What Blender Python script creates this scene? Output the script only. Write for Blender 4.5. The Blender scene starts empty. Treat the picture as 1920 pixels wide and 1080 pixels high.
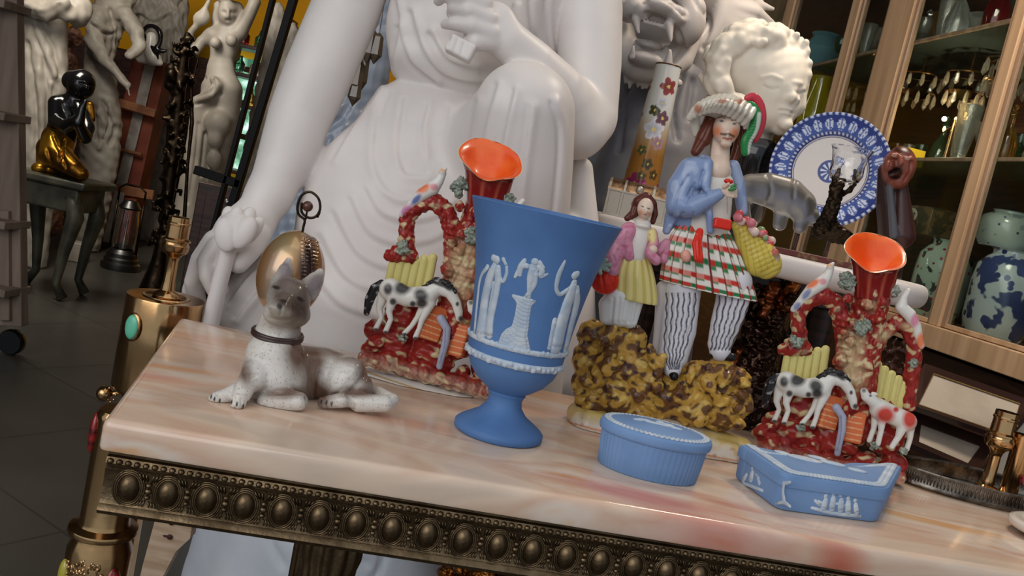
import bpy, math, random
import numpy as np
from mathutils import Vector, Matrix

# ------------------------------------------------------------------ camera, world, lights
SC = bpy.context.scene
COL = SC.collection
FPX = 1650.0
ROLL = math.radians(12.5); PITCH = math.radians(6.5); CAMH = 0.27
FLOOR = -0.78                       # z = 0 is the onyx table top
R0 = np.array([1.0, 0, 0]); U0 = np.array([0, math.sin(PITCH), math.cos(PITCH)])
FW = np.array([0, math.cos(PITCH), -math.sin(PITCH)])
cR = math.cos(ROLL)*R0 + math.sin(ROLL)*U0
cU = -math.sin(ROLL)*R0 + math.cos(ROLL)*U0
CAM = np.array([0.0, 0.0, CAMH])

cd = bpy.data.cameras.new('camera'); cam = bpy.data.objects.new('camera', cd); COL.objects.link(cam)
cd.sensor_width = 36.0; cd.lens = 36.0*FPX/1920.0; cd.clip_start = 0.02; cd.clip_end = 60
cam.matrix_world = Matrix(((cR[0], cU[0], -FW[0], 0), (cR[1], cU[1], -FW[1], 0), (cR[2], cU[2], -FW[2], CAMH), (0, 0, 0, 1)))
SC.camera = cam
SC.view_settings.view_transform = 'Standard'; SC.view_settings.look = 'None'
SC.view_settings.gamma = 1.0; SC.view_settings.use_curve_mapping = False
SC.view_settings.exposure = 0.0

def lin(c):
    c = c/255.0
    return c/12.92 if c <= 0.04045 else ((c+0.055)/1.055)**2.4
def rgb(t, a=1.0): return (lin(t[0]), lin(t[1]), lin(t[2]), a)

world = bpy.data.worlds.new('daylight'); SC.world = world; world.use_nodes = True
bg = world.node_tree.nodes['Background']; bg.inputs[0].default_value = (0.80, 0.90, 1.0, 1); bg.inputs[1].default_value = 0.55

def area(name, loc, target, size, size_y, power, color):
    l = bpy.data.lights.new(name, 'AREA'); l.shape = 'RECTANGLE'; l.size = size; l.size_y = size_y
    l.energy = power; l.color = color
    o = bpy.data.objects.new(name, l); COL.objects.link(o); o.location = loc
    o.rotation_euler = (Vector(target)-Vector(loc)).to_track_quat('-Z', 'Y').to_euler()
    return o
area('doorway_daylight', (-1.7, -1.9, 1.6), (0.1, 1.2, 0.05), 3.4, 2.4, 56, (1.0, 0.965, 0.94))
area('ceiling_daylight', (0.3, 0.9, 1.75), (0.3, 1.3, 0), 2.0, 1.4, 6.5, (1.0, 0.95, 0.9))
area('shop_tube_light', (-2.4, 4.2, 1.9), (-1.9, 6.0, 0.4), 0.6, 1.8, 66, (1.0, 0.95, 0.86))
area('cabinet_fill_light', (0.75, 1.7, 1.6), (1.4, 2.3, 0.4), 0.4, 0.5, 22, (1.0, 0.86, 0.70))  # added warm fill above the frame, only there to brighten the cabinet

# ------------------------------------------------------------------ pixel helpers
def ray(x, y): return cR*((x-960)/FPX) + cU*((540-y)/FPX) + FW
def G(x, y, z=0.0):
    d = ray(x, y); t = (z-CAMH)/d[2]; return CAM+d*t
def D(x, y, Y):
    d = ray(x, y); return CAM + d*(Y/d[1])
def pixof(P):
    d = P-CAM; w = d@FW
    return 960+FPX*(d@cR)/w, 540-FPX*(d@cU)/w, w
def cr(pts, n=8):
    """Catmull-Rom resampling of a polyline of tuples"""
    P = np.array(pts, float)
    if len(P) < 3: 
        return np.array([P[0]+(P[-1]-P[0])*t for t in np.linspace(0, 1, n+1)])
    Q = np.vstack([2*P[0]-P[1], P, 2*P[-1]-P[-2]])
    out = []
    for i in range(1, len(Q)-2):
        for t in np.linspace(0, 1, n, endpoint=False):
            a, b, c, d = Q[i-1], Q[i], Q[i+1], Q[i+2]
            out.append(0.5*((2*b)+(-a+c)*t+(2*a-5*b+4*c-d)*t*t+(-a+3*b-3*c+d)*t**3))
    out.append(P[-1])
    return np.array(out)

# ------------------------------------------------------------------ objects, names, labels
def thing(name, label, cat, loc=(0, 0, 0), rotz=0.0, group=None):
    o = bpy.data.objects.new(name, None); COL.objects.link(o); o.empty_display_size = 0.05
    o.location = [float(v) for v in loc]; o.rotation_euler = (0, 0, rotz); o['label'] = label; o['category'] = cat
    if group: o['group'] = group
    return o
def tag(o, label, cat, group=None):
    o['label'] = label; o['category'] = cat
    if group: o['group'] = group
    return o
def struct(o): o['kind'] = 'structure'; return o
def dup(root, loc=None, rotz=None, label=None, parent=None):
    r = root.copy(); COL.objects.link(r)
    if loc is not None: r.location = [float(v) for v in loc]
    if rotz is not None: r.rotation_euler = (0, 0, rotz)
    if label: r['label'] = label
    if parent is not None: r.parent = parent
    for ch in list(root.children):
        c = ch.copy(); COL.objects.link(c); c.parent = r
        for g in ch.children:
            d = g.copy(); COL.objects.link(d); d.parent = c
    return r

def mkmesh(name, V, faces, mat, parent=None, loc=None, smooth=0.7, cols=None):
    """V world (or local) coordinates; loc is subtracted and becomes the location"""
    me = bpy.data.meshes.new(name)
    V = np.asarray(V, float)
    off = np.zeros(3)
    if loc is not None: off = np.array(loc, float)
    me.from_pydata((V-off).tolist(), [], [list(map(int, f)) for f in faces])
    me.update()
    me.materials.append(mat)
    if smooth:
        me.shade_smooth()
        if smooth < 3: me.set_sharp_from_angle(angle=smooth)
    if cols is not None:
        a = me.color_attributes.new('Col', 'FLOAT_COLOR', 'POINT'); a.data.foreach_set('color', np.asarray(cols, np.float32).ravel())
    o = bpy.data.objects.new(name, me); COL.objects.link(o)
    if parent is not None: o.parent = parent
    if loc is not None and parent is None: o.location = off
    return o

class MB:
    def __init__(s): s.V = []; s.F = []
    def add(s, V, F):
        n = len(s.V); s.V += [tuple(v) for v in V]; s.F += [tuple(i+n for i in f) for f in F]; return s
    def box(s, c, size, rz=0.0, M=None):
        x, y, z = [v/2 for v in size]
        P = np.array([(a*x, b*y, d*z) for a in (-1, 1) for b in (-1, 1) for d in (-1, 1)])
        if M is not None: P = P@np.array(M).T
        if rz:
            co, si = math.cos(rz), math.sin(rz); P = P@np.array([[co, -si, 0], [si, co, 0], [0, 0, 1]]).T
        return s.add(P+np.array(c), [(0, 1, 3, 2), (4, 6, 7, 5), (0, 4, 5, 1), (2, 3, 7, 6), (0, 2, 6, 4), (1, 5, 7, 3)])
    def beam(s, a, b, w, t, up=(0, 0, 1)):
        """bar from a to b, w wide (sideways), t thick (along up)"""
        a = np.array(a, float); b = np.array(b, float); d = b-a; L = np.linalg.norm(d); d /= L
        u = np.array(up, float); sd = np.cross(d, u); sd /= np.linalg.norm(sd); u = np.cross(sd, d)
        M = np.stack([d, sd, u], 1)
        return s.box((a+b)/2, (L, w, t), M=M)
    def lathe(s, prof, c=(0, 0, 0), seg=32, sx=1.0, sy=1.0, M=None, flute=0, famp=0.0):
        n = len(prof); V = []
        for r, z in prof:
            for j in range(seg):
                a = 2*math.pi*j/seg; rr = r*(1+(famp*math.cos(flute*a) if flute else 0))
                V.append((rr*math.cos(a)*sx, rr*math.sin(a)*sy, z))
        V = np.array(V)
        F = [(i*seg+j, i*seg+(j+1) % seg, (i+1)*seg+(j+1) % seg, (i+1)*seg+j) for i in range(n-1) for j in range(seg)]
        if prof[0][0] > 1e-6: F.append(tuple(range(seg))[::-1])
        if prof[-1][0] > 1e-6: F.append(tuple((n-1)*seg+j for j in range(seg)))
        if M is not None: V = V@np.array(M).T
        return s.add(V+np.array(c), F)
    def tube(s, pts, r, seg=8, closed=False):
        P = np.array(pts, float); n = len(P)
        R = np.full(n, r) if np.isscalar(r) else np.array(r, float)
        T = np.gradient(P, axis=0)
        if closed: T = np.roll(P, -1, 0)-np.roll(P, 1, 0)
        T /= np.linalg.norm(T, axis=1)[:, None]+1e-12
        u = np.cross(T[0], (0, 0, 1.0)); 
        if np.linalg.norm(u) < 1e-3: u = np.cross(T[0], (0, 1.0, 0))
        V = []
        for i in range(n):
            u = u-T[i]*(u@T[i]); u /= np.linalg.norm(u)+1e-12; v = np.cross(T[i], u)
            for j in range(seg):
                a = 2*math.pi*j/seg; V.append(P[i]+R[i]*(u*math.cos(a)+v*math.sin(a)))
        m = n if closed else n-1
        F = [(i*seg+j, i*seg+(j+1) % seg, ((i+1) % n)*seg+(j+1) % seg, ((i+1) % n)*seg+j) for i in range(m) for j in range(seg)]
        if not closed: F += [tuple(range(seg))[::-1], tuple((n-1)*seg+j for j in range(seg))]
        return s.add(V, F)
    def ball(s, c, r, seg=12, M=None):
        r = (r, r, r) if np.isscalar(r) else r
        V = [(0, 0, -1)]; h = seg//2
        for i in range(1, h):
            f = math.pi*i/h
            for j in range(seg): V.append((math.sin(f)*math.cos(2*math.pi*j/seg), math.sin(f)*math.sin(2*math.pi*j/seg), -math.cos(f)))
        V.append((0, 0, 1)); V = np.array(V)*np.array(r)
        if M is not None: V = V@np.array(M).T
        F = [(0, 1+(j+1) % seg, 1+j) for j in range(seg)]
        F += [(1+i*seg+j, 1+i*seg+(j+1) % seg, 1+(i+1)*seg+(j+1) % seg, 1+(i+1)*seg+j) for i in range(h-2) for j in range(seg)]
        L = len(V)-1; F += [(L, 1+(h-2)*seg+j, 1+(h-2)*seg+(j+1) % seg) for j in range(seg)]
        return s.add(V+np.array(c), F)
    def prism(s, poly, thick, o=(0, 0, 0), ex=(1, 0, 0), ey=(0, 0, 1), en=(0, 1, 0), bevel=0.0):
        """polygon in the (ex, ey) plane pushed back along en by thick; bevelled front rim"""
        ex, ey, en, o = [np.array(v, float) for v in (ex, ey, en, o)]
        P = np.array(poly, float); n = len(P)
        rings = []
        if bevel > 0:
            c = P.mean(0)
            d = P-c; L = np.linalg.norm(d, axis=1)[:, None]; I = P-d/(L+1e-9)*bevel
            rings = [(I, 0.0), (P, bevel), (P, thick)]
        else: rings = [(P, 0.0), (P, thick)]
        V = [o+ex*q[0]+ey*q[1]+en*t for (Q, t) in rings for q in Q]
        m = len(rings)
        F = [tuple(range(n)), tuple((m-1)*n+j for j in range(n))[::-1]]
        F += [(i*n+j, (i+1)*n+j, (i+1)*n+(j+1) % n, i*n+(j+1) % n) for i in range(m-1) for j in range(n)]
        return s.add(V, F)
    def build(s, name, mat, parent=None, loc=None, smooth=0.7, bevel=0.0, recalc=True):
        o = mkmesh(name, s.V, s.F, mat, parent, loc, smooth)
        if recalc:
            import bmesh
            b = bmesh.new(); b.from_mesh(o.data); bmesh.ops.recalc_face_normals(b, faces=b.faces); b.to_mesh(o.data); b.free()
            if smooth and smooth < 3: o.data.set_sharp_from_angle(angle=smooth)
        if bevel:
            m = o.modifiers.new('bevel', 'BEVEL'); m.width = bevel; m.segments = 3; m.limit_method = 'ANGLE'
        return o

# ------------------------------------------------------------------ sculpting with distance fields
def surface_nets(vol, org, h):
    s = vol < 0
    n = s.shape
    c = np.zeros((n[0]-1, n[1]-1, n[2]-1), np.int8)
    for i in (0, 1):
        for j in (0, 1):
            for k in (0, 1): c += s[i:n[0]-1+i, j:n[1]-1+j, k:n[2]-1+k]
    act = (c > 0) & (c < 8)
    I = np.argwhere(act); idx = -np.ones(act.shape, np.int64); idx[act] = np.arange(len(I))
    acc = np.zeros((len(I), 3)); cnt = np.zeros(len(I))
    corners = [(i, j, k) for i in (0, 1) for j in (0, 1) for k in (0, 1)]
    for a in corners:
        for ax in range(3):
            if a[ax] == 1: continue
            b = list(a); b[ax] = 1
            va = vol[I[:, 0]+a[0], I[:, 1]+a[1], I[:, 2]+a[2]]; vb = vol[I[:, 0]+b[0], I[:, 1]+b[1], I[:, 2]+b[2]]
            m = (va < 0) != (vb < 0)
            t = np.clip(va[m]/(va[m]-vb[m]+1e-12), 0, 1)
            q = np.tile(np.array(a, float), (m.sum(), 1)); q[:, ax] = t
            acc[m] += q; cnt[m] += 1
    V = (I+acc/cnt[:, None])*h+org
    Fs = []
    for ax in range(3):
        sl0 = [slice(None)]*3; sl1 = [slice(None)]*3; sl0[ax] = slice(0, -1); sl1[ax] = slice(1, None)
        ch = s[tuple(sl0)] != s[tuple(sl1)]
        E = np.argwhere(ch); o1, o2 = [(1, 2), (2, 0), (0, 1)][ax]
        ok = (E[:, o1] > 0) & (E[:, o2] > 0) & (E[:, o1] < act.shape[o1]) & (E[:, o2] < act.shape[o2]); E = E[ok]
        def at(d1, d2):
            q = E.copy(); q[:, o1] += d1; q[:, o2] += d2; return idx[q[:, 0], q[:, 1], q[:, 2]]
        Q = np.stack([at(-1, -1), at(0, -1), at(0, 0), at(-1, 0)], 1)
        ins = s[E[:, 0], E[:, 1], E[:, 2]]
        Q[~ins] = Q[~ins][:, ::-1]
        Fs.append(Q)
    F = np.vstack(Fs); F = F[(F >= 0).all(1)]
    return V, F

def snoise(P, f, seed=0):
    """cheap smooth 3-D noise, about -1..1"""
    rs = np.random.RandomState(seed); o = np.zeros(len(P))
    for k in range(7):
        d = rs.normal(size=3); d *= f*(0.6+0.9*rs.rand())/np.linalg.norm(d)
        e = rs.normal(size=3); e *= f*(0.6+0.9*rs.rand())/np.linalg.norm(e)
        o += np.sin(P@d*6.283+rs.rand()*6.28)*np.sin(P@e*6.283+rs.rand()*6.28)
    return o/2.6

class Sculpt:
    """shapes are given as picture measurements at a known distance Y0 (+dy metres) and become solid volumes"""
    def __init__(s, Y0, vox, col=(200, 200, 200)): s.Y0 = Y0; s.vox = vox; s.col = col; s.P = []; s.post = []; s.k = 6; s.floor = None; s.tf = None
    def _t(s, x, y):
        if s.tf is None: return x, y
        cx, cy, dx, dy_, z = s.tf; q = (complex(x, y)-complex(cx, cy))*z+complex(dx, dy_); return q.real, q.imag
    def w(s, x, y, dy=0):
        x, y = s._t(x, y); return D(x, y, s.Y0+dy)
    def m(s, x, y, dy=0):
        x, y = s._t(x, y); return pixof(D(x, y, s.Y0+dy))[2]/FPX*(abs(s.tf[4]) if s.tf else 1)
    def px(s):
        x, y, w = pixof(s.V)
        if s.tf is None: return x, y
        cx, cy, dx, dy_, z = s.tf; q = (x+1j*y-complex(dx, dy_))/z+complex(cx, cy); return q.real, q.imag
    def chain(s, pts, k=None, col=None, fy=1.0, tg=None, op='+', sm=0):
        if sm: pts = [tuple(q) for q in cr([p if len(p) > 3 else (p[0], p[1], 0, p[2]) for p in pts], sm)]
        pts = [p if len(p) > 3 else (p[0], p[1], 0, p[2]) for p in pts]
        W = [s.w(*p[:3]) for p in pts]; R = [p[3]*s.m(*p[:3]) for p in pts]
        if len(W) == 1: W = W*2; R = R*2; W[1] = W[1]+np.array([0, 0, 1e-5])
        kk = (s.k if k is None else k)*s.m(*pts[0][:3])
        s.P.append(dict(t='c', W=np.array(W), R=np.array(R), k=kk, col=col or s.col, fy=fy, tg=tg, op=op))
        return s
    def ell(s, x, y, dy, rx, ry, rz, ang=0.0, k=None, col=None, tg=None, op='+', t='e', rnd=0, yaw=0):
        m = s.m(x, y, dy); a = math.radians(ang)
        A = np.stack([math.cos(a)*cR+math.sin(a)*cU, FW, -math.sin(a)*cR+math.cos(a)*cU])
        if s.tf is not None:
            q = np.angle(s.tf[4]); A = np.stack([math.cos(-q)*A[0]+math.sin(-q)*A[2], A[1], -math.sin(-q)*A[0]+math.cos(-q)*A[2]])
        if yaw:
            b = math.radians(yaw); A = np.stack([math.cos(b)*A[0]+math.sin(b)*A[1], -math.sin(b)*A[0]+math.cos(b)*A[1], A[2]])
        s.P.append(dict(t=t, c=s.w(x, y, dy), r=np.array([rx, ry, rz])*m, A=A, k=(s.k if k is None else k)*m, col=col or s.col, tg=tg, op=op, rnd=rnd*m))
        return s
    def box(s, *a, **kw): return s.ell(*a, t='b', **kw)
    def cut(s, *a, **kw): return s.ell(*a, op='-', **kw)
    def dist(s, p, X, Y, Z):
        if p['t'] == 'c':
            W, R, fy = p['W'], p['R'], p['fy']; out = None
            for i in range(len(W)-1):
                a, b = W[i], W[i+1]; ab = (b-a)*np.array([1, 1/fy, 1]); L = ab@ab+1e-12
                dx, dy, dz = X-a[0], (Y-a[1])/fy, Z-a[2]
                t = np.clip((dx*ab[0]+dy*ab[1]+dz*ab[2])/L, 0, 1)
                d = np.sqrt((dx-t*ab[0])**2+(dy-t*ab[1])**2+(dz-t*ab[2])**2)-(R[i]+t*(R[i+1]-R[i]))
                out = d if out is None else np.minimum(out, d)
            return out
        c, A, r = p['c'], p['A'], p['r']
        dx, dy, dz = X-c[0], Y-c[1], Z-c[2]
        q = [dx*A[i][0]+dy*A[i][1]+dz*A[i][2] for i in range(3)]
        if p['t'] == 'e':
            k0 = np.sqrt((q[0]/r[0])**2+(q[1]/r[1])**2+(q[2]/r[2])**2)
            k1 = np.sqrt((q[0]/r[0]**2)**2+(q[1]/r[1]**2)**2+(q[2]/r[2]**2)**2)+1e-9
            return k0*(k0-1)/k1
        rn = p['rnd']; e = [np.abs(q[i])-(r[i]-rn) for i in range(3)]
        return np.sqrt(sum(np.maximum(v, 0)**2 for v in e))+np.minimum(np.maximum(np.maximum(e[0], e[1]), e[2]), 0)-rn
    def bounds(s, p):
        if p['t'] == 'c':
            r = p['R'][:, None]*np.array([1, max(p['fy'], .2), 1]); return (p['W']-r).min(0), (p['W']+r).max(0)
        e = np.sqrt(((p['A']*p['r'][:, None])**2).sum(0)) if p['t'] == 'e' else (np.abs(p['A'])*p['r'][:, None]).sum(0)
        return p['c']-e, p['c']+e
    def mesh(s):
        h = s.vox; add = [p for p in s.P if p['op'] == '+']
        B = [s.bounds(p) for p in add]; lo = np.min([b[0] for b in B], 0)-4*h; hi = np.max([b[1] for b in B], 0)+4*h
        if s.floor is not None: lo[2] = max(lo[2], s.floor-3*h)
        n = np.ceil((hi-lo)/h).astype(int)+1
        if np.prod(n) > 3.2e7: raise Exception('grid too big %s' % n)
        ax = [(lo[i]+np.arange(n[i])*h).astype(np.float32) for i in range(3)]
        vol = np.full(n, 1.0, np.float32)
        for p in s.P:
            b0, b1 = s.bounds(p); pad = p['k']+3*h
            i0 = np.maximum(0, np.floor((b0-pad-lo)/h).astype(int)); i1 = np.minimum(n, np.ceil((b1+pad-lo)/h).astype(int)+1)
            if (i1 <= i0).any(): continue
            sl = tuple(slice(i0[i], i1[i]) for i in range(3))
            d = s.dist(p, ax[0][sl[0], None, None], ax[1][None, sl[1], None], ax[2][None, None, sl[2]]); v = vol[sl]; k = max(p['k'], 1e-6)
            if p['op'] == '+':
                q = np.maximum(k-np.abs(v-d), 0)/k; vol[sl] = np.minimum(v, d)-q*q*k*0.25
            else:
                q = np.maximum(k-np.abs(v+d), 0)/k; vol[sl] = np.maximum(v, -d)+q*q*k*0.25
        if s.floor is not None: vol = np.maximum(vol, (s.floor-ax[2])[None, None, :])
        vol[0] = vol[-1] = 1; vol[:, 0] = vol[:, -1] = 1; vol[:, :, 0] = vol[:, :, -1] = 1
        V, F = surface_nets(vol, lo, h)
        # colours and nearest prims
        ds = []
        for p in s.P:
            d = s.dist(p, V[:, 0], V[:, 1], V[:, 2])
            ds.append(np.abs(d)+(0 if p['col'] is not None and (p['op'] == '+' or p.get('paintcut', 1)) else 9))
        ds = np.array(ds); near = ds.argmin(0)
        cols = np.array([[lin(c) for c in p['col']] for p in s.P])
        wts = np.exp(-(ds-ds.min(0))/(0.8*h)); wts /= wts.sum(0); C = (wts[:, :, None]*cols[:, None, :]).sum(0)
        tags = np.array([p['tg'] or '' for p in s.P])[near]
        s.V, s.F, s.C, s.T = V, F, C, tags
        for f in s.post: f(s)
        return s
    # --- operations on the finished surface
    def normals(s):
        V, F = s.V, s.F; nf = np.cross(V[F[:, 2]]-V[F[:, 0]], V[F[:, 3]]-V[F[:, 1]]); N = np.zeros_like(V)
        for j in range(4): 
            for a in range(3): N[:, a] += np.bincount(F[:, j], nf[:, a], len(V))
        return N/(np.linalg.norm(N, axis=1)[:, None]+1e-12)
    def _pl(s, poly):
        x, y = s.px(); best = np.full(len(x), 1e9)
        Q = np.array([q[:2] for q in poly], float)
        if len(Q) == 1: return np.hypot(x-Q[0, 0], y-Q[0, 1])
        for a, b in zip(Q[:-1], Q[1:]):
            ab = b-a; L = ab@ab+1e-9; t = np.clip(((x-a[0])*ab[0]+(y-a[1])*ab[1])/L, 0, 1)
            best = np.minimum(best, np.hypot(x-a[0]-t*ab[0], y-a[1]-t*ab[1]))
        return best
    def _front(s, N=None, lim=0.25):
        N = s.normals() if N is None else N; v = s.V-CAM; v /= np.linalg.norm(v, axis=1)[:, None]
        return np.clip((lim-(N*v).sum(1))/0.3, 0, 1)
    def ridge(s, lines, w, amp, tg=None, smn=6):
        """raised (or carved, amp<0) folds; amp in px of the sculpt's scale"""
        def f(s):
            N = s.normals(); fr = s._front(N); m = s.m(960, 540)
            if tg: fr = fr*np.isin(s.T, tg if isinstance(tg, (list, tuple)) else [tg])
            for ln in lines:
                ww = w; aa = amp
                if isinstance(ln, dict): ww = ln.get('w', w); aa = ln.get('a', amp); ln = ln['p']
                d = s._pl(cr(ln, smn)); s.V = s.V+N*(fr*aa*m*np.exp(-(d/ww)**2))[:, None]
        s.post.append(f); return s
    def folds(s, lines, off, w=9, amp=6, tg=None):
        """cloth folds: a soft rounded swell with a tighter crease running along one side of it"""
        s.ridge(lines, w, amp, tg)
        g = []
        for ln in lines:
            Q = cr(ln, 6); T = np.gradient(Q, axis=0); T /= np.linalg.norm(T, axis=1)[:, None]+1e-9; g.append([tuple(q) for q in (Q+np.stack([-T[:, 1], T[:, 0]], 1)*off)[::3]])
        return s.ridge(g, w*.5, -amp*.8, tg)
    def lump(s, amp, f_, seed=0, tg=None):
        def f(s):
            N = s.normals(); m = s.m(960, 540); a = amp*m*snoise(s.V/m, .5/f_, seed)
            if tg: a = a*np.isin(s.T, tg if isinstance(tg, (list, tuple)) else [tg])
            s.V = s.V+N*a[:, None]
        s.post.append(f); return s
    def spot(s, pts, col, a=1.0, tg=None, soft=0.35, front=True):
        """pts: (x, y, r) blots"""
        def f(s):
            fr = s._front(lim=0.1) if front else 1.0
            if tg: fr = fr*np.isin(s.T, tg if isinstance(tg, (list, tuple)) else [tg])
            x, y = s.px()
            for q in pts:
                rx = q[2]; ry = q[3] if len(q) > 3 else q[2]; an = math.radians(q[4] if len(q) > 4 else 0)
                u = (x-q[0])*math.cos(an)-(y-q[1])*math.sin(an); v = (x-q[0])*math.sin(an)+(y-q[1])*math.cos(an)
                d = np.sqrt((u/rx)**2+(v/ry)**2); m = np.clip((1+soft-d)/(2*soft), 0, 1)*fr*a
                s.C = s.C*(1-m[:, None])+np.array([lin(c) for c in col])*m[:, None]
        s.post.append(f); return s
    def line(s, lines, w, col, a=1.0, tg=None, smn=6):
        def f(s):
            fr = s._front(lim=0.1)
            if tg: fr = fr*np.isin(s.T, tg if isinstance(tg, (list, tuple)) else [tg])
            for ln in lines:
                d = s._pl(cr(ln, smn)); m = np.clip((w-d)/(0.5*w)+0.5, 0, 1)*fr*a
                s.C = s.C*(1-m[:, None])+np.array([lin(c) for c in col])*m[:, None]
        s.post.append(f); return s
    def mottle(s, col, f_, th=0.2, a=0.8, seed=0, tg=None, soft=0.3):
        def f(s):
            m_ = s.m(960, 540); n = snoise(s.V/m_, .5/f_, seed); m = np.clip((n-th)/soft, 0, 1)*a
            if tg: m = m*np.isin(s.T, tg if isinstance(tg, (list, tuple)) else [tg])
            s.C = s.C*(1-m[:, None])+np.array([lin(c) for c in col])*m[:, None]
        s.post.append(f); return s
    def fn(s, f): s.post.append(f); return s
    def build(s, name, mat, parent=None, at=None):
        s.mesh()
        loc = at
        if parent is not None: loc = parent.get('_w') and list(parent['_w']) or list(parent.location)
        elif loc is None:
            loc = [float(s.V[:, 0].mean()), float(s.V[:, 1].mean()), float(s.V[:, 2].min())]
        me = bpy.data.meshes.new(name); nv, nf = len(s.V), len(s.F)
        me.vertices.add(nv); me.vertices.foreach_set('co', (s.V-np.array(loc)).astype(np.float32).ravel())
        me.loops.add(nf*4); me.loops.foreach_set('vertex_index', s.F.astype(np.int32).ravel())
        me.polygons.add(nf); me.polygons.foreach_set('loop_start', np.arange(0, nf*4, 4, dtype=np.int32)); me.polygons.foreach_set('loop_total', np.full(nf, 4, np.int32))
        me.update(calc_edges=True); me.validate()
        me.shade_smooth(); me.materials.append(mat)
        a = me.color_attributes.new('Col', 'FLOAT_COLOR', 'POINT')
        a.data.foreach_set('color', np.hstack([np.clip(s.C, 0, 1), np.ones((nv, 1))]).astype(np.float32).ravel())
        o = bpy.data.objects.new(name, me); COL.objects.link(o)
        if parent is not None: o.parent = parent
        else: o.location = [float(v) for v in loc]
        s.V = s.F = None
        return o

def rings(name, R, Y0, seg, ratio, colfn, mat_, parent, pleat=0, pamp=0.0, sub=6, tf=None, cap=True):
    """solid of horizontal oval rings; R = (x, y, halfwidth px[, pleat scale]); colfn(t, angle) -> sRGB"""
    S_ = Sculpt(Y0, 1); S_.tf = tf
    Q = cr([tuple(r)+((1.0,) if len(r) == 3 else ()) for r in R], sub); V = []; C = []
    for i, (x, y, hw, ps) in enumerate(Q):
        c = S_.w(x, y); r = hw*S_.m(x, y)
        for j in range(seg):
            a = 2*math.pi*j/seg; rr = r*(1+pamp*ps*math.cos(pleat*a)); V.append((c[0]+rr*math.cos(a), c[1]+rr*ratio*math.sin(a), c[2]))
            q = colfn(i/(len(Q)-1), a); C.append([lin(v) for v in q]+[1])
    n = len(Q); F = [(i*seg+j, (i+1)*seg+j, (i+1)*seg+(j+1) % seg, i*seg+(j+1) % seg) for i in range(n-1) for j in range(seg)]
    F = [f[::-1] if V[0][2] < V[-1][2] else f for f in F]
    if cap: F += [tuple(range(seg)), tuple((n-1)*seg+j for j in range(seg))[::-1]]
    loc = np.array(parent.location) if parent is not None else None
    o = mkmesh(name, np.array(V)-(loc if loc is not None else 0), F, mat_, parent, smooth=1.2, cols=C)
    return o

# ------------------------------------------------------------------ materials
def mat(name, col=(200, 200, 200), rough=0.5, metal=0.0, coat=0.0, attr=False, sss=0.0, col2=None, nscale=8.0, nlo=0.4, nhi=0.6, bump=0.0, bscale=60.0,
        trans=0.0, ior=1.45, spec=0.5, stretch=(1, 1, 1), detail=4.0, rough2=None, emit=0.0, alpha=1.0, sheen=0.0, coords='Object', bdetail=3.0):
    m = bpy.data.materials.new(name); m.use_nodes = True; nt = m.node_tree; b = nt.nodes['Principled BSDF']
    N = nt.nodes.new; L = nt.links.new
    b.inputs['Base Color'].default_value = rgb(col); b.inputs['Roughness'].default_value = rough; b.inputs['Metallic'].default_value = metal
    b.inputs['Coat Weight'].default_value = coat; b.inputs['Coat Roughness'].default_value = 0.06
    b.inputs['Transmission Weight'].default_value = trans; b.inputs['IOR'].default_value = ior; b.inputs['Specular IOR Level'].default_value = spec
    b.inputs['Alpha'].default_value = alpha
    if sss: b.inputs['Subsurface Weight'].default_value = sss; b.inputs['Subsurface Scale'].default_value = 0.01
    if emit: b.inputs['Emission Color'].default_value = rgb(col); b.inputs['Emission Strength'].default_value = emit
    src = None
    tc = N('ShaderNodeTexCoord'); mp = N('ShaderNodeMapping'); L(tc.outputs[coords], mp.inputs[0]); mp.inputs['Scale'].default_value = stretch
    if attr:
        at = N('ShaderNodeAttribute'); at.attribute_name = 'Col'; src = at.outputs['Color']
    if col2 is not None:
        n = N('ShaderNodeTexNoise'); n.inputs['Scale'].default_value = nscale; n.inputs['Detail'].default_value = detail; L(mp.outputs[0], n.inputs['Vector'])
        r = N('ShaderNodeMapRange'); r.inputs[1].default_value = nlo; r.inputs[2].default_value = nhi; L(n.outputs[0], r.inputs[0])
        mx = N('ShaderNodeMix'); mx.data_type = 'RGBA'; L(r.outputs[0], mx.inputs[0])
        if src is not None: L(src, mx.inputs[6])
        else: mx.inputs[6].default_value = rgb(col)
        mx.inputs[7].default_value = rgb(col2); src = mx.outputs[2]
        if rough2 is not None:
            rr = N('ShaderNodeMapRange'); rr.inputs[3].default_value = rough; rr.inputs[4].default_value = rough2; L(r.outputs[0], rr.inputs[0]); L(rr.outputs[0], b.inputs['Roughness'])
    if src is not None: L(src, b.inputs['Base Color'])
    if bump:
        n = N('ShaderNodeTexNoise'); n.inputs['Scale'].default_value = bscale; n.inputs['Detail'].default_value = bdetail; L(mp.outputs[0], n.inputs['Vector'])
        bp = N('ShaderNodeBump'); bp.inputs['Strength'].default_value = bump; bp.inputs['Distance'].default_value = 0.002; L(n.outputs[0], bp.inputs['Height']); L(bp.outputs[0], b.inputs['Normal'])
    return m
M = {}
M['marble'] = mat('white_marble', (226, 219, 214), 0.42, sss=0.15, col2=(212, 204, 202), nscale=7, nlo=.35, nhi=.75, bump=.08, bscale=25)
M['greymarble'] = mat('dusty_marble', (176, 166, 152), 0.5, col2=(126, 116, 104), nscale=6, nlo=.3, nhi=.8, bump=.1, bscale=30)
M['glaze'] = mat('painted_glaze', attr=True, rough=0.17, coat=0.08, spec=.26, bump=.06, bscale=90)
M['matt'] = mat('painted_matt', attr=True, rough=0.55, bump=.08, bscale=60)
M['jasper_pale'] = mat('pale_blue_jasper', (118, 150, 194), 0.55, col2=(108, 140, 184), nscale=14, bump=.05, bscale=300, spec=.3)
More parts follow.
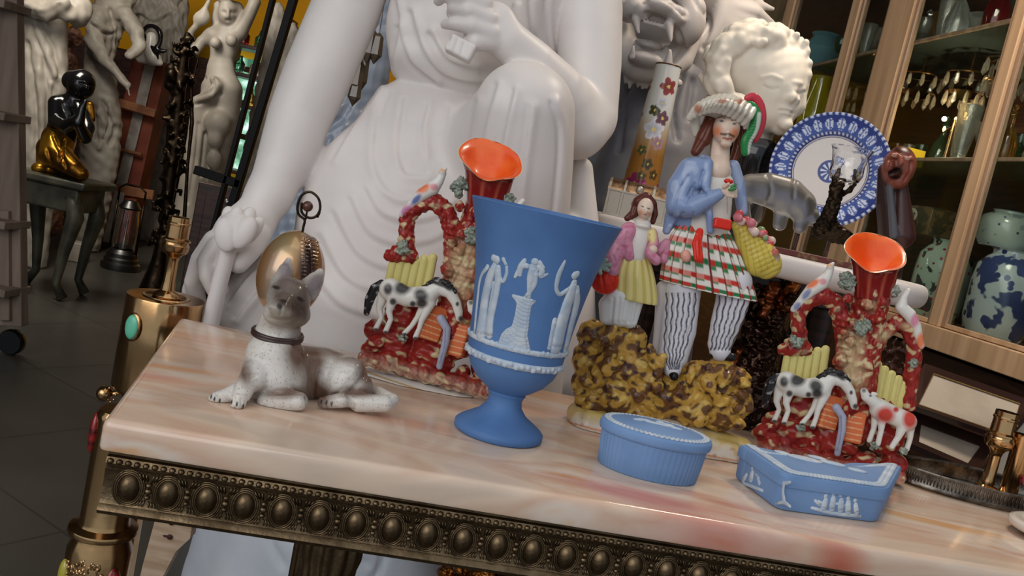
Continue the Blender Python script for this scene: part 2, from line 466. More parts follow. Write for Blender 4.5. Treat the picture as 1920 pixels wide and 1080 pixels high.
M['jasper'] = mat('blue_jasper', (88, 126, 178), 0.55, col2=(80, 116, 168), nscale=14, bump=.05, bscale=300, spec=.3)
M['relief'] = mat('white_jasper_relief', (198, 206, 214), 0.6, col2=(176, 190, 206), nscale=60, bump=.15, bscale=300, spec=.3)
M['brass'] = mat('polished_brass', (196, 158, 112), 0.14, 1.0, col2=(150, 110, 70), nscale=14, nlo=.45, nhi=.8, rough2=.3, bump=.05, bscale=60)
M['bronze'] = mat('aged_bronze', (128, 108, 82), 0.34, 1.0, col2=(84, 68, 50), nscale=40, nlo=.35, nhi=.65, rough2=.5, bump=.25, bscale=240)
M['darkbronze'] = mat('dark_bronze', (60, 48, 36), 0.3, 1.0, col2=(26, 20, 16), nscale=30, nlo=.35, nhi=.7, rough2=.5, bump=.2, bscale=80)
M['black'] = mat('black_gloss', (10, 10, 11), 0.15, coat=.4)
M['blackmatt'] = mat('black_matt', (9, 8, 8), 0.5, spec=.2)
M['yellow'] = mat('yellow_wall_paint', (250, 178, 10), 0.8, col2=(240, 164, 4), nscale=2)
M['wood_dark'] = mat('dark_varnished_wood', (70, 42, 32), 0.35, col2=(44, 26, 22), nscale=9, stretch=(1, 1, 9), bump=.1)
M['wood_cab'] = mat('brown_cabinet_wood', (206, 172, 138), 0.45, col2=(170, 138, 106), nscale=22, stretch=(1, 1, .06), nlo=.3, nhi=.7, bump=.1, bscale=90)
M['wood_old'] = mat('weathered_grey_wood', (150, 132, 118), 0.8, col2=(112, 96, 84), nscale=16, stretch=(1, 1, .12), nlo=.3, nhi=.7, bump=.5, bscale=60)
M['glass'] = mat('clear_glass', (255, 255, 255), 0.02, trans=1.0, ior=1.45)
M['silver'] = mat('worn_silver', (190, 186, 178), 0.3, 1.0, col2=(120, 112, 100), nscale=40, nlo=.4, nhi=.7, rough2=.45, bump=.3, bscale=220)
# ------------------------------------------------------------------ the setting
def quad(name, pts, mat_, thick=None, n=None):
    b = MB()
    P = np.array(pts, float)
    if thick:
        nn = np.array(n, float)*thick; V = list(P)+list(P+nn)
        b.add(V, [(0, 1, 2, 3), (7, 6, 5, 4)]+[(i, 4+i, 4+(i+1) % 4, (i+1) % 4) for i in range(4)])
    else: b.add(P, [(0, 1, 2, 3)])
    return struct(b.build(name, mat_, smooth=0))
def floor_mat():
    m = bpy.data.materials.new('green_stone_tiles'); m.use_nodes = True; nt = m.node_tree; b = nt.nodes['Principled BSDF']; N = nt.nodes.new; L = nt.links.new
    tc = N('ShaderNodeTexCoord'); mp = N('ShaderNodeMapping'); mp.inputs['Rotation'].default_value = (0, 0, .55); L(tc.outputs['Object'], mp.inputs[0])
    br = N('ShaderNodeTexBrick'); br.offset = 0; br.inputs['Scale'].default_value = 1; br.inputs['Brick Width'].default_value = .62; br.inputs['Row Height'].default_value = .62
    br.inputs['Mortar Size'].default_value = .004; br.inputs['Color1'].default_value = rgb((90, 86, 78)); br.inputs['Color2'].default_value = rgb((90, 86, 78)); br.inputs['Mortar'].default_value = rgb((70, 66, 60))
    L(mp.outputs[0], br.inputs[0])
    n = N('ShaderNodeTexNoise'); n.inputs['Scale'].default_value = 3; n.inputs['Detail'].default_value = 6; L(mp.outputs[0], n.inputs[0])
    mx = N('ShaderNodeMix'); mx.data_type = 'RGBA'; mx.blend_type = 'MULTIPLY'; mx.inputs[0].default_value = .6; L(br.outputs[0], mx.inputs[6]); L(n.outputs[0], mx.inputs[7])
    L(mx.outputs[2], b.inputs['Base Color']); b.inputs['Roughness'].default_value = .3
    return m
M['floor'] = floor_mat()
M['ceil'] = mat('dim_ceiling', (120, 112, 100), .9)
M['plaster'] = mat('old_plaster', (120, 108, 92), .9, col2=(96, 84, 70), nscale=3)
quad('floor', [(-5, -2.5, FLOOR), (3.2, -2.5, FLOOR), (3.2, 8.2, FLOOR), (-5, 8.2, FLOOR)], M['floor'], .05, (0, 0, -1))
quad('ceiling', [(-5, 0.2, 2.0), (3.2, 0.2, 2.0), (3.2, 8.2, 2.0), (-5, 8.2, 2.0)], M['ceil'], .05, (0, 0, 1))
quad('wall_back', [(-5, 8.2, FLOOR), (3.2, 8.2, FLOOR), (3.2, 8.2, 2.0), (-5, 8.2, 2.0)], M['yellow'], .1, (0, 1, 0))
quad('wall_left', [(-5, -.5, FLOOR), (-5, 8.2, FLOOR), (-5, 8.2, 2.0), (-5, -.5, 2.0)], M['plaster'], .1, (-1, 0, 0))
quad('wall_right', [(3.2, -.5, FLOOR), (3.2, 8.2, FLOOR), (3.2, 8.2, 2.0), (3.2, -.5, 2.0)], M['plaster'], .1, (1, 0, 0))
# ------------------------------------------------------------------ onyx console table
FL = np.array([-.319, .730]); BL = np.array([-.432, 1.172]); FR = np.array([.98, .930]); BR = np.array([.93, 1.305])
def onyx():
    m = bpy.data.materials.new('pink_onyx'); m.use_nodes = True; nt = m.node_tree; b = nt.nodes['Principled BSDF']; N = nt.nodes.new; L = nt.links.new
    tc = N('ShaderNodeTexCoord'); mp = N('ShaderNodeMapping'); mp.inputs['Rotation'].default_value = (0, 0, -.12); mp.inputs['Scale'].default_value = (1.2, 3.2, 3.0); L(tc.outputs['Object'], mp.inputs[0])
    n = N('ShaderNodeTexNoise'); n.inputs['Scale'].default_value = 2.2; n.inputs['Detail'].default_value = 7; n.inputs['Distortion'].default_value = .8; L(mp.outputs[0], n.inputs[0])
    r = N('ShaderNodeValToRGB'); e = r.color_ramp.elements; e[0].position = .28; e[0].color = rgb((190, 172, 156)); e[1].position = .78; e[1].color = rgb((196, 150, 130))
    for p, c in ((.42, (222, 198, 176)), (.5, (212, 178, 154)), (.57, (224, 206, 190)), (.64, (216, 168, 120)), (.69, (212, 162, 140))):
        x = e.new(p); x.color = rgb(c)
    L(n.outputs[0], r.inputs[0])
    # rust coloured streaks
    n2 = N('ShaderNodeTexNoise'); mp2 = N('ShaderNodeMapping'); mp2.inputs['Rotation'].default_value = (0, 0, .1); mp2.inputs['Scale'].default_value = (1.6, 11, 7); mp2.inputs['Location'].default_value = (1.3, 1.1, 0); L(tc.outputs['Object'], mp2.inputs[0])
    n2.inputs['Scale'].default_value = 1.6; n2.inputs['Detail'].default_value = 5; L(mp2.outputs[0], n2.inputs[0])
    k = N('ShaderNodeMapRange'); k.inputs[1].default_value = .60; k.inputs[2].default_value = .72; k.inputs[4].default_value = .75; L(n2.outputs[0], k.inputs[0])
    mx = N('ShaderNodeMix'); mx.data_type = 'RGBA'; L(k.outputs[0], mx.inputs[0]); L(r.outputs[0], mx.inputs[6]); mx.inputs[7].default_value = rgb((190, 104, 78))
    last = mx.outputs[2]
    # individual rusty veins lying where the stone shows them
    sx = N('ShaderNodeSeparateXYZ'); L(tc.outputs['Object'], sx.inputs[0])
    for (cx, cy, lx, ly, rot, col, st) in VEINS:
        mv = N('ShaderNodeMapping'); mv.vector_type = 'TEXTURE'; mv.inputs['Location'].default_value = (cx, cy, 0); mv.inputs['Rotation'].default_value = (0, 0, rot); mv.inputs['Scale'].default_value = (lx, ly, 1e3)
        ad = N('ShaderNodeVectorMath'); ad.operation = 'MULTIPLY_ADD'; ad.inputs[1].default_value = (.02, .02, 0); L(n.outputs[1], ad.inputs[0]); L(tc.outputs['Object'], ad.inputs[2])
        L(ad.outputs[0], mv.inputs[0]); ln = N('ShaderNodeVectorMath'); ln.operation = 'LENGTH'; L(mv.outputs[0], ln.inputs[0])
        k2 = N('ShaderNodeMapRange'); k2.inputs[1].default_value = 1.15; k2.inputs[2].default_value = .35; k2.inputs[4].default_value = st; L(ln.outputs[1], k2.inputs[0])
        m2 = N('ShaderNodeMix'); m2.data_type = 'RGBA'; L(k2.outputs[0], m2.inputs[0]); L(last, m2.inputs[6]); m2.inputs[7].default_value = rgb(col); last = m2.outputs[2]
    L(last, b.inputs['Base Color']); b.inputs['Roughness'].default_value = .16; b.inputs['Coat Weight'].default_value = .3
    b.inputs['Subsurface Weight'].default_value = .1; b.inputs['Subsurface Scale'].default_value = .01
    return m
tl = np.array([FL[0], FL[1], -.1])
def vn(x, y, lx, ly, rot, col, st):
    g = G(x, y)-tl; return (g[0]+.01-.02, g[1]-.01, lx, ly, rot, col, st)
VEINS = [vn(1230, 925, .11, .022, -.02, (190, 108, 94), .75), vn(1660, 1026, .070, .0075, -.02, (190, 84, 56), .85), vn(1450, 990, .16, .014, -.01, (200, 122, 104), .75),
         vn(330, 685, .10, .012, .3, (222, 150, 84), .6), vn(300, 700, .07, .02, .2, (206, 128, 108), .5), vn(800, 790, .08, .02, .1, (200, 138, 112), .5),
         vn(430, 640, .08, .03, .2, (214, 158, 128), .5), vn(1040, 770, .06, .03, .1, (188, 128, 98), .6), vn(1160, 860, .12, .010, .1, (206, 148, 116), .5)]
M['onyx'] = onyx()
table = thing('console_table', 'gilt bronze console table with a pink and cream onyx top carrying the china ornaments', 'table', (tl[0], tl[1], FLOOR))
def slab():
    """rounded slab from the measured corners"""
    c = [FL, FR, BR, BL]; n = 4; rings = []
    cen = sum(c)/4
    def inset(d, cr_=.008):
        out = []
        for i in range(4):
            p, q, r = c[i-1], c[i], c[(i+1) % 4]
            a = (p-q)/np.linalg.norm(p-q); b = (r-q)/np.linalg.norm(r-q)
            s = abs(a[0]*b[1]-a[1]*b[0]); corner = q+(a+b)*d/s
            rr = max(cr_-d, .0015)
            for t in np.linspace(0, 1, 5): out.append(corner+(a*(1-t)**2+b*t**2)*rr)
        return out
    prof = [(.0075, 0), (.0045, -.0008), (.002, -.0026), (.0006, -.005), (0, -.0085), (0, -.0255), (.001, -.028), (.003, -.029)]
    for d, z in prof: rings.append([(p[0], p[1], z) for p in inset(d)])
    m = len(rings[0]); V = [v for r in rings for v in r]
    F = [tuple(range(m)), tuple((len(rings)-1)*m+j for j in range(m))[::-1]]
    F += [(i*m+j, (i+1)*m+j, (i+1)*m+(j+1) % m, i*m+(j+1) % m) for i in range(len(rings)-1) for j in range(m)]
    b = MB(); b.add(V, F); return b
sl = slab(); sl.V = [tuple(np.array(v)-np.array([0, 0, 0])) for v in sl.V]
o = mkmesh('onyx_top', np.array(sl.V)-np.array([tl[0], tl[1], 0]), sl.F, M['onyx'], table, smooth=.5); o.location = (0, 0, -FLOOR)
# apron: front face runs parallel to the front edge
ux = (FR-FL)/np.linalg.norm(FR-FL); un = np.array([-ux[1], ux[0]])          # inwards
AX = np.array([ux[0], ux[1], 0]); AN = np.array([un[0], un[1], 0]); AZ = np.array([0, 0, 1.0])
A0 = np.array([FL[0], FL[1], 0])+AN*.007+AX*.007
LT = float(np.linalg.norm(FR-FL))-.02
def TL(p): return np.array(p)-np.array([tl[0], tl[1], FLOOR])               # world -> table local
b = MB()
# moulded profile swept along the front (n outwards = -AN)
prof = [(.004, -.029), (.004, -.034), (.0, -.035), (-.002, -.040), (.002, -.0415), (.0025, -.044), (.0, -.046), (.0015, -.052), (.0015, -.074), (0, -.078), (-.003, -.080), (-.0045, -.083), (-.003, -.0865), (.001, -.088), (.012, -.088), (.014, -.029)]
V = []
for t in (0, LT):
    for d, z in prof: V.append(TL(A0+AX*t+AN*d+AZ*z))
m = len(prof); b.add(V, [(j, m+j, m+(j+1) % m, (j+1) % m) for j in range(m)]+[tuple(range(m))[::-1], tuple(m+j for j in range(m))])
# side rails
Lv = np.array([BL[0]-FL[0], BL[1]-FL[1], 0]); Ls = np.linalg.norm(Lv); Lv /= Ls
for q0 in (A0+AX*.062, A0+AX*(LT-.02)): b.beam(TL(q0+Lv*.01+AZ*-.058+AX*.006), TL(q0+Lv*(Ls-.03)+AZ*-.058+AX*.006), .012, .056)
b.beam(TL(A0+AX*.062+Lv*(Ls-.04)+AZ*-.058), TL(A0+AX*LT+AN*.30+AZ*-.058), .012, .056)
b.build('apron', M['bronze'], table, smooth=.6)
b = MB()
nb = int(LT/.0075)
for i in range(nb):
    p = A0+AX*(i+.5)*(LT/nb)+AN*-.001+AZ*-.0385; b.ball(TL(p), (.0032, .0032, .0028), 8)
b.build('bead_moulding', M['bronze'], table, smooth=4)
pitch = .0335; n = int(LT/pitch)
b = MB()
for i in range(n-1):                                                         # husks between the bosses
    p = A0+AX*(.022+pitch*(i+.5))
    for z, r in ((-.056, .0028), (-.0615, .0036), (-.067, .0028)): b.ball(TL(p+AZ*z+AN*0), (r, .003, r*.8), 8)
    for s in (-1, 1):
        for k in range(3):
            b.tube([TL(p+AX*s*(.0015+.0022*k)+AZ*(-.053+.0006*k)+AN*.0005), TL(p+AX*s*(.003+.0028*k)+AZ*-.0475+AN*-.0012), TL(p+AX*s*(.0035+.0032*k)+AZ*-.0455+AN*.001)], .0007, 5)
            b.tube([TL(p+AX*s*(.0015+.0022*k)+AZ*(-.070-.0006*k)+AN*.0005), TL(p+AX*s*(.003+.0028*k)+AZ*-.0755+AN*-.0012)], .0007, 5)
b.build('husk_ornament', M['bronze'], table, smooth=4)
Mr = np.stack([AX, AZ, -AN], 1)                                              # local z -> outwards
bm = MB(); 
prof2 = [(0, .0075), (.3, .0072), (.55, .0062), (.8, .004), (.95, .0015), (1.0, 0)]
bm.lathe([(r*.0092, z) for r, z in prof2][::-1], seg=24, sx=1, sy=1.42, M=Mr)
cab0 = bm.build('cabochon', M['bronze'], table, smooth=4)
rm = MB()
for sc, rr in ((1.0, .0010), (1.18, .0012), (1.36, .0008)):
    rm.tube([(AX*math.cos(a)*.0098*sc+AZ*math.sin(a)*(.0098*1.36*(1+(sc-1)*.75))-AN*.0006) for a in np.linspace(0, 2*math.pi, 28, endpoint=False)], rr, 6, closed=True)
rim0 = rm.build('boss_rim', M['bronze'], cab0, smooth=4)
for i in range(n):
    p = TL(A0+AX*(.022+pitch*i)+AZ*-.0615+AN*.0015)
    if i == 0: cab0.location = p
    else:
        c = cab0.copy(); COL.objects.link(c); c.parent = table; c.location = p
        r_ = rim0.copy(); COL.objects.link(r_); r_.parent = c
# fluted tapering legs
lm = MB(); H_ = -FLOOR-.088
lm.lathe([(.012, 0), (.016, .02), (.013, .04), (.015, .06), (.0235, H_-.06), (.0245, H_-.03), (.027, H_-.02), (.027, H_)], seg=96, flute=12, famp=.07)
leg0 = lm.build('leg', M['bronze'], table, smooth=.9)
pl = D(622, 1040, .80)
spots = [np.array([pl[0], pl[1]]), np.array([pl[0]-.07, pl[1]+.30]), FR+np.array([-.10, .06]), BR+np.array([-.10, -.05])]
for i, q in enumerate(spots):
    l = leg0 if i == 0 else leg0.copy()
    if i: COL.objects.link(l); l.parent = table
    l.location = TL((q[0], q[1], FLOOR))
# ------------------------------------------------------------------ kneeling marble lady
MW = (228, 222, 216)
lady = thing('lady_statue', 'large white marble seated lady in robes, one knee raised, holding a lotus', 'statue', (-.1, 1.5, FLOOR))
S = Sculpt(1.45, .0036, MW); S.k = 14
# torso, belly, lap
S.chain([(900, -140, .06, 130), (890, -20, .05, 150), (866, 60, .045, 142), (856, 96, .04, 122)], fy=.82, tg='bodice', k=3)
S.ell(852, 122, .035, 124, 105, 62, -10, tg='bodice', k=6)
S.chain([(1010, -90, .05, 90), (1000, 10, .06, 70), (985, 110, .07, 60)], fy=.8, tg='bodice', k=20)
S.chain([(840, 180, .06, 98), (812, 290, .05, 152), (760, 420, .02, 190), (745, 560, .02, 190), (735, 700, .03, 200)], fy=.85, tg='dress', k=3)
S.chain([(700, 330, .0, 90), (665, 430, -.03, 104), (672, 560, -.05, 118), (670, 700, -.03, 130)], tg='dress', k=40)
# raised knee with hanging cloth
S.chain([(900, 330, .02, 110), (980, 205, -.12, 86)], tg='knee', k=30)
S.chain([(983, 213, -.13, 95), (978, 300, -.12, 97), (968, 400, -.11, 100), (952, 560, -.09, 112), (935, 720, -.07, 120)], tg='knee', k=10)
# her right arm (left of picture)
S.chain([(672, -60, .05, 66), (648, 20, .04, 64), (598, 135, .0, 63), (562, 220, -.02, 58), (535, 300, -.05, 52), (505, 365, -.08, 41)], tg='skin', k=16)
S.chain([(505, 365, -.08, 41), (478, 412, -.10, 40)], tg='skin', k=16)
S.ell(452, 440, -.11, 52, 26, 62, -40, tg='skin', k=18)
S.chain([(672, -70, .05, 66), (740, -140, .05, 74), (860, -180, .06, 80), (1000, -170, .06, 80), (1100, -90, .06, 70)], tg='bodice', k=20)
# fingers wrapped round the lotus stem
F_ = dict(tg='skin', k=4)
S.chain([(402, 452, -.115, 21), (376, 486, -.12, 18), (362, 528, -.115, 16), (372, 566, -.10, 15)], **F_)
S.chain([(408, 462, -.13, 20), (386, 490, -.14, 17), (388, 518, -.145, 15), (402, 548, -.14, 13)], **F_)
S.chain([(428, 476, -.13, 19), (410, 500, -.135, 16), (412, 526, -.135, 13), (418, 545, -.13, 11)], **F_)
S.chain([(378, 500, -.10, 20), (362, 545, -.09, 20), (368, 590, -.08, 22), (378, 640, -.07, 26)], tg='skin', k=12)
S.chain([(484, 440, -.12, 24), (466, 470, -.145, 22), (447, 494, -.16, 19)], **F_)
# draped cloth beneath the hand
S.chain([(560, 500, -.04, 60), (480, 560, -.06, 60), (450, 640, -.06, 62), (470, 740, -.05, 60)], tg='drape', k=20)
S.chain([(600, 560, -.02, 90), (560, 660, -.02, 120)], tg='drape', k=30)
# her left arm: upper arm, elbow behind knee, forearm up to the chest
S.chain([(1100, -70, .07, 62), (1106, 20, .05, 61), (1105, 120, .03, 60), (1098, 215, .01, 60), (1090, 232, .0, 54)], tg='skin', k=8)
S.chain([(1096, 226, .0, 56), (1048, 172, -.05, 50), (1000, 120, -.08, 43), (955, 80, -.10, 39)], tg='skin', k=10)
S.chain([(1080, 240, -.02, 60), (1060, 200, -.04, 52)], tg='skin', k=10)
S.ell(918, 50, -.11, 52, 26, 46, 30, tg='skin', k=16)
for pts in ([(920, 62, -.125, 20), (885, 48, -.135, 18), (850, 44, -.13, 13), (834, 46, -.12, 9)],
            [(915, 36, -.125, 20), (880, 20, -.135, 18), (852, 14, -.13, 14), (846, 24, -.12, 10)],
            [(905, 8, -.125, 20), (868, -4, -.135, 18), (832, -12, -.13, 15), (822, 2, -.12, 10)],
            [(925, 76, -.12, 20), (893, 78, -.13, 18), (880, 80, -.12, 14)]): S.chain(pts, **F_)
# cap sleeve
S.ell(1104, -34, .06, 78, 74, 64, 12, tg='sleeve', k=1)
# rock seat below and behind
S.chain([(1062, 430, .03, 50), (1040, 700, .02, 80)], tg='dress', k=10)
# folds
D_ = ['dress']
S.folds([[(716, 172), (700, 230), (696, 300), (712, 345), (745, 372), (795, 372)], [(752, 184), (742, 250), (744, 300), (760, 330), (800, 334)]], -9, 10, 4.2, D_)
S.folds([[(716, 166), (680, 215), (650, 262), (628, 300)], [(806, 196), (796, 240), (800, 290)], [(846, 200), (842, 250)]], 8, 9, 4, D_)
S.folds([[(690, 352), (716, 396), (760, 412), (815, 404), (858, 372)], [(662, 372), (692, 432), (744, 456), (806, 450), (856, 424)], [(630, 396), (670, 470), (726, 500), (796, 496)],
         [(604, 440), (648, 516), (716, 546), (800, 540)], [(590, 510), (640, 570), (710, 594)]], 9, 13, 3.2, D_)
K_ = ['knee']
S.folds([[(898, 190), (886, 250), (878, 320), (872, 430)], [(936, 160), (916, 230), (904, 310), (896, 430)], [(968, 170), (950, 250), (936, 340), (928, 440)], [(1000, 200), (988, 290), (972, 420)]], 9, 10, 4.5, K_)
S.folds([[(1042, 190), (1056, 240), (1054, 320), (1042, 430)]], 9, 9, 5, K_)
B_ = ['bodice']
S.folds([[(775, 20), (796, 90), (836, 138), (900, 152), (950, 140)], [(752, 50), (772, 112), (820, 152)], [(742, -20), (752, 40), (742, 100), (738, 140)], [(812, 60), (842, 108), (890, 126)]], 9, 10, 6, B_)
S.folds([[(1000, 0), (1006, 60), (1020, 110)], [(1030, 0), (1030, 60), (1040, 120)], [(972, 10), (984, 70), (1004, 116)]], 8, 7, 6, B_)
S.folds([[(545, 500), (490, 545), (446, 600)], [(515, 480), (468, 520), (430, 570)], [(575, 540), (520, 590)], [(560, 575), (510, 610)]], 9, 9, 6, ['drape'])
S.chain([(1088, 318, .03, 24), (1084, 430, .03, 40)], tg='seat', k=3)
S.floor = -.2
S.build('robed_body', M['marble'], lady)
# neck and head, above the frame
S = Sculpt(1.45, .005, MW); S.k = 12
S.chain([(918, -190, .05, 60), (935, -270, .04, 44), (945, -300, .02, 44)]); S.ell(958, -360, -.0, 66, 78, 88, -8); S.ell(950, -318, -.03, 44, 44, 36, 0)
S.chain([(945, -372, -.072, 8), (940, -345, -.092, 10)], k=6); S.ell(940, -322, -.072, 18, 8, 6, -8, k=4); S.ell(918, -366, -.062, 15, 8, 7, -8, k=5); S.ell(972, -354, -.062, 15, 8, 7, -8, k=5)
S.ell(968, -385, .03, 80, 86, 86, -8, k=4); S.ell(1010, -370, .12, 44, 44, 40, 0, k=6); S.cut(945, -350, -.13, 54, 30, 50, 0, k=1) if 0 else None
S.ridge([[(905, -430), (940, -446), (1000, -440)], [(900, -410), (950, -424), (1010, -410)], [(910, -452), (960, -462), (1010, -456)]], 6, 5)
S.build('head', M['marble'], lady)
# scroll in her hand
S = Sculpt(1.31, .002, MW); S.k = 10
S.box(864, 92, 0, 26, 16, 17, -28, rnd=5)
for i in ():
    pass
for i, (x, y) in enumerate(((842, 78), (855, 84), (868, 90), (880, 98))): pass
S.ridge([[(845, 68), (838, 90)], [(858, 74), (851, 98)], [(870, 80), (864, 104)]], 2, -2)
S.build('scroll', M['marble'], lady)
# lotus bud and stem
S = Sculpt(1.27, .002, MW); S.k = 3
S.chain([(428, 470, 0, 15), (412, 530, 0, 15), (398, 592, 0, 16), (386, 650, 0, 16)])
S.ell(441, 434, 0, 34, 30, 40, -14)
for x, y, dy, rx, rz, a in ((424, 440, -.018, 22, 33, 4), (458, 436, -.016, 20, 34, -30), (440, 420, -.006, 17, 34, -12), (462, 414, .004, 16, 28, -24), (430, 412, .008, 15, 26, 6), (475, 432, .006, 14, 30, -34)):
    S.ell(x, y, dy, rx, 12, rz, a, k=1)
S.line([[(408, 412), (424, 422), (440, 455)], [(478, 420), (466, 446), (442, 458)]], 1.2, (180, 172, 166), .6)
S.build('lotus', M['marble'], lady)
# carved seat block down to the floor, behind the table legs
S = Sculpt(1.52, .007, (196, 200, 208)); S.k = 14
S.chain([(720, 640, 0, 210), (640, 900, 0, 235), (600, 1120, 0, 256), (560, 1400, 0, 270)], fy=.8)
S.ridge([[(520, 960), (505, 1010), (530, 1060)], [(540, 1000), (570, 1040), (560, 1080)], [(690, 1010), (720, 1040), (700, 1090)], [(650, 1040), (690, 1060)]], 7, -7)
S.floor = FLOOR
S.build('rock_seat', mat('cool_white_stone', (238, 242, 250), .35, col2=(222, 228, 238), nscale=5, bump=.1, bscale=20), lady)
# ------------------------------------------------------------------ blue jasper vase
def vase():
    g = G(933, 812); ax = pixof(g)[2]/FPX
    root = thing('trumpet_vase', 'tall blue trumpet vase with white classical figures in relief, centre of the onyx table', 'vase', g)
    h = D(1030, 398, g[1])[2]
    s = h/ .262
    pr = [(0, .004), (.036, .003), (.049, 0), (.052, .002), (.052, .008), (.049, .011), (.040, .017), (.029, .024), (.021, .034), (.0195, .042), (.021, .047), (.0225, .049), (.021, .051), (.028, .055),
          (.040, .064), (.049, .076), (.0545, .090), (.0565, .104), (.0575, .118), (.059, .135), (.0615, .155), (.0645, .175), (.0685, .198), (.0735, .220), (.0790, .240), (.0845, .256), (.0865, .262), (.0848, .2625), (.080, .250), (.068, .205), (.058, .150), (.052, .105), (.03, .075), (0, .07)]
    pr = [(r*s, z*s) for r, z in pr]
    b = MB(); b.lathe(pr, seg=72); b.build('body', M['jasper'], root, smooth=1.0)
    def R(z):
        z2 = z/s; q = [p for p in pr[13:28]]
        return float(np.interp(z, [p[1] for p in q], [p[0] for p in q]))
    # bands
    b = MB(); b.lathe([(R(.108*s)+.0003, .1075*s), (R(.109*s)+.0022, .1085*s), (R(.112*s)+.0022, .1125*s), (R(.113*s)+.0003, .1135*s)], seg=72)
    for j in range(60):
        a = 2*math.pi*j/60; z = .111*s+.0012*math.sin(j*1.9); b.ball((R(z)*math.cos(a), R(z)*math.sin(a), z), .003, 6)
    b.build('ground_band', M['relief'], root, smooth=4)
    b = MB()
    for j in range(54):
        a = 2*math.pi*j/54; z = .0925*s; b.ball((R(z)*math.cos(a), R(z)*math.sin(a), z+.0014*math.sin(j*2.4)), (.0042, .0042, .0034), 6)
    b.lathe([(R(.088*s)+.0002, .0885*s), (R(.09*s)+.0018, .0895*s), (R(.096*s)+.0018, .0958*s), (R(.097*s)+.0002, .0968*s)], seg=72)
    b.build('leaf_band', M['relief'], root, smooth=4)
    # relief figures: picture outlines thrown on to the curved side
    lz = np.array(root.location)
    def surf(x, y, up=0):
        d = ray(x, y); lo, hi = .5, 1.2
        o_ = CAM-lz
        # march to the wall
        t = .6; 
        for i in range(500):
            p = o_+d*t; rr = math.hypot(p[0], p[1])
            if 0 < p[2] < h and rr < R(p[2]): break
            t += .001
            if t > 1.3: return None
        n = np.array([p[0], p[1], 0]); n /= np.linalg.norm(n); return p+n*up
    class Rel:
        def __init__(q): q.b = MB()
        def ch(q, pts, sm=4):
            P = cr(pts, sm); W = [surf(a, b_, .0004) for a, b_, c in P]
            if any(w is None for w in W): return
            q.b.tube(W, [c*ax*.97 for a, b_, c in P], 8)
            for k in (0, -1): q.b.ball(W[k], P[k][2]*ax, 8)
        def bl(q, x, y, r):
            w = surf(x, y, 0.0)
            if w is not None: q.b.ball(w, r*ax, 10)
        def done(q, name):
            V = np.array(q.b.V); rr = np.hypot(V[:, 0], V[:, 1]); RR = np.array([R(z) for z in V[:, 2]])
            nr = RR+(rr-RR)*.40; V[:, 0] *= nr/rr; V[:, 1] *= nr/rr; q.b.V = [tuple(v) for v in V]
            q.b.build(name, M['relief'], root, smooth=4)
    q = Rel()   # standing woman on the left holding a cup
    q.bl(932, 487, 8); q.bl(926, 484, 7); q.ch([(928, 497, 6), (920, 518, 10), (912, 550, 11), (906, 590, 12), (902, 626, 14)]); q.ch([(934, 503, 7), (934, 525, 8), (928, 560, 8), (920, 600, 8), (918, 628, 8)]); q.ch([(926, 530, 3), (918, 580, 3), (912, 628, 3)])
    q.ch([(932, 505, 5), (942, 528, 4), (950, 514, 3.5), (950, 498, 3)]); q.ch([(950, 498, 3), (944, 486, 4)]); q.ch([(915, 500, 5), (902, 520, 4), (896, 560, 4), (890, 625, 4)]); q.done('relief_woman')
    q = Rel()   # winged figure on a pedestal
    q.bl(1003, 491, 7); q.ch([(1000, 500, 7), (996, 520, 8), (993, 536, 5), (992, 556, 4)]); q.ch([(1003, 510, 7), (1001, 535, 5), (986, 556, 3.5)])
    q.ch([(992, 500, 5), (980, 498, 6), (972, 510, 5), (966, 519, 3)]); q.ch([(984, 488, 4), (976, 502, 6), (975, 515, 4)]); q.ch([(1009, 500, 5), (1016, 508, 6), (1014, 518, 5), (1026, 514, 2.5)]); q.ch([(1012, 492, 4), (1018, 502, 4)])
    q.done('relief_cupid')
    q = Rel()   # pedestal
    lv = [(960, 1004, 560), (966, 999, 566), (969, 996, 572), (966, 993, 592), (961, 991, 612), (958, 990, 618), (948, 989, 624), (940, 991, 634), (935, 994, 648)]
    for k in range(46):
        y = 560+k*88/45; x0 = np.interp(y, [l[2] for l in lv], [l[0] for l in lv]); x1 = np.interp(y, [l[2] for l in lv], [l[1] for l in lv]); dy = (x1-x0)*.23/2; q.ch([(x0+3, y-dy, 3.4), ((x0+x1)/2, y, 3.6), (x1-3, y+dy, 3.4)])
    q.ch([(970, 582, 3), (980, 590, 3), (992, 586, 3)]); q.done('relief_pedestal')
    q = Rel()   # woman on the right raising a torch
    q.bl(1078, 516, 8); q.bl(1081, 514, 7); q.ch([(1076, 530, 7), (1071, 548, 11), (1062, 575, 13), (1052, 610, 15), (1043, 650, 16)]); q.ch([(1080, 542, 8), (1080, 570, 10), (1070, 610, 10), (1060, 654, 9)]); q.ch([(1066, 560, 3), (1050, 610, 3), (1040, 652, 3)])
    q.ch([(1068, 540, 5), (1050, 552, 4.5), (1043, 540, 4), (1047, 518, 5), (1054, 500, 4), (1059, 490, 2.5)]); q.ch([(1040, 600, 5), (1034, 630, 5), (1030, 652, 5)]); q.ch([(1084, 560, 5), (1080, 590, 4)])
    q.done('relief_woman')
    # rest of the frieze round the back
    b = MB()
    for a0 in (.5, 1.2, 1.9, 2.6):
        for k in range(9):
            z = (.118+.0075*k)*s; w = .010*(1-.07*k); b.ball(((R(z))*math.cos(a0), R(z)*math.sin(a0), z), (w, w, .005), 8)
    V = np.array(b.V); rr = np.hypot(V[:, 0], V[:, 1]); RR = np.array([R(z) for z in V[:, 2]]); nr = RR+(rr-RR)*.3; V[:, 0] *= nr/rr; V[:, 1] *= nr/rr; b.V = [tuple(v) for v in V]
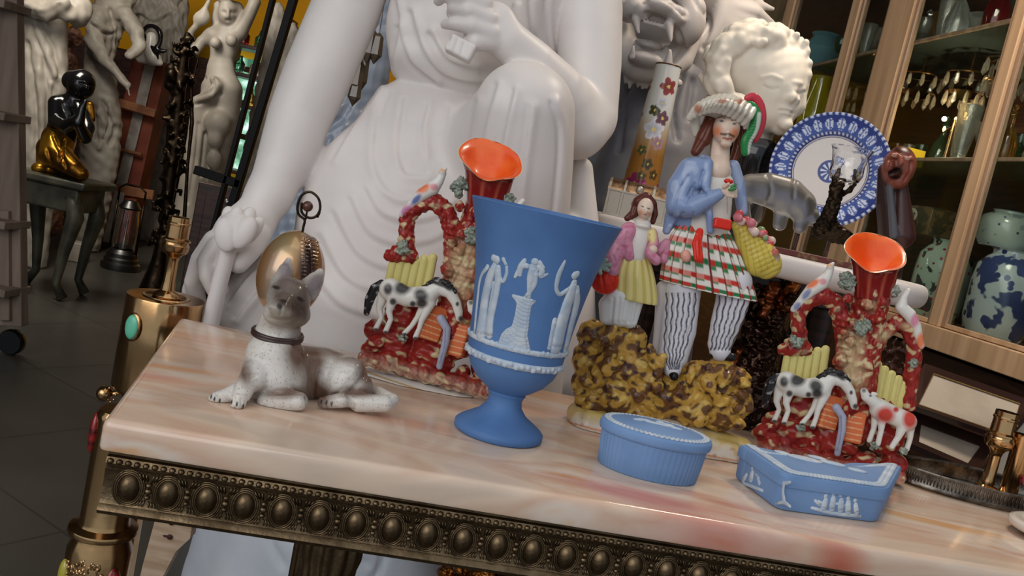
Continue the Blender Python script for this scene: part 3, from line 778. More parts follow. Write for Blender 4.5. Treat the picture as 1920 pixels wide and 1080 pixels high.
    b.build('relief_frieze', M['relief'], root, smooth=4)
vase()
# ------------------------------------------------------------------ two spill vases with horses
def spill(tf, Y0, base_px, label, seed):
    RED = (150, 44, 38); CREAM = (214, 196, 150); YEL = (214, 202, 128); WH = (226, 222, 214); ORG = (214, 112, 66)
    S0 = Sculpt(Y0, 1); S0.tf = tf
    root = thing('spill_vase', label, 'china vase', S0.w(*base_px)*np.array([1, 1, 0]), group=None)
    def S(vox=.0012, col=RED, dy=0.0):
        q = Sculpt(Y0+dy, vox, col); q.tf = tf; q.k = 4; q.floor = 0.0005; return q
    rs = random.Random(seed)
    # plinth
    s = S(.0014, WH); s.k = 1
    s.chain([(1442, 884, 0, 24), (1500, 898, -.008, 28), (1600, 920, -.008, 28), (1668, 932, 0, 24)], fy=1.5)
    s.line([[(1405, 856), (1500, 884), (1600, 908), (1700, 918)]], 1.6, (190, 150, 70), .8)
    s.build('plinth', M['glaze'], root)
    # rocks
    s = S(.0013)
    for i in range(26):
        t = rs.random(); s.ell(1432+t*250, 812+t*52+rs.uniform(-8, 14), rs.uniform(-.012, .012), rs.uniform(12, 24), 20, rs.uniform(10, 20), rs.uniform(-40, 40), k=5)
    for q in ((1500, 760, 0, 34), (1540, 770, .004, 36), (1590, 760, .004, 34), (1650, 770, .006, 32), (1690, 800, .005, 22), (1450, 790, 0, 20), (1600, 800, 0, 36), (1660, 820, 0, 34), (1560, 820, 0, 40), (1490, 810, 0, 34)): s.chain([q], fy=.75)
    for i in range(12): s.ell(1438+i*22, 842+i*4.6, -.012, 17, 24, 15, rs.uniform(-30, 30), k=6)
    s.lump(2.4, 14, seed); s.mottle(CREAM, 14, .35, .85, seed); s.mottle((112, 24, 26), 22, .3, .6, seed+3)
    def wash(s_):
        x, y = s_.px(); m = np.clip(((y-(826+(x-1430)*.22))/26), 0, 1)*.8*(0.6+.4*snoise(s_.V, 120, 3)); m = np.clip(m, 0, 1)[:, None]; s_.C = s_.C*(1-m)+np.array([lin(c) for c in (226, 206, 176)])*m
    s.fn(wash); s.build('rock_base', M['glaze'], root)
    # tree trunk with the two arches
    s = S()
    s.chain([(1639, 545, 0, 30), (1634, 562, 0, 33), (1628, 585, 0, 33), (1618, 630, 0, 37), (1608, 680, 0, 40), (1600, 740, 0, 40), (1595, 790, 0, 44)], fy=.8)
    s.chain([(1484, 652, 0, 17), (1500, 640, 0, 15), (1497, 610, 0, 14), (1497, 585, 0, 14), (1515, 562, 0, 15), (1543, 553, 0, 16), (1568, 570, 0, 16), (1580, 605, 0, 17), (1586, 650, 0, 18), (1590, 700, 0, 20)])
    s.chain([(1468, 655, 0, 10), (1510, 655, 0, 13)])
    s.chain([(1630, 668, 0, 16), (1652, 628, 0, 14), (1684, 603, 0, 13), (1706, 618, 0, 13), (1716, 652, 0, 13), (1711, 690, 0, 14), (1706, 725, 0, 13), (1702, 760, 0, 13)])
    for x, y, r in ((1574, 676, 12), (1626, 684, 12), (1652, 566, 11), (1624, 570, 12), (1640, 545, 10), (1598, 640, 10), (1640, 600, 11), (1610, 720, 13), (1600, 610, 9), (1590, 560, 9), (1650, 590, 9), (1578, 625, 9), (1640, 640, 9), (1598, 760, 14)):
        s.ell(x, y, -.018, r, r, r*1.1, rs.uniform(-30, 30), k=3)
    s.ridge([[(1625, 520), (1622, 570), (1606, 640), (1590, 700)], [(1652, 520), (1648, 570), (1634, 640), (1622, 700)], [(1560, 565), (1572, 610), (1574, 650)]], 4, -3)
    s.ridge([[(1572+dx, 596+k*13), (1592+dx, 600+k*13)] for k in range(7) for dx in (0,)], 3.2, 3.2)
    s.ridge([[(1630-k*3, 530+k*22), (1654-k*3, 536+k*22)] for k in range(8)], 4, 3)
    s.lump(1.7, 9, seed+1); s.mottle(CREAM, 13, .32, .8, seed+5); s.mottle((104, 20, 22), 16, .3, .6, seed+2)
    s.spot([(1592, 655, 14, 26), (1600, 700, 20, 30), (1632, 560, 10, 18), (1660, 630, 14, 9), (1700, 612, 10, 6), (1613, 640, 9, 18), (1640, 520, 12, 8)], CREAM, .65, soft=.8)
    s.build('tree_trunk', M['glaze'], root)
    # fences
    s = S(.0011, YEL); s.k = 1.5
    for i, x in enumerate((1477, 1491, 1505, 1519, 1533, 1548)): s.chain([(x-8, 712, .0, 8), (x, 668-(i > 3)*10-(i % 2)*3, 0, 8)], fy=.8)
    s.line([[(x-9, 712), (x-1, 662)] for x in (1484, 1498, 1512, 1526, 1541)], 1, (176, 160, 84), .6)
    s.build('fence', M['glaze'], root)
    s = S(.0011, YEL); s.k = 1.5
    for i, x in enumerate((1644, 1657, 1670, 1683, 1696)): s.chain([(x-12, 752+i*5, .0, 8), (x+2, 684+i*9, 0, 8)], fy=.8)
    s.line([[(x-12, 755), (x+1, 684)] for x in (1650, 1663, 1676, 1689)], 1, (176, 160, 84), .6)
    s.build('fence', M['glaze'], root)
    # orange planking and stream
    s = S(.0011, ORG, -.018); s.k = 2
    s.box(1553, 772, 0, 20, 12, 32, -16, rnd=4, yaw=20); s.box(1601, 800, 0, 17, 12, 30, -12, rnd=4, yaw=-15)
    s.line([[(1534, 752+k*11), (1574, 764+k*11)] for k in range(5)]+[[(1586, 778+k*11), (1616, 784+k*11)] for k in range(5)], 1, (232, 190, 140), .8)
    s.build('plank_bridge', M['glaze'], root)
    s = S(.0011, (168, 170, 190), -.026); s.k = 2
    s.chain([(1568, 764, 0, 8), (1580, 782, -.002, 7), (1579, 805, -.004, 7), (1572, 838, -.006, 6), (1570, 850, -.004, 6)])
    s.line([[(1577, 780), (1577, 810), (1570, 845)]], 1.2, (90, 100, 140), .6); s.build('stream', M['glaze'], root)
    # piebald horse
    s = S(.001, WH, -.028); s.k = 5
    s.chain([(1474, 716, 0, 20), (1505, 728, 0, 18), (1540, 726, 0, 19)]); s.chain([(1540, 722, 0, 17), (1562, 708, -.002, 13), (1582, 716, -.004, 11), (1594, 734, -.005, 9), (1599, 750, -.005, 8), (1601, 762, -.005, 6)])
    s.ell(1578, 702, -.004, 3, 3, 6, 10, k=2)
    for pts in ([(1462, 728, .004, 11), (1456, 752, .004, 6), (1461, 768, .004, 4.5), (1452, 788, .004, 5)], [(1480, 730, -.004, 11), (1474, 756, -.004, 6), (1478, 770, -.004, 4.5), (1470, 792, -.004, 5)],
                [(1538, 738, .004, 9), (1526, 764, .004, 5.5), (1516, 780, .004, 4.5), (1504, 794, .004, 5)], [(1548, 738, -.004, 9), (1534, 768, -.004, 5.5), (1530, 784, -.004, 4.5), (1524, 800, -.004, 5)]): s.chain(pts, k=4)
    s.spot([(1496, 712, 15, 12, 20), (1470, 716, 8, 10), (1530, 724, 13, 11, -30), (1516, 740, 5), (1560, 700, 18, 5, -20), (1578, 706, 10, 6, -40), (1480, 738, 6), (1604, 762, 5), (1532, 738, 10, 8), (1452, 790, 5, 3), (1470, 794, 5, 3), (1504, 796, 5, 3), (1524, 802, 5, 3), (1596, 736, 3, 4)], (30, 28, 30), .92)
    s.build('horse', M['glaze'], root)
    s = S(.001, (36, 34, 36), -.026); s.k = 3
    s.chain([(1458, 706, 0, 7), (1446, 716, 0, 9), (1438, 736, 0, 9), (1434, 760, 0, 6)]); s.ridge([[(1456, 706), (1444, 730), (1440, 760)]], 2, -1.5); s.mottle((190, 186, 182), 8, .5, .6, 4); s.build('horse_tail', M['glaze'], root)
    s = S(.001, (40, 38, 40), -.03); s.k = 3; s.chain([(1536, 710, 0, 6), (1556, 696, 0, 7), (1576, 700, -.003, 6), (1590, 714, -.005, 5)]); s.lump(1.2, 4, 2); s.mottle((180, 176, 172), 6, .6, .6, 4); s.build('horse_mane', M['glaze'], root)
    # red and white cow
    s = S(.001, WH, -.03); s.k = 5
    s.chain([(1650, 768, 0, 19), (1678, 780, 0, 18), (1700, 790, 0, 18)]); s.chain([(1650, 764, 0, 15), (1636, 752, -.004, 11), (1624, 744, -.006, 9), (1620, 734, -.007, 7)])
    s.ell(1640, 738, -.004, 7, 3, 3, -20, k=2)
    for pts in ([(1642, 780, .004, 8), (1638, 804, .004, 5), (1630, 826, .004, 5)], [(1654, 784, -.004, 8), (1652, 808, -.004, 5), (1646, 832, -.004, 5)], [(1692, 800, -.004, 10), (1684, 820, -.004, 6), (1672, 838, -.004, 5)], [(1706, 802, .004, 9), (1706, 824, .004, 5), (1700, 842, .004, 5)]): s.chain(pts, k=4)
    s.spot([(1660, 778, 17, 15), (1706, 786, 13, 18), (1680, 768, 5)], (196, 46, 26), .95); s.spot([(1620, 732, 4), (1632, 742, 2.5)], (40, 36, 36), .8)
    s.build('cow', M['glaze'], root)
    # birds
    s = S(.0009, WH, -.006); s.k = 4
    s.chain([(1488, 580, 0, 6), (1505, 560, 0, 8), (1522, 543, 0, 12), (1540, 531, 0, 13), (1551, 517, 0, 9), (1557, 503, 0, 7)]); s.chain([(1556, 500, -.002, 6), (1562, 494, -.002, 3)], k=2)
    s.spot([(1524, 532, 13, 7, 30)], (226, 110, 54), .9); s.spot([(1543, 528, 7, 6)], (208, 92, 112), .7); s.spot([(1512, 552, 12, 5, 50), (1494, 574, 9, 5, 50)], (78, 96, 160), .8 if seed == 5 else .9); s.spot([(1556, 497, 5, 3)], (226, 150, 60), .7)
    if seed != 5: s.spot([(1496, 572, 12, 8, 50)], (206, 120, 160), .8)
    s.build('bird', M['glaze'], root)
    s = S(.0009, WH, -.006); s.k = 4
    s.chain([(1703, 545, 0, 5), (1694, 558, 0, 7), (1690, 576, 0, 11), (1705, 590, 0, 12), (1718, 612, 0, 9), (1726, 648, 0, 7)])
    s.spot([(1716, 600, 8, 14, -20)], (222, 128, 160), .85); s.spot([(1726, 640, 8, 16, -10)], (232, 118, 56), .9); s.build('bird', M['glaze'], root)
    # mossy tufts
    for x, y, r, dy in ((1588, 527, 19, -.012), (1674, 546, 17, -.008), (1618, 613, 17, -.026), (1493, 640, 14, -.012), (1712, 680, 10, -.012), (1639, 836, 9, -.034), (1694, 846, 9, -.03), (1502, 802, 9, -.03)):
        s = S(.0011, (146, 152, 138), dy); s.k = 1
        for i in range(16): a = rs.random()*6.28; q = rs.random()**.5*r*.7; s.chain([(x+q*math.cos(a), y+q*math.sin(a), rs.uniform(-.004, .002), r*.38)])
        s.lump(2.2, 4, 7); s.mottle((92, 104, 92), 5, .1, .8, 5); s.mottle((186, 190, 180), 6, .5, .7, 9); s.build('moss_tuft', M['glaze'], root)
    # flared mouth, bright orange inside
    def rim(t, k, lift=0.0):
        a = 2*math.pi*t; u, v = 59*math.cos(a)*k, 33*math.sin(a)*k
        if abs(t-.25) < .09: v -= 9*math.cos((t-.25)/.09*math.pi/2)*-0.6*k
        r_ = math.radians(16.6); wob = 1+.02*math.sin(5*a)
        return (1642+(u*math.cos(r_)-v*math.sin(r_))*wob, 472+(u*math.sin(r_)+v*math.cos(r_))*wob+lift, -.036*math.sin(a)*k)
    n = 48
    def shell(levels, name, mat_, cfn, flip):
        V, C = [], []
        for li, (k, cx, cy, blend) in enumerate(levels):
            for j in range(n):
                x, y, dy = rim(j/n, k); ca = 2*math.pi*j/n
                nx, ny, nd = cx+36*math.cos(ca)*k, cy+10*math.sin(ca)*k, -.023*math.sin(ca)*k
                fl = 1+.05*math.sin(9*ca+li) if name == 'mouth' else 1
                V.append(S0.w(x*(1-blend)+nx*blend, y*(1-blend)+ny*blend, (dy*(1-blend)+nd*blend)*fl)); C.append([lin(v) for v in cfn(li, j)]+[1])
        m = len(levels); F = [(i*n+j, (i+1)*n+j, (i+1)*n+(j+1) % n, i*n+(j+1) % n) for i in range(m-1) for j in range(n)]
        if flip: F = [f[::-1] for f in F]
        F.append(tuple((m-1)*n+j for j in range(n)))
        return mkmesh(name, np.array(V)-np.array(root.location), F, mat_, root, smooth=1.3, cols=C)
    rr = random.Random(seed)
    shell([(1.0, 1640, 470, 0), (1.03, 1640, 480, .02), (1.0, 1641, 500, .25), (.98, 1641, 520, .55), (1.0, 1640, 540, .85), (1.02, 1640, 552, 1)], 'mouth', M['glaze'], lambda li, j: (214, 190, 150) if li < 2 else ((128, 30, 28) if (j*7+li*3) % 5 else (176, 80, 60)), False)
    shell([(1.0, 1640, 470, 0), (.95, 1640, 474, .0), (.9, 1641, 496, .25), (.8, 1641, 512, .6), (.5, 1640, 520, .9)], 'mouth_lining', M['orange'], lambda li, j: (226, 84, 26), True)
    return root
M['orange'] = mat('orange_glaze', (232, 80, 22), .3, coat=.3, col2=(240, 104, 40), nscale=30, bump=.08, bscale=80)
spill(None, 1.13, (1560, 880), 'red and yellow spill vase with horse and red spotted cow, right of the plaid man', 5)
spill((1642, 472, 920, 298, complex(1.040, 0.056)), 1.09, (1560, 880), 'red and yellow spill vase with piebald horse, partly hidden behind the blue trumpet vase', 8)
# ------------------------------------------------------------------ lying dog
dog = thing('dog_figurine', 'speckled white and brown porcelain dog lying down with a dark collar', 'figurine', G(560, 765))
DW = (214, 208, 200)
S = Sculpt(.90, .0011, DW); S.k = 12; S.floor = .0004
S.chain([(528, 596, .0, 38), (520, 630, .0, 43), (515, 668, -.003, 54), (512, 706, -.004, 60), (512, 735, .0, 50)], fy=.85)
S.chain([(545, 700, .02, 56), (600, 700, .04, 50), (645, 712, .05, 46)], fy=.9)
S.chain([(650, 712, .03, 44), (668, 728, .03, 32)], k=10)
# fore legs
S.chain([(478, 700, -.025, 26), (458, 728, -.04, 18), (424, 742, -.05, 14), (404, 748, -.055, 13)], k=8)
S.chain([(480, 712, -.03, 22), (462, 722, -.045, 19), (450, 746, -.055, 17), (446, 758, -.06, 14)], k=4)
S.chain([(500, 752, -.03, 18), (560, 752, -.03, 18)], k=8); S.ell(530, 742, -.03, 28, 20, 16, 0, k=8)
# hind paw and tail
S.chain([(606, 755, -.005, 11), (640, 750, .0, 15), (664, 744, .02, 18)], k=5)
S.chain([(672, 755, .01, 18), (722, 757, .012, 16), (736, 750, .02, 12), (708, 736, .04, 12)], k=5)
# head
S.ell(541, 560, -.012, 40, 42, 40, 0, k=10); S.ell(524, 588, -.03, 30, 26, 24, 0, k=10); S.chain([(534, 566, -.035, 16), (526, 580, -.045, 19)], k=8)
S.ell(548, 590, -.008, 34, 30, 26, 0, k=10)
S.ell(516, 578, -.050, 14, 10, 9, -20, k=4); S.ell(538, 586, -.046, 13, 10, 9, -30, k=4)
S.chain([(528, 534, .0, 22), (536, 508, .004, 15), (541, 488, .006, 6)], fy=.55, k=5)
S.chain([(576, 544, .0, 22), (591, 526, .004, 16), (600, 511, .006, 8)], fy=.55, k=5)
S.cut(588, 534, -.014, 8, 8, 18, -32, k=5)
S.ridge([[(506, 596), (520, 600), (540, 598)], [(530, 572), (526, 590)]], 3, -2.5)
S.ridge([[(548, 640), (580, 690), (578, 765)], [(600, 700), (592, 750)], [(655, 742), (662, 768)], [(500, 738), (560, 736), (578, 750)]], 4, -4)
S.ridge([[(625, 742), (655, 735), (688, 700)]], 5, -4)
# toes
S.ridge([[(396, 738), (404, 752)], [(408, 738), (414, 752)], [(440, 746), (440, 768)], [(452, 748), (454, 770)], [(606, 745), (603, 765)], [(616, 745), (614, 766)]], 2.2, -2)
BR_ = (96, 66, 48)
S.spot([(545, 550, 46, 44), (560, 590, 22, 30)], (84, 68, 58), .92, soft=.4)
S.spot([(560, 660, 26, 44, -20), (590, 690, 22, 60), (640, 655, 60, 20, -20), (600, 740, 22, 30), (690, 700, 20, 30), (530, 735, 40, 12), (462, 700, 14, 22), (668, 735, 40, 10)], BR_, .9, soft=.5)
S.spot([(626, 704, 24, 22), (506, 695, 34, 32), (520, 757, 50, 6)], (220, 216, 210), .75, soft=.5)
S.mottle((132, 112, 92), 3.2, .55, .45, 3, soft=.4)
S.mottle((96, 78, 64), 2.2, .9, .6, 6, soft=.3)
S.spot([(536, 512, 13, 26), (592, 530, 14, 24, -30)], (112, 98, 94), .9, soft=.4)
S.spot([(520, 592, 24, 15), (530, 608, 40, 12)], (150, 138, 122), .75, soft=.6)
S.spot([(518, 539, 8, 3.5, -15), (563, 561, 8, 3.5, -30), (532, 566, 8, 5, -20), (524, 574, 5, 6)], (44, 36, 34), .9)
S.spot([(590, 534, 7, 18, -30), (536, 505, 6, 12)], (120, 108, 112), .8)
S.spot([(x, y, 1.8, 5, -10) for x, y in ((396, 744), (402, 748), (412, 752), (434, 754), (444, 758), (456, 762), (464, 756), (602, 753), (612, 755), (622, 757))], (30, 26, 26), .95, soft=.3)
S.build('body', M['glaze'], dog)
c = Sculpt(.90, 1).w(520, 629); mm = Sculpt(.90, 1).m(520, 629)
b = MB(); P = [c-np.array(dog.location)+np.array([math.cos(a)*45.5*mm, math.sin(a)*39*mm, 4*mm*math.sin(a)]) for a in np.linspace(0, 2*math.pi, 48, endpoint=False)]
b.tube(P, .0022, 8, closed=True); b.V = [tuple(v) for v in b.V]
b.tube([p+np.array([0, 0, .0028]) for p in P], .0022, 8, closed=True)
b.build('collar', mat('collar_brown', (58, 40, 36), .35, coat=.3), dog, smooth=4)

# ------------------------------------------------------------------ shell ornament with wire hook
sh = thing('shell_ornament', 'iridescent gold cowrie shell with toothed slit and a wire hook, behind the dog', 'ornament', D(545, 515, 1.0)*np.array([1, 1, 0]))
S = Sculpt(1.0, .0013, (164, 118, 74)); S.k = 3
S.ell(545, 515, 0, 62, 58, 84, -14)
S.cut(580, 498, -.042, 9, 26, 68, -8, k=3, col=(66, 24, 18))
S.ridge([[(562, 436), (573, 480), (573, 540), (562, 570)], [(590, 446), (600, 490), (598, 540)]], 4, 3)
S.ridge([[(568, 446+k*7), (578, 448+k*7)] for k in range(17)]+[[(586, 452+k*7), (596, 454+k*7)] for k in range(15)], 1.8, 1.8)
S.spot([(576, 500, 16, 66, -6)], (40, 14, 10), .95, soft=.4); S.spot([(545, 470, 14, 34, -20)], (226, 188, 140), .6, soft=.9); S.spot([(510, 530, 14, 50, -10)], (196, 190, 176), .5, soft=.9); S.spot([(530, 450, 20, 20)], (150, 160, 120), .4, soft=.9)
M['lustre'] = mat('iridescent_lustre', attr=True, rough=.22, metal=.45, coat=.6)
S.build('shell', M['lustre'], sh)
S0 = Sculpt(1.0, 1); lc = np.array(sh.location)
b = MB(); P = cr([(566, 440), (569, 425), (571, 412), (560, 402), (558, 385), (566, 366), (582, 360), (597, 372), (600, 392), (592, 406), (578, 408), (566, 398), (566, 380)], 6)
b.tube([S0.w(x, y)-lc for x, y in P], .0015, 8); b.tube([S0.w(595, 408)-lc, S0.w(600, 398)-lc], .0012, 6); b.tube([S0.w(573, 412)-lc, S0.w(577, 388)-lc], .0012, 6)
b.build('wire_hook', M['darkbronze'], sh, smooth=4)
b = MB(); b.ball(S0.w(577, 387)-lc, .0062, 16); b.build('bead', mat('brown_bead', (84, 48, 34), .3, coat=.4), sh, smooth=4)
hs_ = float(D(545, 515, 1.0)[2])-.046; b = MB(); b.lathe([(.024, 0), (.024, .003), (.014, .006), (.010, .012), (.010, hs_-.010), (.020, hs_), (0, hs_)], c=(0, 0, 0)); b.build('stand', M['darkbronze'], sh)

# ------------------------------------------------------------------ man and girl figure group
fg = thing('figure_group', 'painted china man in plaid kilt and turban with a small girl in yellow skirt', 'figurine', G(1230, 830))
YF = 1.08; SK = (226, 200, 180); FW_ = (226, 222, 214)
def S_(vox=.0011, col=FW_, dy=0): q = Sculpt(YF+dy, vox, col); q.k = 5; q.floor = .0004; return q
s = S_(.0014, (220, 206, 190)); s.k = 6
s.chain([(1092, 796, -.012, 22), (1200, 822, -.022, 26), (1300, 846, -.022, 26), (1368, 858, -.01, 24)], fy=1.4); s.chain([(1084, 776, 0, 22), (1230, 806, 0, 34), (1390, 842, 0, 22)], fy=1.6)
s.box(1232, 816, 0, 150, 50, 22, -13, rnd=14)
s.line([[(1060, 790), (1120, 806), (1250, 838), (1400, 868)]], 1.5, (206, 120, 60), .8); s.mottle((206, 160, 90), 30, .2, .6, 3); s.mottle((150, 96, 70), 16, .5, .6, 4)
s.spot([(1130, 778, 70, 14, -12), (1370, 820, 50, 16, -12)], (208, 178, 80), .8, soft=.6)
s.build('plinth', M['glaze'], fg)
s = S_(.0013, (184, 142, 62)); rs = random.Random(4); s.k = 7
for q in ((1112, 628, .006, 30), (1150, 636, 0, 34), (1182, 640, 0, 32), (1104, 672, .0, 32), (1102, 718, 0, 32), (1150, 690, -.006, 46), (1190, 690, -.006, 40), (1216, 720, -.006, 44), (1160, 740, -.01, 42), (1110, 752, -.004, 32), (1260, 745, -.01, 40), (1310, 716, -.004, 40), (1300, 756, -.01, 44),
          (1350, 704, 0, 34), (1376, 718, 0, 32), (1382, 756, 0, 30), (1350, 768, -.006, 42), (1210, 772, -.01, 38)): s.chain([q], fy=.8)
for i in range(46):
    t = rs.random(); x = 1085+t*310; top = np.interp(x, [1085, 1110, 1200, 1230, 1260, 1310, 1400], [640, 610, 620, 660, 710, 680, 700]); y = rs.uniform(top, 770+(x-1085)*.1)
    s.ell(x, y, rs.uniform(-.032, -.018), rs.uniform(10, 26), 10, rs.uniform(6, 13), rs.uniform(-80, 80), k=6)
s.cut(1262, 700, -.03, 20, 30, 40, -10, k=8)
s.lump(2.0, 16, 5); s.lump(.8, 6, 9); s.mottle((92, 56, 38), 22, .02, .9, 7, soft=.2); s.mottle((56, 34, 38), 14, .4, .85, 12); s.mottle((224, 190, 104), 16, .5, .7, 22)
s.build('rock_base', M['glaze'], fg)
# man's legs
s = S_(.0011, (214, 210, 214)); s.k = 8
s.chain([(1284, 520, 0, 34), (1278, 560, 0, 34), (1272, 620, -.004, 33), (1262, 668, -.012, 28), (1261, 690, -.018, 18)]); s.chain([(1244, 540, .01, 14), (1240, 620, .01, 14), (1232, 680, .01, 12)], k=10)
s.chain([(1378, 530, 0, 32), (1372, 570, 0, 31), (1360, 610, 0, 28), (1350, 645, -.002, 23), (1350, 658, -.004, 20)])
s.ridge([[(1250+i*11, 552), (1249+i*10, 600), (1247+i*7, 650), (1254+i*3, 690)] for i in range(6)]+[[(1346+i*11, 560), (1340+i*9, 610), (1334+i*7, 655)] for i in range(6)], 3, -2)
wv = lambda P: [(x+1.3*math.sin(y/13.0+i), y) for i, (x, y) in enumerate(P)]
s.line([wv(cr([(1250+i*11, 550), (1249+i*10, 600), (1246+i*8, 650), (1254+i*3.4, 692)], 8)) for i in range(6)]+[wv(cr([(1350+i*12, 556), (1340+i*10, 610), (1333+i*7, 656)], 8)) for i in range(6)], 1.5, (36, 38, 58), .9, smn=1)
s.build('trousers', M['glaze'], fg)
s = S_(.001, (26, 24, 26)); s.chain([(1260, 694, -.02, 9), (1264, 706, -.028, 8)]); s.build('shoe', M['glaze'], fg)
s = S_(.001, (30, 28, 30)); s.chain([(1340, 664, -.006, 9), (1372, 670, -.01, 8)]); s.build('shoe', M['glaze'], fg)
# kilt with painted plaid
def tart(t, a):
    z = t*7.2; row = z % 1.0; col_ = (a*20/(2*math.pi)) % 1.0; base = (228, 222, 210)
    k = int(z) % 2
    if row < .42: base = (196, 52, 38) if ((k == 0) != (col_ < .5)) else ((44, 118, 70) if k else (214, 130, 116))
    elif row < .62 and col_ < .45: base = (70, 134, 88)
    if col_ > .90: base = (110, 30, 26)
    return base
rings('kilt', [(1322, 414, 40), (1322, 430, 50), (1322, 455, 64), (1323, 485, 76), (1326, 515, 85), (1328, 538, 90), (1328, 545, 88), (1328, 538, 60)], YF, 240, .5, tart, M['glaze'], fg, pleat=20, pamp=.035, sub=8)
# shirt and body
s = S_(.0011, (222, 216, 206)); s.k = 8
s.chain([(1349, 322, -.004, 22), (1340, 350, 0, 36), (1330, 380, 0, 42), (1326, 420, 0, 42)], fy=.75); s.line([[(1352, 306), (1362, 340), (1364, 400)], [(1372, 310), (1378, 360)]], 1.3, (206, 150, 110), .6); s.build('shirt', M['glaze'], fg)
s = S_(.001, SK); s.k = 6
s.ell(1362, 240, -.004, 25, 26, 33, -8); s.chain([(1352, 262, .004, 17), (1350, 300, 0, 18), (1346, 318, -.006, 24)], fy=.8); s.ell(1364, 252, -.026, 5, 6, 9, -8, k=3); s.ell(1361, 270, -.016, 11, 8, 8, 0, k=5)
s.spot([(1344, 246, 9, 10), (1378, 250, 8, 10)], (226, 120, 60), .8, soft=.6); s.line([[(1352, 251), (1360, 252), (1366, 251), (1376, 256)]], 2.2, (84, 52, 36), .8); s.line([[(1356, 259), (1364, 261), (1372, 260)]], 1.6, (196, 74, 54), .9)
s.spot([(1353, 227, 4, 2), (1377, 232, 4, 2)], (66, 62, 80), .9); s.line([[(1346, 221), (1354, 219), (1359, 222)], [(1371, 226), (1378, 225), (1384, 230)]], 1, (120, 84, 70), .8); s.spot([(1358, 274, 12, 5)], (176, 116, 78), .4, soft=.7)
s.build('head', M['glaze'], fg)
s = S_(.001, (104, 54, 40)); s.k = 4
s.chain([(1336, 218, .006, 14), (1328, 240, .004, 15), (1318, 262, .002, 15), (1304, 284, 0, 9)]); s.chain([(1390, 226, .01, 8), (1390, 250, .012, 10), (1384, 276, .012, 10), (1376, 300, .01, 8)]); s.ridge([[(1332, 225), (1322, 255), (1300, 288)], [(1338, 235), (1332, 260), (1318, 284)], [(1390, 230), (1386, 270)]], 2, -2); s.build('hair', M['glaze'], fg)
s = S_(.001, (224, 216, 200)); s.k = 2; s.ell(1350, 206, .006, 42, 34, 22, -12)
for i in range(12):
    t = i/11; x = 1302+t*100; y = 219-28*math.sin(math.pi*(.12+t*.8))+t*6; s.chain([(x-8, y+12, -.012-.016*math.sin(math.pi*t), 7), (x+2, y-1, -.018-.018*math.sin(math.pi*t), 9), (x+10, y-12, -.008-.010*math.sin(math.pi*t), 7)])
s.chain([(1404, 214, -.005, 9), (1400, 230, -.006, 6), (1396, 240, -.006, 3)]); s.chain([(1302, 222, 0, 10), (1306, 250, .008, 8)])
s.line([[(1306+i*9, 226-26*math.sin(math.pi*(.1+i/12))), (1316+i*9, 206-22*math.sin(math.pi*(.1+i/12)))] for i in range(11)], 1, (150, 110, 70), .6); s.spot([(1308, 204, 8, 9), (1354, 190, 10, 4), (1386, 190, 8, 5)], (166, 84, 48), .75)
s.build('turban', M['glaze'], fg)
s = S_(.001, (40, 128, 66)); s.k = 2; s.chain([(1398, 196, -.004, 7), (1410, 200, -.006, 9), (1418, 218, -.008, 10), (1412, 244, -.008, 10), (1400, 264, -.008, 11), (1398, 284, -.008, 9)], fy=.6, sm=4); s.line([[(1424, 214), (1420, 244), (1408, 268), (1406, 288)]], 4, (206, 210, 196), .9)
s.ridge([[(1396+2*i*0, 0), (0, 0)]] if 0 else [[(1402, 200+6*k), (1414, 203+6*k)] for k in range(14)], 1.3, -1.2); s.build('feather', M['glaze'], fg)
s = S_(.001, (202, 62, 76), .004); s.k = 2; s.chain([(1402, 184, 0, 7), (1414, 182, 0, 8), (1426, 198, 0, 8), (1429, 225, 0, 8), (1422, 248, 0, 8), (1416, 262, 0, 6)], fy=.6, sm=4); s.build('feather', M['glaze'], fg)
# blue jacket
BL_ = (134, 152, 188); s = S_(.0011, BL_); s.k = 12
s.chain([(1318, 312, -.002, 22), (1300, 330, 0, 32), (1298, 370, .002, 36), (1300, 415, .004, 34)], fy=.8)
s.chain([(1296, 322, -.006, 27), (1276, 352, -.008, 26), (1272, 385, -.012, 24), (1300, 388, -.024, 20), (1332, 372, -.032, 15), (1348, 364, -.036, 11)], k=5)
s.chain([(1374, 312, .008, 13), (1386, 348, .010, 12), (1392, 396, .010, 10)]); s.chain([(1276, 380, 0, 20), (1262, 405, 0, 16), (1250, 432, .0, 8)], k=6)
s.chain([(1328, 306, -.016, 9), (1324, 350, -.024, 8), (1330, 400, -.026, 7), (1332, 432, -.024, 7)], k=8); s.chain([(1310, 308, -.012, 12), (1308, 345, -.020, 9)], k=10)
s.ridge([[(1290, 330), (1268, 370), (1256, 420)], [(1302, 345), (1284, 380)], [(1318, 320), (1312, 350), (1322, 365)], [(1280, 400), (1262, 430)], [(1300, 400), (1298, 428)]], 3, -2.6); s.line([[(1318, 318), (1314, 350), (1324, 362)], [(1290, 325), (1272, 360)], [(1302, 350), (1292, 372)]], 2, (96, 112, 156), .6, smn=6); s.mottle((178, 188, 212), 20, .25, .55, 3)
s.build('jacket', M['glaze'], fg)
s = S_(.0009, SK); s.k = 2; s.ell(1362, 358, -.04, 10, 7, 9)
for i in range(4): s.chain([(1364, 351+i*5, -.043, 3.6), (1374, 353+i*5, -.046, 3.2), (1380, 356+i*4.4, -.042, 2.8)])
s.chain([(1358, 350, -.044, 4), (1366, 344, -.048, 3)]); s.build('hand', M['glaze'], fg)
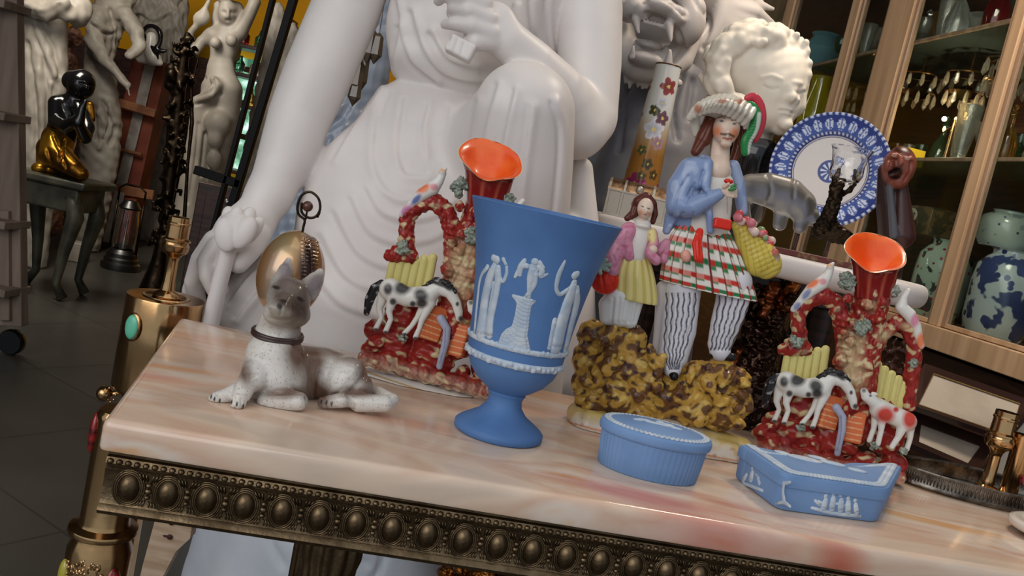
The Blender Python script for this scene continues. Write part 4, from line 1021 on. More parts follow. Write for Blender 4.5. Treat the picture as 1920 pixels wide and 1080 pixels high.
s = S_(.0009, (208, 50, 34)); s.k = 2; s.ell(1366, 340, -.046, 9, 6, 5, -10); s.chain([(1372, 350, -.05, 3), (1380, 346, -.05, 2)], col=(60, 130, 70)); s.chain([(1368, 356, -.052, 3), (1378, 354, -.052, 3)], col=(60, 130, 70)); s.build('flower', M['glaze'], fg)
s = S_(.001, (214, 46, 30)); s.k = 3; s.box(1354, 420, -.034, 17, 8, 10, -10, rnd=4); s.chain([(1312, 434, -.038, 7), (1306, 458, -.044, 9), (1310, 484, -.048, 9)], fy=.5); s.ell(1286, 480, -.04, 10, 8, 12, 10, col=(222, 160, 140)); s.ridge([[(1306, 440), (1304, 484)], [(1312, 440), (1314, 484)]], 1.6, -1.5); s.build('sash', M['glaze'], fg)
# flower basket
s = S_(.0011, (206, 184, 84), .0); s.k = 6; s.chain([(1386, 424, 0, 14), (1402, 452, 0, 24), (1426, 486, 0, 34), (1438, 496, 0, 28)], fy=.7); s.ridge([[(1376+k*4.5, 424+k*8), (1404+k*5, 408+k*8)] for k in range(14)], 1.6, -1.1); s.line([[(1376+k*4.5, 424+k*8), (1404+k*5, 408+k*8)] for k in range(14)]+[[(1384+i*7, 415), (1396+i*11, 528-i*6)] for i in range(7)], .9, (170, 140, 50), .7)
s.build('basket', M['glaze'], fg)
s = S_(.0011, (206, 130, 140)); s.k = 2
for i in range(34):
    t = rs.random(); x, y, _ = cr([(1384, 404, 0), (1412, 424, 0), (1442, 458, 0), (1460, 500, 0)], 20)[int(t*60)]; s.chain([(x+rs.uniform(-5, 5), y+rs.uniform(-5, 5), rs.uniform(-.012, .01), rs.uniform(5, 9))], col=rs.choice([(206, 120, 130), (222, 196, 184), (196, 70, 70), (120, 156, 110), (226, 214, 200)]))
s.build('basket_flowers', M['glaze'], fg)
# girl
def yel(t, a): return (224, 208, 136) if math.cos(14*a) > -.5 else (206, 184, 100)
rings('skirt', [(1190, 476, 24), (1189, 490, 32), (1187, 515, 41), (1187, 545, 45), (1186, 560, 46), (1186, 562, 40), (1186, 556, 20)], YF-.01, 112, .6, yel, M['glaze'], fg, pleat=14, pamp=.04, sub=6)
s = S_(.0011, (222, 220, 216), -.01); s.k = 5; s.chain([(1160, 560, 0, 28), (1158, 590, 0, 24)]); s.chain([(1186, 566, 0, 20), (1180, 600, 0, 16)]); s.chain([(1140, 572, 0, 18), (1138, 596, 0, 14)]); s.ridge([[(1150+i*12, 560), (1146+i*11, 604)] for i in range(5)], 3, -2.4); s.build('petticoat', M['glaze'], fg)
s = S_(.001, (222, 214, 206), -.012); s.k = 4; s.chain([(1204, 424, 0, 17), (1198, 452, 0, 19), (1192, 480, 0, 20)], fy=.8); s.ell(1205, 424, -.006, 14, 10, 6, -12); s.build('blouse', M['glaze'], fg)
s = S_(.001, (206, 138, 160), -.012); s.k = 4
s.chain([(1180, 430, -.002, 14), (1172, 452, -.004, 14), (1180, 480, -.006, 11)]); s.chain([(1176, 434, -.004, 15), (1158, 460, -.004, 14), (1150, 486, -.008, 17), (1148, 506, -.012, 14)]); s.chain([(1222, 438, -.002, 11), (1226, 456, -.006, 10), (1218, 476, -.012, 9), (1230, 488, -.012, 10)]); s.chain([(1236, 470, .004, 10), (1250, 456, .008, 9), (1244, 486, .004, 9)])
s.spot([(1222, 440, 9, 16)], (222, 208, 130), .9); s.mottle((186, 90, 120), 9, .3, .6, 4); s.ridge([[(1176, 436), (1170, 470)], [(1150, 480), (1158, 500)]], 2, -2); s.build('jacket', M['glaze'], fg)
s = S_(.0009, SK, -.014); s.k = 3; s.ell(1210, 391, -.004, 15, 15, 20, -8); s.chain([(1206, 404, 0, 8), (1203, 422, 0, 9)]); s.ell(1211, 396, -.018, 2.6, 3, 4.5, 0, k=2); s.ell(1224, 468, -.01, 9, 8, 9)
s.spot([(1201, 399, 4.5), (1217, 401, 3.5)], (214, 124, 76), .7, soft=.6); s.spot([(1205, 387, 3, 1.4, -20), (1216, 391, 3, 1.4, -20)], (70, 56, 56), .9); s.line([[(1207, 402), (1212, 403)]], 1, (176, 74, 60), .9); s.build('head', M['glaze'], fg)
s = S_(.0009, (92, 46, 38), -.008); s.k = 3; s.chain([(1200, 380, .0, 14), (1210, 374, 0, 14), (1219, 382, .0, 12)]); s.chain([(1194, 384, 0, 9), (1189, 400, -.002, 9), (1176, 409, -.004, 6)]); s.chain([(1226, 384, 0, 6), (1228, 402, 0, 6), (1224, 416, 0, 5)]); s.ridge([[(1208, 366), (1192, 384), (1182, 408)], [(1214, 366), (1228, 392)]], 1.6, -1.4); s.build('hair', M['glaze'], fg)
s = S_(.001, (206, 46, 30), -.02); s.k = 3; s.ell(1134, 526, 0, 27, 22, 26, -20); s.ridge([[(1112, 514), (1120, 540)], [(1126, 506), (1134, 548)], [(1142, 506), (1150, 540)]], 2.6, -2.4); s.build('jug', M['glaze'], fg)
s = S_(.001, (150, 168, 156), -.03); s.k = 2
for i in range(9): s.chain([(1120, 500, 0, 4), (1120+24*math.cos(i*.7+2), 498+15*math.sin(i*.7+2), -.004, 4)])
s.build('leaves', M['glaze'], fg)
# ------------------------------------------------------------------ round reeded jasper box
g = G(1212, 884); 
ob = thing('trinket_box', 'oval light blue reeded box with white rope border on its lid', 'box', g)
mm = pixof(g)[2]/FPX; R1 = 93*mm; Hh = 66*mm; SYo = .66
b = MB(); seg = 168; lv = [(R1*.97, 0), (R1, .0015), (R1*1.04, Hh*.5), (R1*1.07, Hh)]
b.lathe(lv, seg=seg, flute=56, famp=.012, sy=SYo); b.build('base', M['jasper_pale'], ob, smooth=1.2)
b = MB(); b.lathe([(R1*1.06, Hh-.001), (R1*1.13, Hh+.0005), (R1*1.145, Hh+.003), (R1*1.145, Hh+.0075), (R1*1.12, Hh+.0105), (R1*.9, Hh+.013), (R1*.5, Hh+.0155), (0, Hh+.0165)], seg=96, sy=SYo); b.build('lid', M['jasper_pale'], ob, smooth=1.0)
b = MB()
for j in range(64):
    a = 2*math.pi*j/64; b.ball((R1*1.03*math.cos(a), SYo*R1*1.03*math.sin(a), Hh+.0118), (.0030, .0030, .0013), 8)
    b.ball((R1*.97*math.cos(a+.05), SYo*R1*.97*math.sin(a+.05), Hh+.0124), (.0022, .0022, .0011), 6)
b.build('rope_border', M['relief'], ob, smooth=4)
b = MB()
for (x, y, rx, ry) in ((0, 0, .016, .006), (.012, .008, .008, .005), (-.014, .006, .009, .004), (.004, .014, .006, .006), (-.022, -.002, .006, .003), (.020, -.003, .007, .003)): b.ball((x, y*.7, Hh+.0158), (rx, ry*.7, .0016), 12)
b.build('relief_figures', M['relief'], ob, smooth=4)

# ------------------------------------------------------------------ long hexagonal jasper box
Pb = [G(1373, 893), G(1456, 957), G(1644, 982)]
Y3 = G(1672, 935); c0 = sum(Pb)/3
P2 = [p[:2] for p in Pb]; far = np.array([-.010, .068])
pl = [P2[0], P2[1], P2[2], Y3[:2]+np.array([0.004, .012]), P2[1]+far+np.array([.12, .022]), P2[1]+far+np.array([-.01, -.002])]
cen = sum(pl)/6; pl = [p-cen for p in pl]
hb = thing('trinket_box', 'long hexagonal light blue box with white figures, before the right spill vase', 'box', (cen[0], cen[1], 0))
def rounded(poly, r, n=5):
    out = []
    for i in range(len(poly)):
        p, q, s_ = poly[i-1], poly[i], poly[(i+1) % len(poly)]
        a = (p-q)/np.linalg.norm(p-q); c = (s_-q)/np.linalg.norm(s_-q)
        for t in np.linspace(0, 1, n): out.append(q+a*r*(1-t)**2+c*r*t**2)
    return out
def loft(name, levels, mat_, parent, r=.012):
    b = MB(); rg = []
    for sc, z in levels:
        rg.append([(p[0]*sc, p[1]*sc, z) for p in rounded(pl, r)])
    m = len(rg[0]); V = [v for q in rg for v in q]
    F = [tuple(range(m))[::-1], tuple((len(rg)-1)*m+j for j in range(m))]+[(i*m+j, i*m+(j+1) % m, (i+1)*m+(j+1) % m, (i+1)*m+j) for i in range(len(rg)-1) for j in range(m)]
    b.add(V, F); return b.build(name, mat_, parent, smooth=.6)
hz = .040
loft('base', [(.94, 0), (.985, .0015), (1.0, .005), (1.01, .026)], M['jasper_pale'], hb)
loft('lid', [(1.01, .0262), (1.04, .0266), (1.045, .028), (1.045, hz-.003), (1.02, hz), (.8, hz+.002), (.4, hz+.003)], M['jasper_pale'], hb)
b = MB(); rp = rounded(pl, .012, 6); cl = [np.array(p) for p in rp]; L_ = []
for i in range(len(cl)):
    a, c = cl[i], cl[(i+1) % len(cl)]; n_ = max(1, int(np.linalg.norm(c-a)/.0052))
    for k in range(n_): L_.append(a+(c-a)*k/n_)
for i, p in enumerate(L_):
    q = p*.93; b.ball((q[0], q[1], hz+.0014), (.0046, .0046, .0015), 6); q = p*.87; b.ball((q[0], q[1], hz+.0018), (.0034, .0034, .0013), 6)
b.build('rope_border', M['relief'], hb, smooth=4)
b = MB()
for (x, y, rx, ry) in ((-.02, 0, .022, .009), (.015, .008, .016, .007), (-.045, .004, .01, .006), (.04, .0, .012, .006), (0, .018, .012, .006)): b.ball((x, y, hz+.003), (rx, ry, .0018), 12)
b.build('relief_figures', M['relief'], hb, smooth=4)
def onface(a, c, pts, name, sm=3):
    """relief sculpted on the side face a-c: picture positions meet the real wall plane"""
    n = np.array([(c-a)[1], -(c-a)[0], 0]); n /= np.linalg.norm(n); o3 = np.array([a[0], a[1], 0]); b = MB()
    def hit(x, y):
        d = ray(x, y); t = ((o3-CAM)@n)/(d@n); return CAM+d*t
    for P in pts:
        Q = cr(P, sm) if len(P) > 1 else np.array(P); W = [hit(x, y)+n*.0006 for x, y, r in Q]
        mm_ = pixof(W[0])[2]/FPX
        for i in range(len(W)): b.ball(W[i], float(Q[i][2]*mm_), 8)
        if len(W) > 1: b.tube(W, [float(q[2]*mm_) for q in Q], 8)
    V = np.array(b.V); dd = (V-o3)@n; V = V-n*(dd-dd*.3)[:, None]; V -= np.array([cen[0], cen[1], 0]); b.V = [tuple(v) for v in V]
    b.build(name, M['relief'], hb, smooth=4)
A_, B_, C_ = P2[0], P2[1], P2[2]
onface(A_, B_, [[(1411, 878, 5)], [(1411, 886, 6), (1408, 898, 8)], [(1400, 890, 4), (1394, 900, 6)], [(1420, 892, 4), (1424, 906, 5)], [(1390, 905, 3), (1410, 912, 3.5), (1430, 920, 3)], [(1416, 888, 3), (1424, 896, 3)]], 'relief_group')
onface(A_, B_, [[(1462, 898, 2.6), (1470, 906, 4), (1482, 904, 2.6)], [(1470, 906, 4.5), (1468, 922, 4.5), (1470, 938, 5)], [(1456, 944, 2.6), (1470, 942, 4), (1482, 950, 2.6)]], 'relief_column')
onface(B_, C_, [[(1548, 930, 5)], [(1562, 926, 4.5)], [(1576, 928, 5)], [(1590, 934, 5)], [(1603, 938, 4.5)], [(1548, 938, 6), (1544, 952, 7)], [(1562, 934, 6), (1560, 954, 7)], [(1577, 938, 6), (1576, 956, 7)], [(1590, 942, 6), (1590, 960, 7)], [(1604, 946, 5), (1606, 960, 6)], [(1528, 938, 3), (1536, 946, 3.5)], [(1522, 952, 3), (1560, 962, 4), (1612, 968, 3.5)], [(1534, 940, 3), (1545, 944, 3)], [(1568, 944, 3), (1583, 948, 3)]], 'relief_procession')

# ------------------------------------------------------------------ silver gallery tray, shell dish, lamp holder
gt = np.array([G(1684, 903)[0]+.125, G(1800, 940)[1]+.058, 0])
M['oldsilver'] = mat('tarnished_silver', (128, 122, 114), .34, 1.0, col2=(72, 66, 60), nscale=50, nlo=.4, nhi=.65, bump=.3, bscale=260)
tray = thing('gallery_tray', 'oval silver tray with a pierced gallery rim at the right end of the table', 'tray', (gt[0], gt[1], 0))
def oval(rx, ry, zs, seg=96):
    b = MB(); b.lathe([(1, 0)], seg=seg); return b
b = MB(); SX, SY = .124, .058
b.lathe([(0, .002), (.98, .002), (1.0, .0005), (1.02, .003), (1.015, .005), (.995, .0085), (.995, .020), (1.01, .0215), (1.015, .023), (1.005, .0245), (.985, .0235), (.975, .0215), (.98, .020), (.98, .006), (.96, .004), (0, .004)], seg=120, sx=SX, sy=SY, c=(0, 0, 0))
b.build('dish', M['oldsilver'], tray, smooth=.8)
b = MB()
for j in range(150):
    a = 2*math.pi*j/150; b.tube([(SX*.999*math.cos(a), SY*.999*math.sin(a), .0075), (SX*.999*math.cos(a), SY*.999*math.sin(a), .0205)], .0009, 5)
b.build('gallery_piercing', M['oldsilver'], tray, smooth=4)
gd = G(1840, 963); gd = np.array([gd[0]+.085, gd[1]-.056, 0]); M['shellglaze'] = mat('cream_shell_glaze', (214, 204, 192), .2, coat=.4, col2=(150, 116, 92), nscale=9, nlo=.5, nhi=.8)
dh = thing('stone_dish', 'cream dish with a brown tinged rim, at the right end before the silver tray', 'dish', (gd[0], gd[1], 0))
b = MB(); b.lathe([(.03, 0), (.05, .001), (.066, .007), (.070, .013), (.069, .0165), (.064, .018), (.055, .0165), (.045, .013), (0, .011)], seg=72, sx=1.15, sy=.80); b.build('bowl', M['shellglaze'], dh, smooth=1.2)
def lampholder(b, c, s):
    """bayonet lamp holder on a turned stem; c = foot, s = scale (height)"""
    b.lathe([(r*s, z*s) for r, z in ((.16, 0), (.17, .02), (.15, .05), (.085, .09), (.08, .14), (.07, .2), (.065, .45), (.075, .5), (.1, .54), (.14, .56), (.16, .6), (.165, .66), (.15, .68), (.15, .70), (.17, .71), (.17, .73), (.135, .75), (.13, .9), (.14, .91), (.14, .93), (.13, .94), (.13, 1.0), (.115, 1.0), (.115, .8), (0, .8))], c=c, seg=40)
gl = D(1856, 888, gt[1]+.012); lh = thing('lamp_holder', 'small brass lamp holder standing inside the silver gallery tray', 'lamp fitting', (D(1856, 888, gt[1]+.012)[0], gt[1]+.012, .0042))
b = MB(); hL = float(D(1878, 770, gl[1])[2]-.004); lampholder(b, (0, 0, 0), hL); b.build('stem', M['brass'], lh, smooth=.7)
b = MB(); b.ball((hL*.14, 0, hL*.86), hL*.03, 8); b.build('bayonet_pin', M['brass'], lh, smooth=4)
gl = G(1880, 892); tb = thing('brass_tube', 'shiny brass tube with a pink enamel flower, standing in the tray at the right edge', 'tube', (D(1900, 888, gt[1]+.010)[0], gt[1]+.010, .0042))
b = MB(); b.lathe([(.0, 0), (.012, 0), (.012, .085), (.013, .088), (.010, .088), (.010, .05), (0, .05)], seg=32); b.build('tube', M['brass'], tb)
b = MB()
for k in range(5): b.ball((.013+.0*k, -.006+.004*math.cos(k*1.256)-.004, .028+.004*math.sin(k*1.256)), .0028, 8)
b.build('enamel_flower', mat('pink_enamel', (196, 60, 90), .3), tb, smooth=4)

# ------------------------------------------------------------------ brass lamps at the left end of the table
YL = 1.26; p = D(312, 557, YL); ml = pixof(p)[2]/FPX
lamp = thing('brass_lamp', 'tall brass lamp base with a drum top and turquoise stone, left of the table', 'lamp', (p[0], p[1], FLOOR))
zt = p[2]-FLOOR; Rr = 70*ml; hd = 180*ml
b = MB(); b.lathe([(0, 0), (.075, 0), (.078, .01), (.07, .025), (.03, .04), (.024, .06), (.022, zt-hd-.05), (.03, zt-hd-.03), (Rr*.7, zt-hd-.012), (Rr*.97, zt-hd), (Rr, zt-hd+.004), (Rr, zt-.002), (Rr*.985, zt), (Rr*.62, zt), (Rr*.6, zt+.0015), (Rr*.55, zt+.0015), (Rr*.5, zt), (0, zt)], seg=64)
b.build('drum', M['brass'], lamp, smooth=.7)
b = MB(); lampholder(b, (0, 0, zt), float(D(340, 408, YL)[2]-p[2])); b.build('lamp_holder', M['brass'], lamp, smooth=.7)
sp = Sculpt(YL-Rr, .001, (104, 190, 158)); lv_ = np.array(lamp.location)
def oncyl(x, y, R_, c):
    d = ray(x, y)[:2]; o_ = (CAM-c)[:2]; A = d@d; B = o_@d; Cc = o_@o_-R_*R_; t = (-B-math.sqrt(max(B*B-A*Cc, 0)))/A; return CAM+ray(x, y)*t
q = oncyl(250, 613, Rr, np.array(lamp.location)); nrm = q-np.array([lv_[0], lv_[1], q[2]]); nrm /= np.linalg.norm(nrm); sdv = np.cross((0, 0, 1.0), nrm)
Mq = np.stack([sdv, nrm, np.array([0, 0, 1.0])], 1)
b = MB(); b.ball((q-lv_)+nrm*.001, (18*ml, .004, 27*ml), 20, M=Mq); b.build('stone_setting', M['brass'], lamp, smooth=4)
b = MB(); b.ball((q-lv_)+nrm*.003, (14.5*ml, .005, 23*ml), 20, M=Mq); b.build('turquoise_stone', mat('turquoise', (108, 196, 162), .35, col2=(86, 170, 142), nscale=40, coat=.3), lamp, smooth=4)
q = D(196, 738, YL-.02); b = MB(); b.ball(q-lv_, 15*ml, 16, M=Mq); b.tube([q-lv_+np.array([.004, 0, 0]), q-lv_+np.array([.03, .02, .004])], .004, 8)
for k in range(8): b.ball(q-lv_+np.array([.012, -.004, .003])+np.array([.006*math.cos(k*.8), 0, .012*math.sin(k*.8)]), .0024, 6)
b.build('round_boss', M['brass'], lamp, smooth=4)
# lower lamp base in front, wound with white flex
YC = .85; p = D(203, 940, YC); mc = pixof(p)[2]/FPX
c2 = thing('brass_lamp', 'brass lamp column with red stones and carved collar under the left table corner', 'lamp', (p[0], p[1], FLOOR))
zt2 = -.031-FLOOR; zf = D(200, 992, YC)[2]-FLOOR; Rc = 44*mc
b = MB(); b.lathe([(0, 0), (.07, 0), (.072, .012), (.05, .03), (Rc*1.1, .06), (Rc*1.2, zf-.16), (Rc*1.7, zf-.14), (Rc*1.75, zf-.12), (Rc*1.35, zf-.09), (Rc*1.30, zf-.075), (Rc*1.32, zf-.02), (Rc*1.15, zf-.010), (Rc*1.12, zf-.006), (Rc*1.38, zf-.003), (Rc*1.42, zf), (Rc*1.38, zf+.003), (Rc*1.05, zf+.006), (Rc, zf+.01), (Rc, zt2-.01), (Rc*1.02, zt2-.004), (Rc*.9, zt2), (0, zt2)], seg=64); b.build('column', M['brass'], c2, smooth=.7)
lc2 = np.array(c2.location)
b = MB(); rs = random.Random(3)
for k in range(90):
    a = -math.pi/2+rs.uniform(-.75, .75); z = zf-.048+rs.uniform(-.024, .024); rr = Rc*1.31
    if abs(z-(zf-.048)) > .024*math.cos((a+math.pi/2)*1.1): continue
    t = rs.random()*6.28; P = [(rr*math.cos(a+.09*math.cos(t+u)*.6)*1.0, rr*math.sin(a+.09*math.cos(t+u)*.6), z+.0035*math.sin(t+u)) for u in (0, 1, 2, 3, 4)]
    b.tube(P, .0012, 5)
b.build('carved_panel', M['brass'], c2, smooth=4)
M['ruby'] = mat('red_stone', (150, 36, 34), .2, coat=.5, col2=(84, 18, 20), nscale=120)
for (a, z, rx, rz) in ((-.62, zf-.045, .008, .016), (-2.75, zf+.10, .010, .022)):
    b = MB(); Ms = np.stack([np.array([-math.sin(a), math.cos(a), 0]), np.array([math.cos(a), math.sin(a), 0]), np.array([0, 0, 1.0])], 1); rr = Rc*(1.31 if z < zf else 1.0)
    b.ball((rr*math.cos(a), rr*math.sin(a), z), (rx, .005, rz), 16, M=Ms); b.build('red_stone', M['ruby'], c2, smooth=4)
b = MB()
a = -2.4; Ms = np.stack([np.array([-math.sin(a), math.cos(a), 0]), np.array([math.cos(a), math.sin(a), 0]), np.array([0, 0, 1.0])], 1); b.ball((Rc*1.32*math.cos(a), Rc*1.32*math.sin(a), zf-.045), (.008, .005, .016), 16, M=Ms)
b.build('green_stone', mat('green_stone', (170, 160, 60), .2, coat=.5), c2, smooth=4)
cb = MB(); P = []
for i in range(170):
    t = i/170; a = t*2*math.pi*4.3; rr = Rc*(1.42+.05*math.sin(a*1.7))+.002; P.append(lc2+np.array([rr*math.cos(a), rr*math.sin(a)*1.05, zf-.072-.012*t*3+.006*math.sin(a*.77+1)]))
cb.tube(P, .0028, 8); P = [P[-1]+np.array([.01*k, -.004*k, -.02*k*k*.4]) for k in range(1, 6)]; 
o = cb.build('power_flex', mat('white_flex', (214, 214, 218), .35), None, loc=lc2+np.array([0, 0, zf-.1]), smooth=4); tag(o, 'white electric flex wound round the lower brass lamp column', 'cable')
# pale timber offcut behind
w = D(305, 1000, 1.15); wt = thing('timber_offcut', 'pale timber offcut with two dark knots, standing below the table at left', 'wood', (w[0], w[1], FLOOR))
o3 = D(300, 990, 1.15); q = lambda x, y: ((D(x, y, 1.15)-o3)@np.array([1, 0, 0]), (D(x, y, 1.15)-o3)[2])
poly = [q(300, 940), q(366, 950), q(356, 1010), q(330, 1034), q(262, 1062)]; lo = FLOOR-o3[2]; poly = poly[:4]+[(q(300, 1050)[0], q(300, 1050)[1]-.05), (q(280, 1050)[0], lo), (q(240, 1050)[0], lo), q(268, 1058)]
b = MB(); b.prism(poly, .02, o=o3-np.array(wt.location)); b.build('board', mat('pale_pine', (196, 170, 144), .7, col2=(170, 140, 112), nscale=12, stretch=(1, 1, 6), bump=.1), wt, smooth=.4)
b = MB()
for x, y in ((321, 980), (318, 1007)):
    c = D(x, y, 1.148)-np.array(wt.location); b.ball(c, (.004, .0015, .004), 10); b.ball(c-np.array([.005, 0, 0]), (.005, .0012, .0018), 8)
b.build('knot', mat('knot_brown', (66, 26, 22), .6), wt, smooth=4)
# carved gilt piece under the table
S = Sculpt(1.35, .002, (170, 110, 50)); rs = random.Random(9); S.k = 3
for i in range(60): S.chain([(830+rs.random()*150, 1068+rs.random()*60+.12*(i % 9), rs.uniform(-.02, .02), rs.uniform(6, 12))])
S.lump(3, 7, 3); S.chain([(900, 1120, 0, 60), (820, 1400, 0, 60)], k=10); S.chain([(820, 1400, 0, 60), (770, 1700, 0, 70)], k=10)
S.floor = FLOOR; M['gilt'] = mat('gilt_bronze', (190, 120, 56), .3, 1.0, col2=(70, 40, 22), nscale=40, bump=.2)
o = S.build('gilt_urn', M['gilt']); tag(o, 'gilt carved ornament showing under the table edge in the middle', 'ornament')
# ------------------------------------------------------------------ marble shelf at eye height with its curios
ZS = .256
fr = [D(1062, 372, 1.66), D(1150, 385, 1.53), D(1300, 415, 1.40), D(1450, 450, 1.30), D(1600, 490, 1.24), D(1700, 515, 1.22), D(1736, 528, 1.26), D(1746, 538, 1.35)]
poly = [p[:2] for p in fr]+[np.array([.664, 1.46]), np.array([.672, 1.60]), np.array([.70, 1.90]), np.array([.40, 2.0]), np.array([.16, 1.95])]
mb = thing('marble_shelf_table', 'white marble topped side table with rounded end, standing behind the plaid figure', 'table', (.45, 1.65, FLOOR))
def bullnose(poly, z, th, name, mat_, parent, r=.012):
    P = np.array([cr([tuple(p) for p in poly]+[tuple(poly[0])], 5)][0])[:-1]; c = P.mean(0); off = np.array([parent.location[0], parent.location[1], parent.location[2]]); rg = []
    for a in np.linspace(math.pi/2, -math.pi/2, 9):
        ins = r*(1-math.cos(a)); d = P-c; L = np.linalg.norm(d, axis=1)[:, None]; Q = P-d/L*ins; rg.append([(q[0]-off[0], q[1]-off[1], z-th/2+th/2*math.sin(a)-off[2]) for q in Q])
    m = len(rg[0]); V = [v for q in rg for v in q]; b = MB()
    b.add(V, [tuple(range(m)), tuple((len(rg)-1)*m+j for j in range(m))[::-1]]+[(i*m+j, i*m+(j+1) % m, (i+1)*m+(j+1) % m, (i+1)*m+j) for i in range(len(rg)-1) for j in range(m)]); return b.build(name, mat_, parent, smooth=.9)
bullnose(poly, ZS, .034, 'marble_top', M['marble'], mb)
b = MB(); b.box((0, .19, (ZS-.034-FLOOR)-.03), (.44, .16, .06)); b.build('frieze', M['wood_dark'], mb, bevel=.004)
lg = MB(); lg.lathe([(.02, 0), (.026, .03), (.018, .06), (.022, .5), (.03, .85), (.034, ZS-.034-FLOOR-.06)], seg=24)
l0 = lg.build('leg', M['wood_dark'], mb)
for i, (x, y) in enumerate(((-.18, .15), (.18, .15), (-.18, .24), (.18, .24))):
    l = l0 if i == 0 else l0.copy()
    if i: COL.objects.link(l); l.parent = mb
    l.location = (x, y, 0)
# treasure chest
YC = 1.60; p = D(1196, 372, YC); mm = pixof(p)[2]/FPX
ch = thing('treasure_chest', 'small silver coloured treasure chest with domed strapped lid on the marble shelf', 'box', (p[0], p[1], ZS), rotz=-.12)
W_, D_, H1 = 116*mm, 70*mm, 48*mm
M['pewter'] = mat('pewter', (168, 160, 148), .4, .85)
M['pewter_gold'] = mat('antique_gold', (176, 140, 104), .3, 1.0, col2=(110, 84, 62), nscale=60, bump=.2, bscale=300)
b = MB(); b.box((0, 0, H1/2), (W_, D_, H1)); b.build('body', M['pewter'], ch, bevel=.001)
def dome(x0, x1, r, name, m_):
    b = MB(); n = 14; V = []
    for x in (x0, x1):
        for k in range(n+1): a = math.pi*k/n; V.append((x, -r*math.cos(a), H1+r*.62*math.sin(a)))
    m = n+1; b.add(V, [tuple(range(m)), tuple(m+j for j in range(m))[::-1]]+[(j, m+j, m+j+1, j+1) for j in range(n)]+[(0, m, m+n, n)]); return b.build(name, m_, ch, smooth=.6)
dome(-W_/2, W_/2, D_/2, 'lid', M['pewter_gold'])
for x in (-.47, -.23, .23, .47): dome(W_*x-.002, W_*x+.002, D_/2+.0015, 'lid_strap', M['pewter'])
for x in (-.47, -.25, .25, .47): b = MB(); b.box((W_*x, -D_/2-.0008, H1/2), (.005, .002, H1)); b.build('body_strap', M['pewter'], ch, bevel=.0005)
b = MB(); b.box((0, -D_/2-.001, H1-.001), (W_, .003, .003)); b.box((0, -D_/2-.001, .002), (W_, .003, .004)); b.build('edge_band', M['pewter'], ch, bevel=.0005)
b = MB(); b.ball((0, -D_/2-.002, H1*.62), (.009, .003, .010), 14); b.ball((0, -D_/2-.002, H1+.008), (.007, .003, .007), 14)
b.tube([(.007*math.cos(a), -D_/2-.004, H1*.36+.006*math.sin(a)) for a in np.linspace(0, 6.283, 16, endpoint=False)], .0012, 6, closed=True); b.build('lock_plate', M['pewter'], ch, smooth=4)
for s in (-1, 1): b = MB(); b.tube([(s*(W_/2+.001), .008*math.cos(a), H1*.6+.010*math.sin(a)-.004) for a in np.linspace(0, 6.283, 14, endpoint=False)], .0011, 6, closed=True); b.build('side_handle', M['pewter'], ch, smooth=4)
# tall flowered vase
YV = 1.80; g0 = D(1205, 330, YV); g1 = D(1248, 122, YV); mm = pixof(g0)[2]/FPX
fv = thing('cylinder_vase', 'tall tapering glass vase painted with white and pink flowers on gold, behind the treasure chest', 'vase', (g0[0], g0[1], ZS))
hv = g1[2]-ZS; NV = 150; SG = 150; V = []; C = []
Fl = [(.86, .25, 13, (150, 70, 66)), (.58, -.1, 16, (214, 214, 224)), (.66, .3, 11, (120, 84, 96)), (.50, .35, 10, (176, 140, 150)), (.22, -.5, 17, (140, 40, 96)), (.16, .25, 19, (186, 84, 140)), (.44, -.55, 8, (90, 96, 60)), (.36, .0, 9, (86, 76, 50)), (.70, -.35, 9, (76, 84, 50)), (.30, .5, 8, (90, 70, 40)), (.75, .05, 9, (206, 206, 214)), (.28, -.2, 8, (96, 86, 50))]
Rv = lambda t: (37-13*t)*mm*.98
for i in range(NV+1):
    t = i/NV; r = Rv(t)
    for j in range(SG):
        a = 2*math.pi*j/SG; V.append((r*math.cos(a), r*math.sin(a), t*hv))
        k = min(1, max(0, (t-.42)/.25)); c = np.array([150, 104, 48])*(1-k)+np.array([206, 204, 198])*k
        for (ft, fa, fr_, fc) in Fl:
            fr_ = fr_*1.3
            for rep in (0, 2.1, 4.2):
                u = (((a+math.pi/2-fa-rep+math.pi) % (2*math.pi))-math.pi)*r; v = (t-ft)*hv; dd = math.hypot(u, v); ang = math.atan2(v, u); lim = fr_*mm*(.62+.38*abs(math.cos(2.5*ang+ft*9)))
                if dd < lim: c = np.array(fc)*(.75+.25*dd/lim) if dd > lim*.22 else np.array([214, 190, 110])
        C.append([lin(v) for v in c]+[1])
F = [(i*SG+j, i*SG+(j+1) % SG, (i+1)*SG+(j+1) % SG, (i+1)*SG+j) for i in range(NV) for j in range(SG)]+[tuple(range(SG))[::-1]]
mkmesh('body', V, F, M['glaze'], fv, smooth=1.2, cols=C)
b = MB(); b.lathe([(Rv(1)*.9, hv*.4), (Rv(1)*.9, hv-.002), (Rv(1), hv+.001), (Rv(1)*1.04, hv), (Rv(1)*1.02, hv-.002)], seg=64); b.build('rim', M['pewter_gold'], fv)
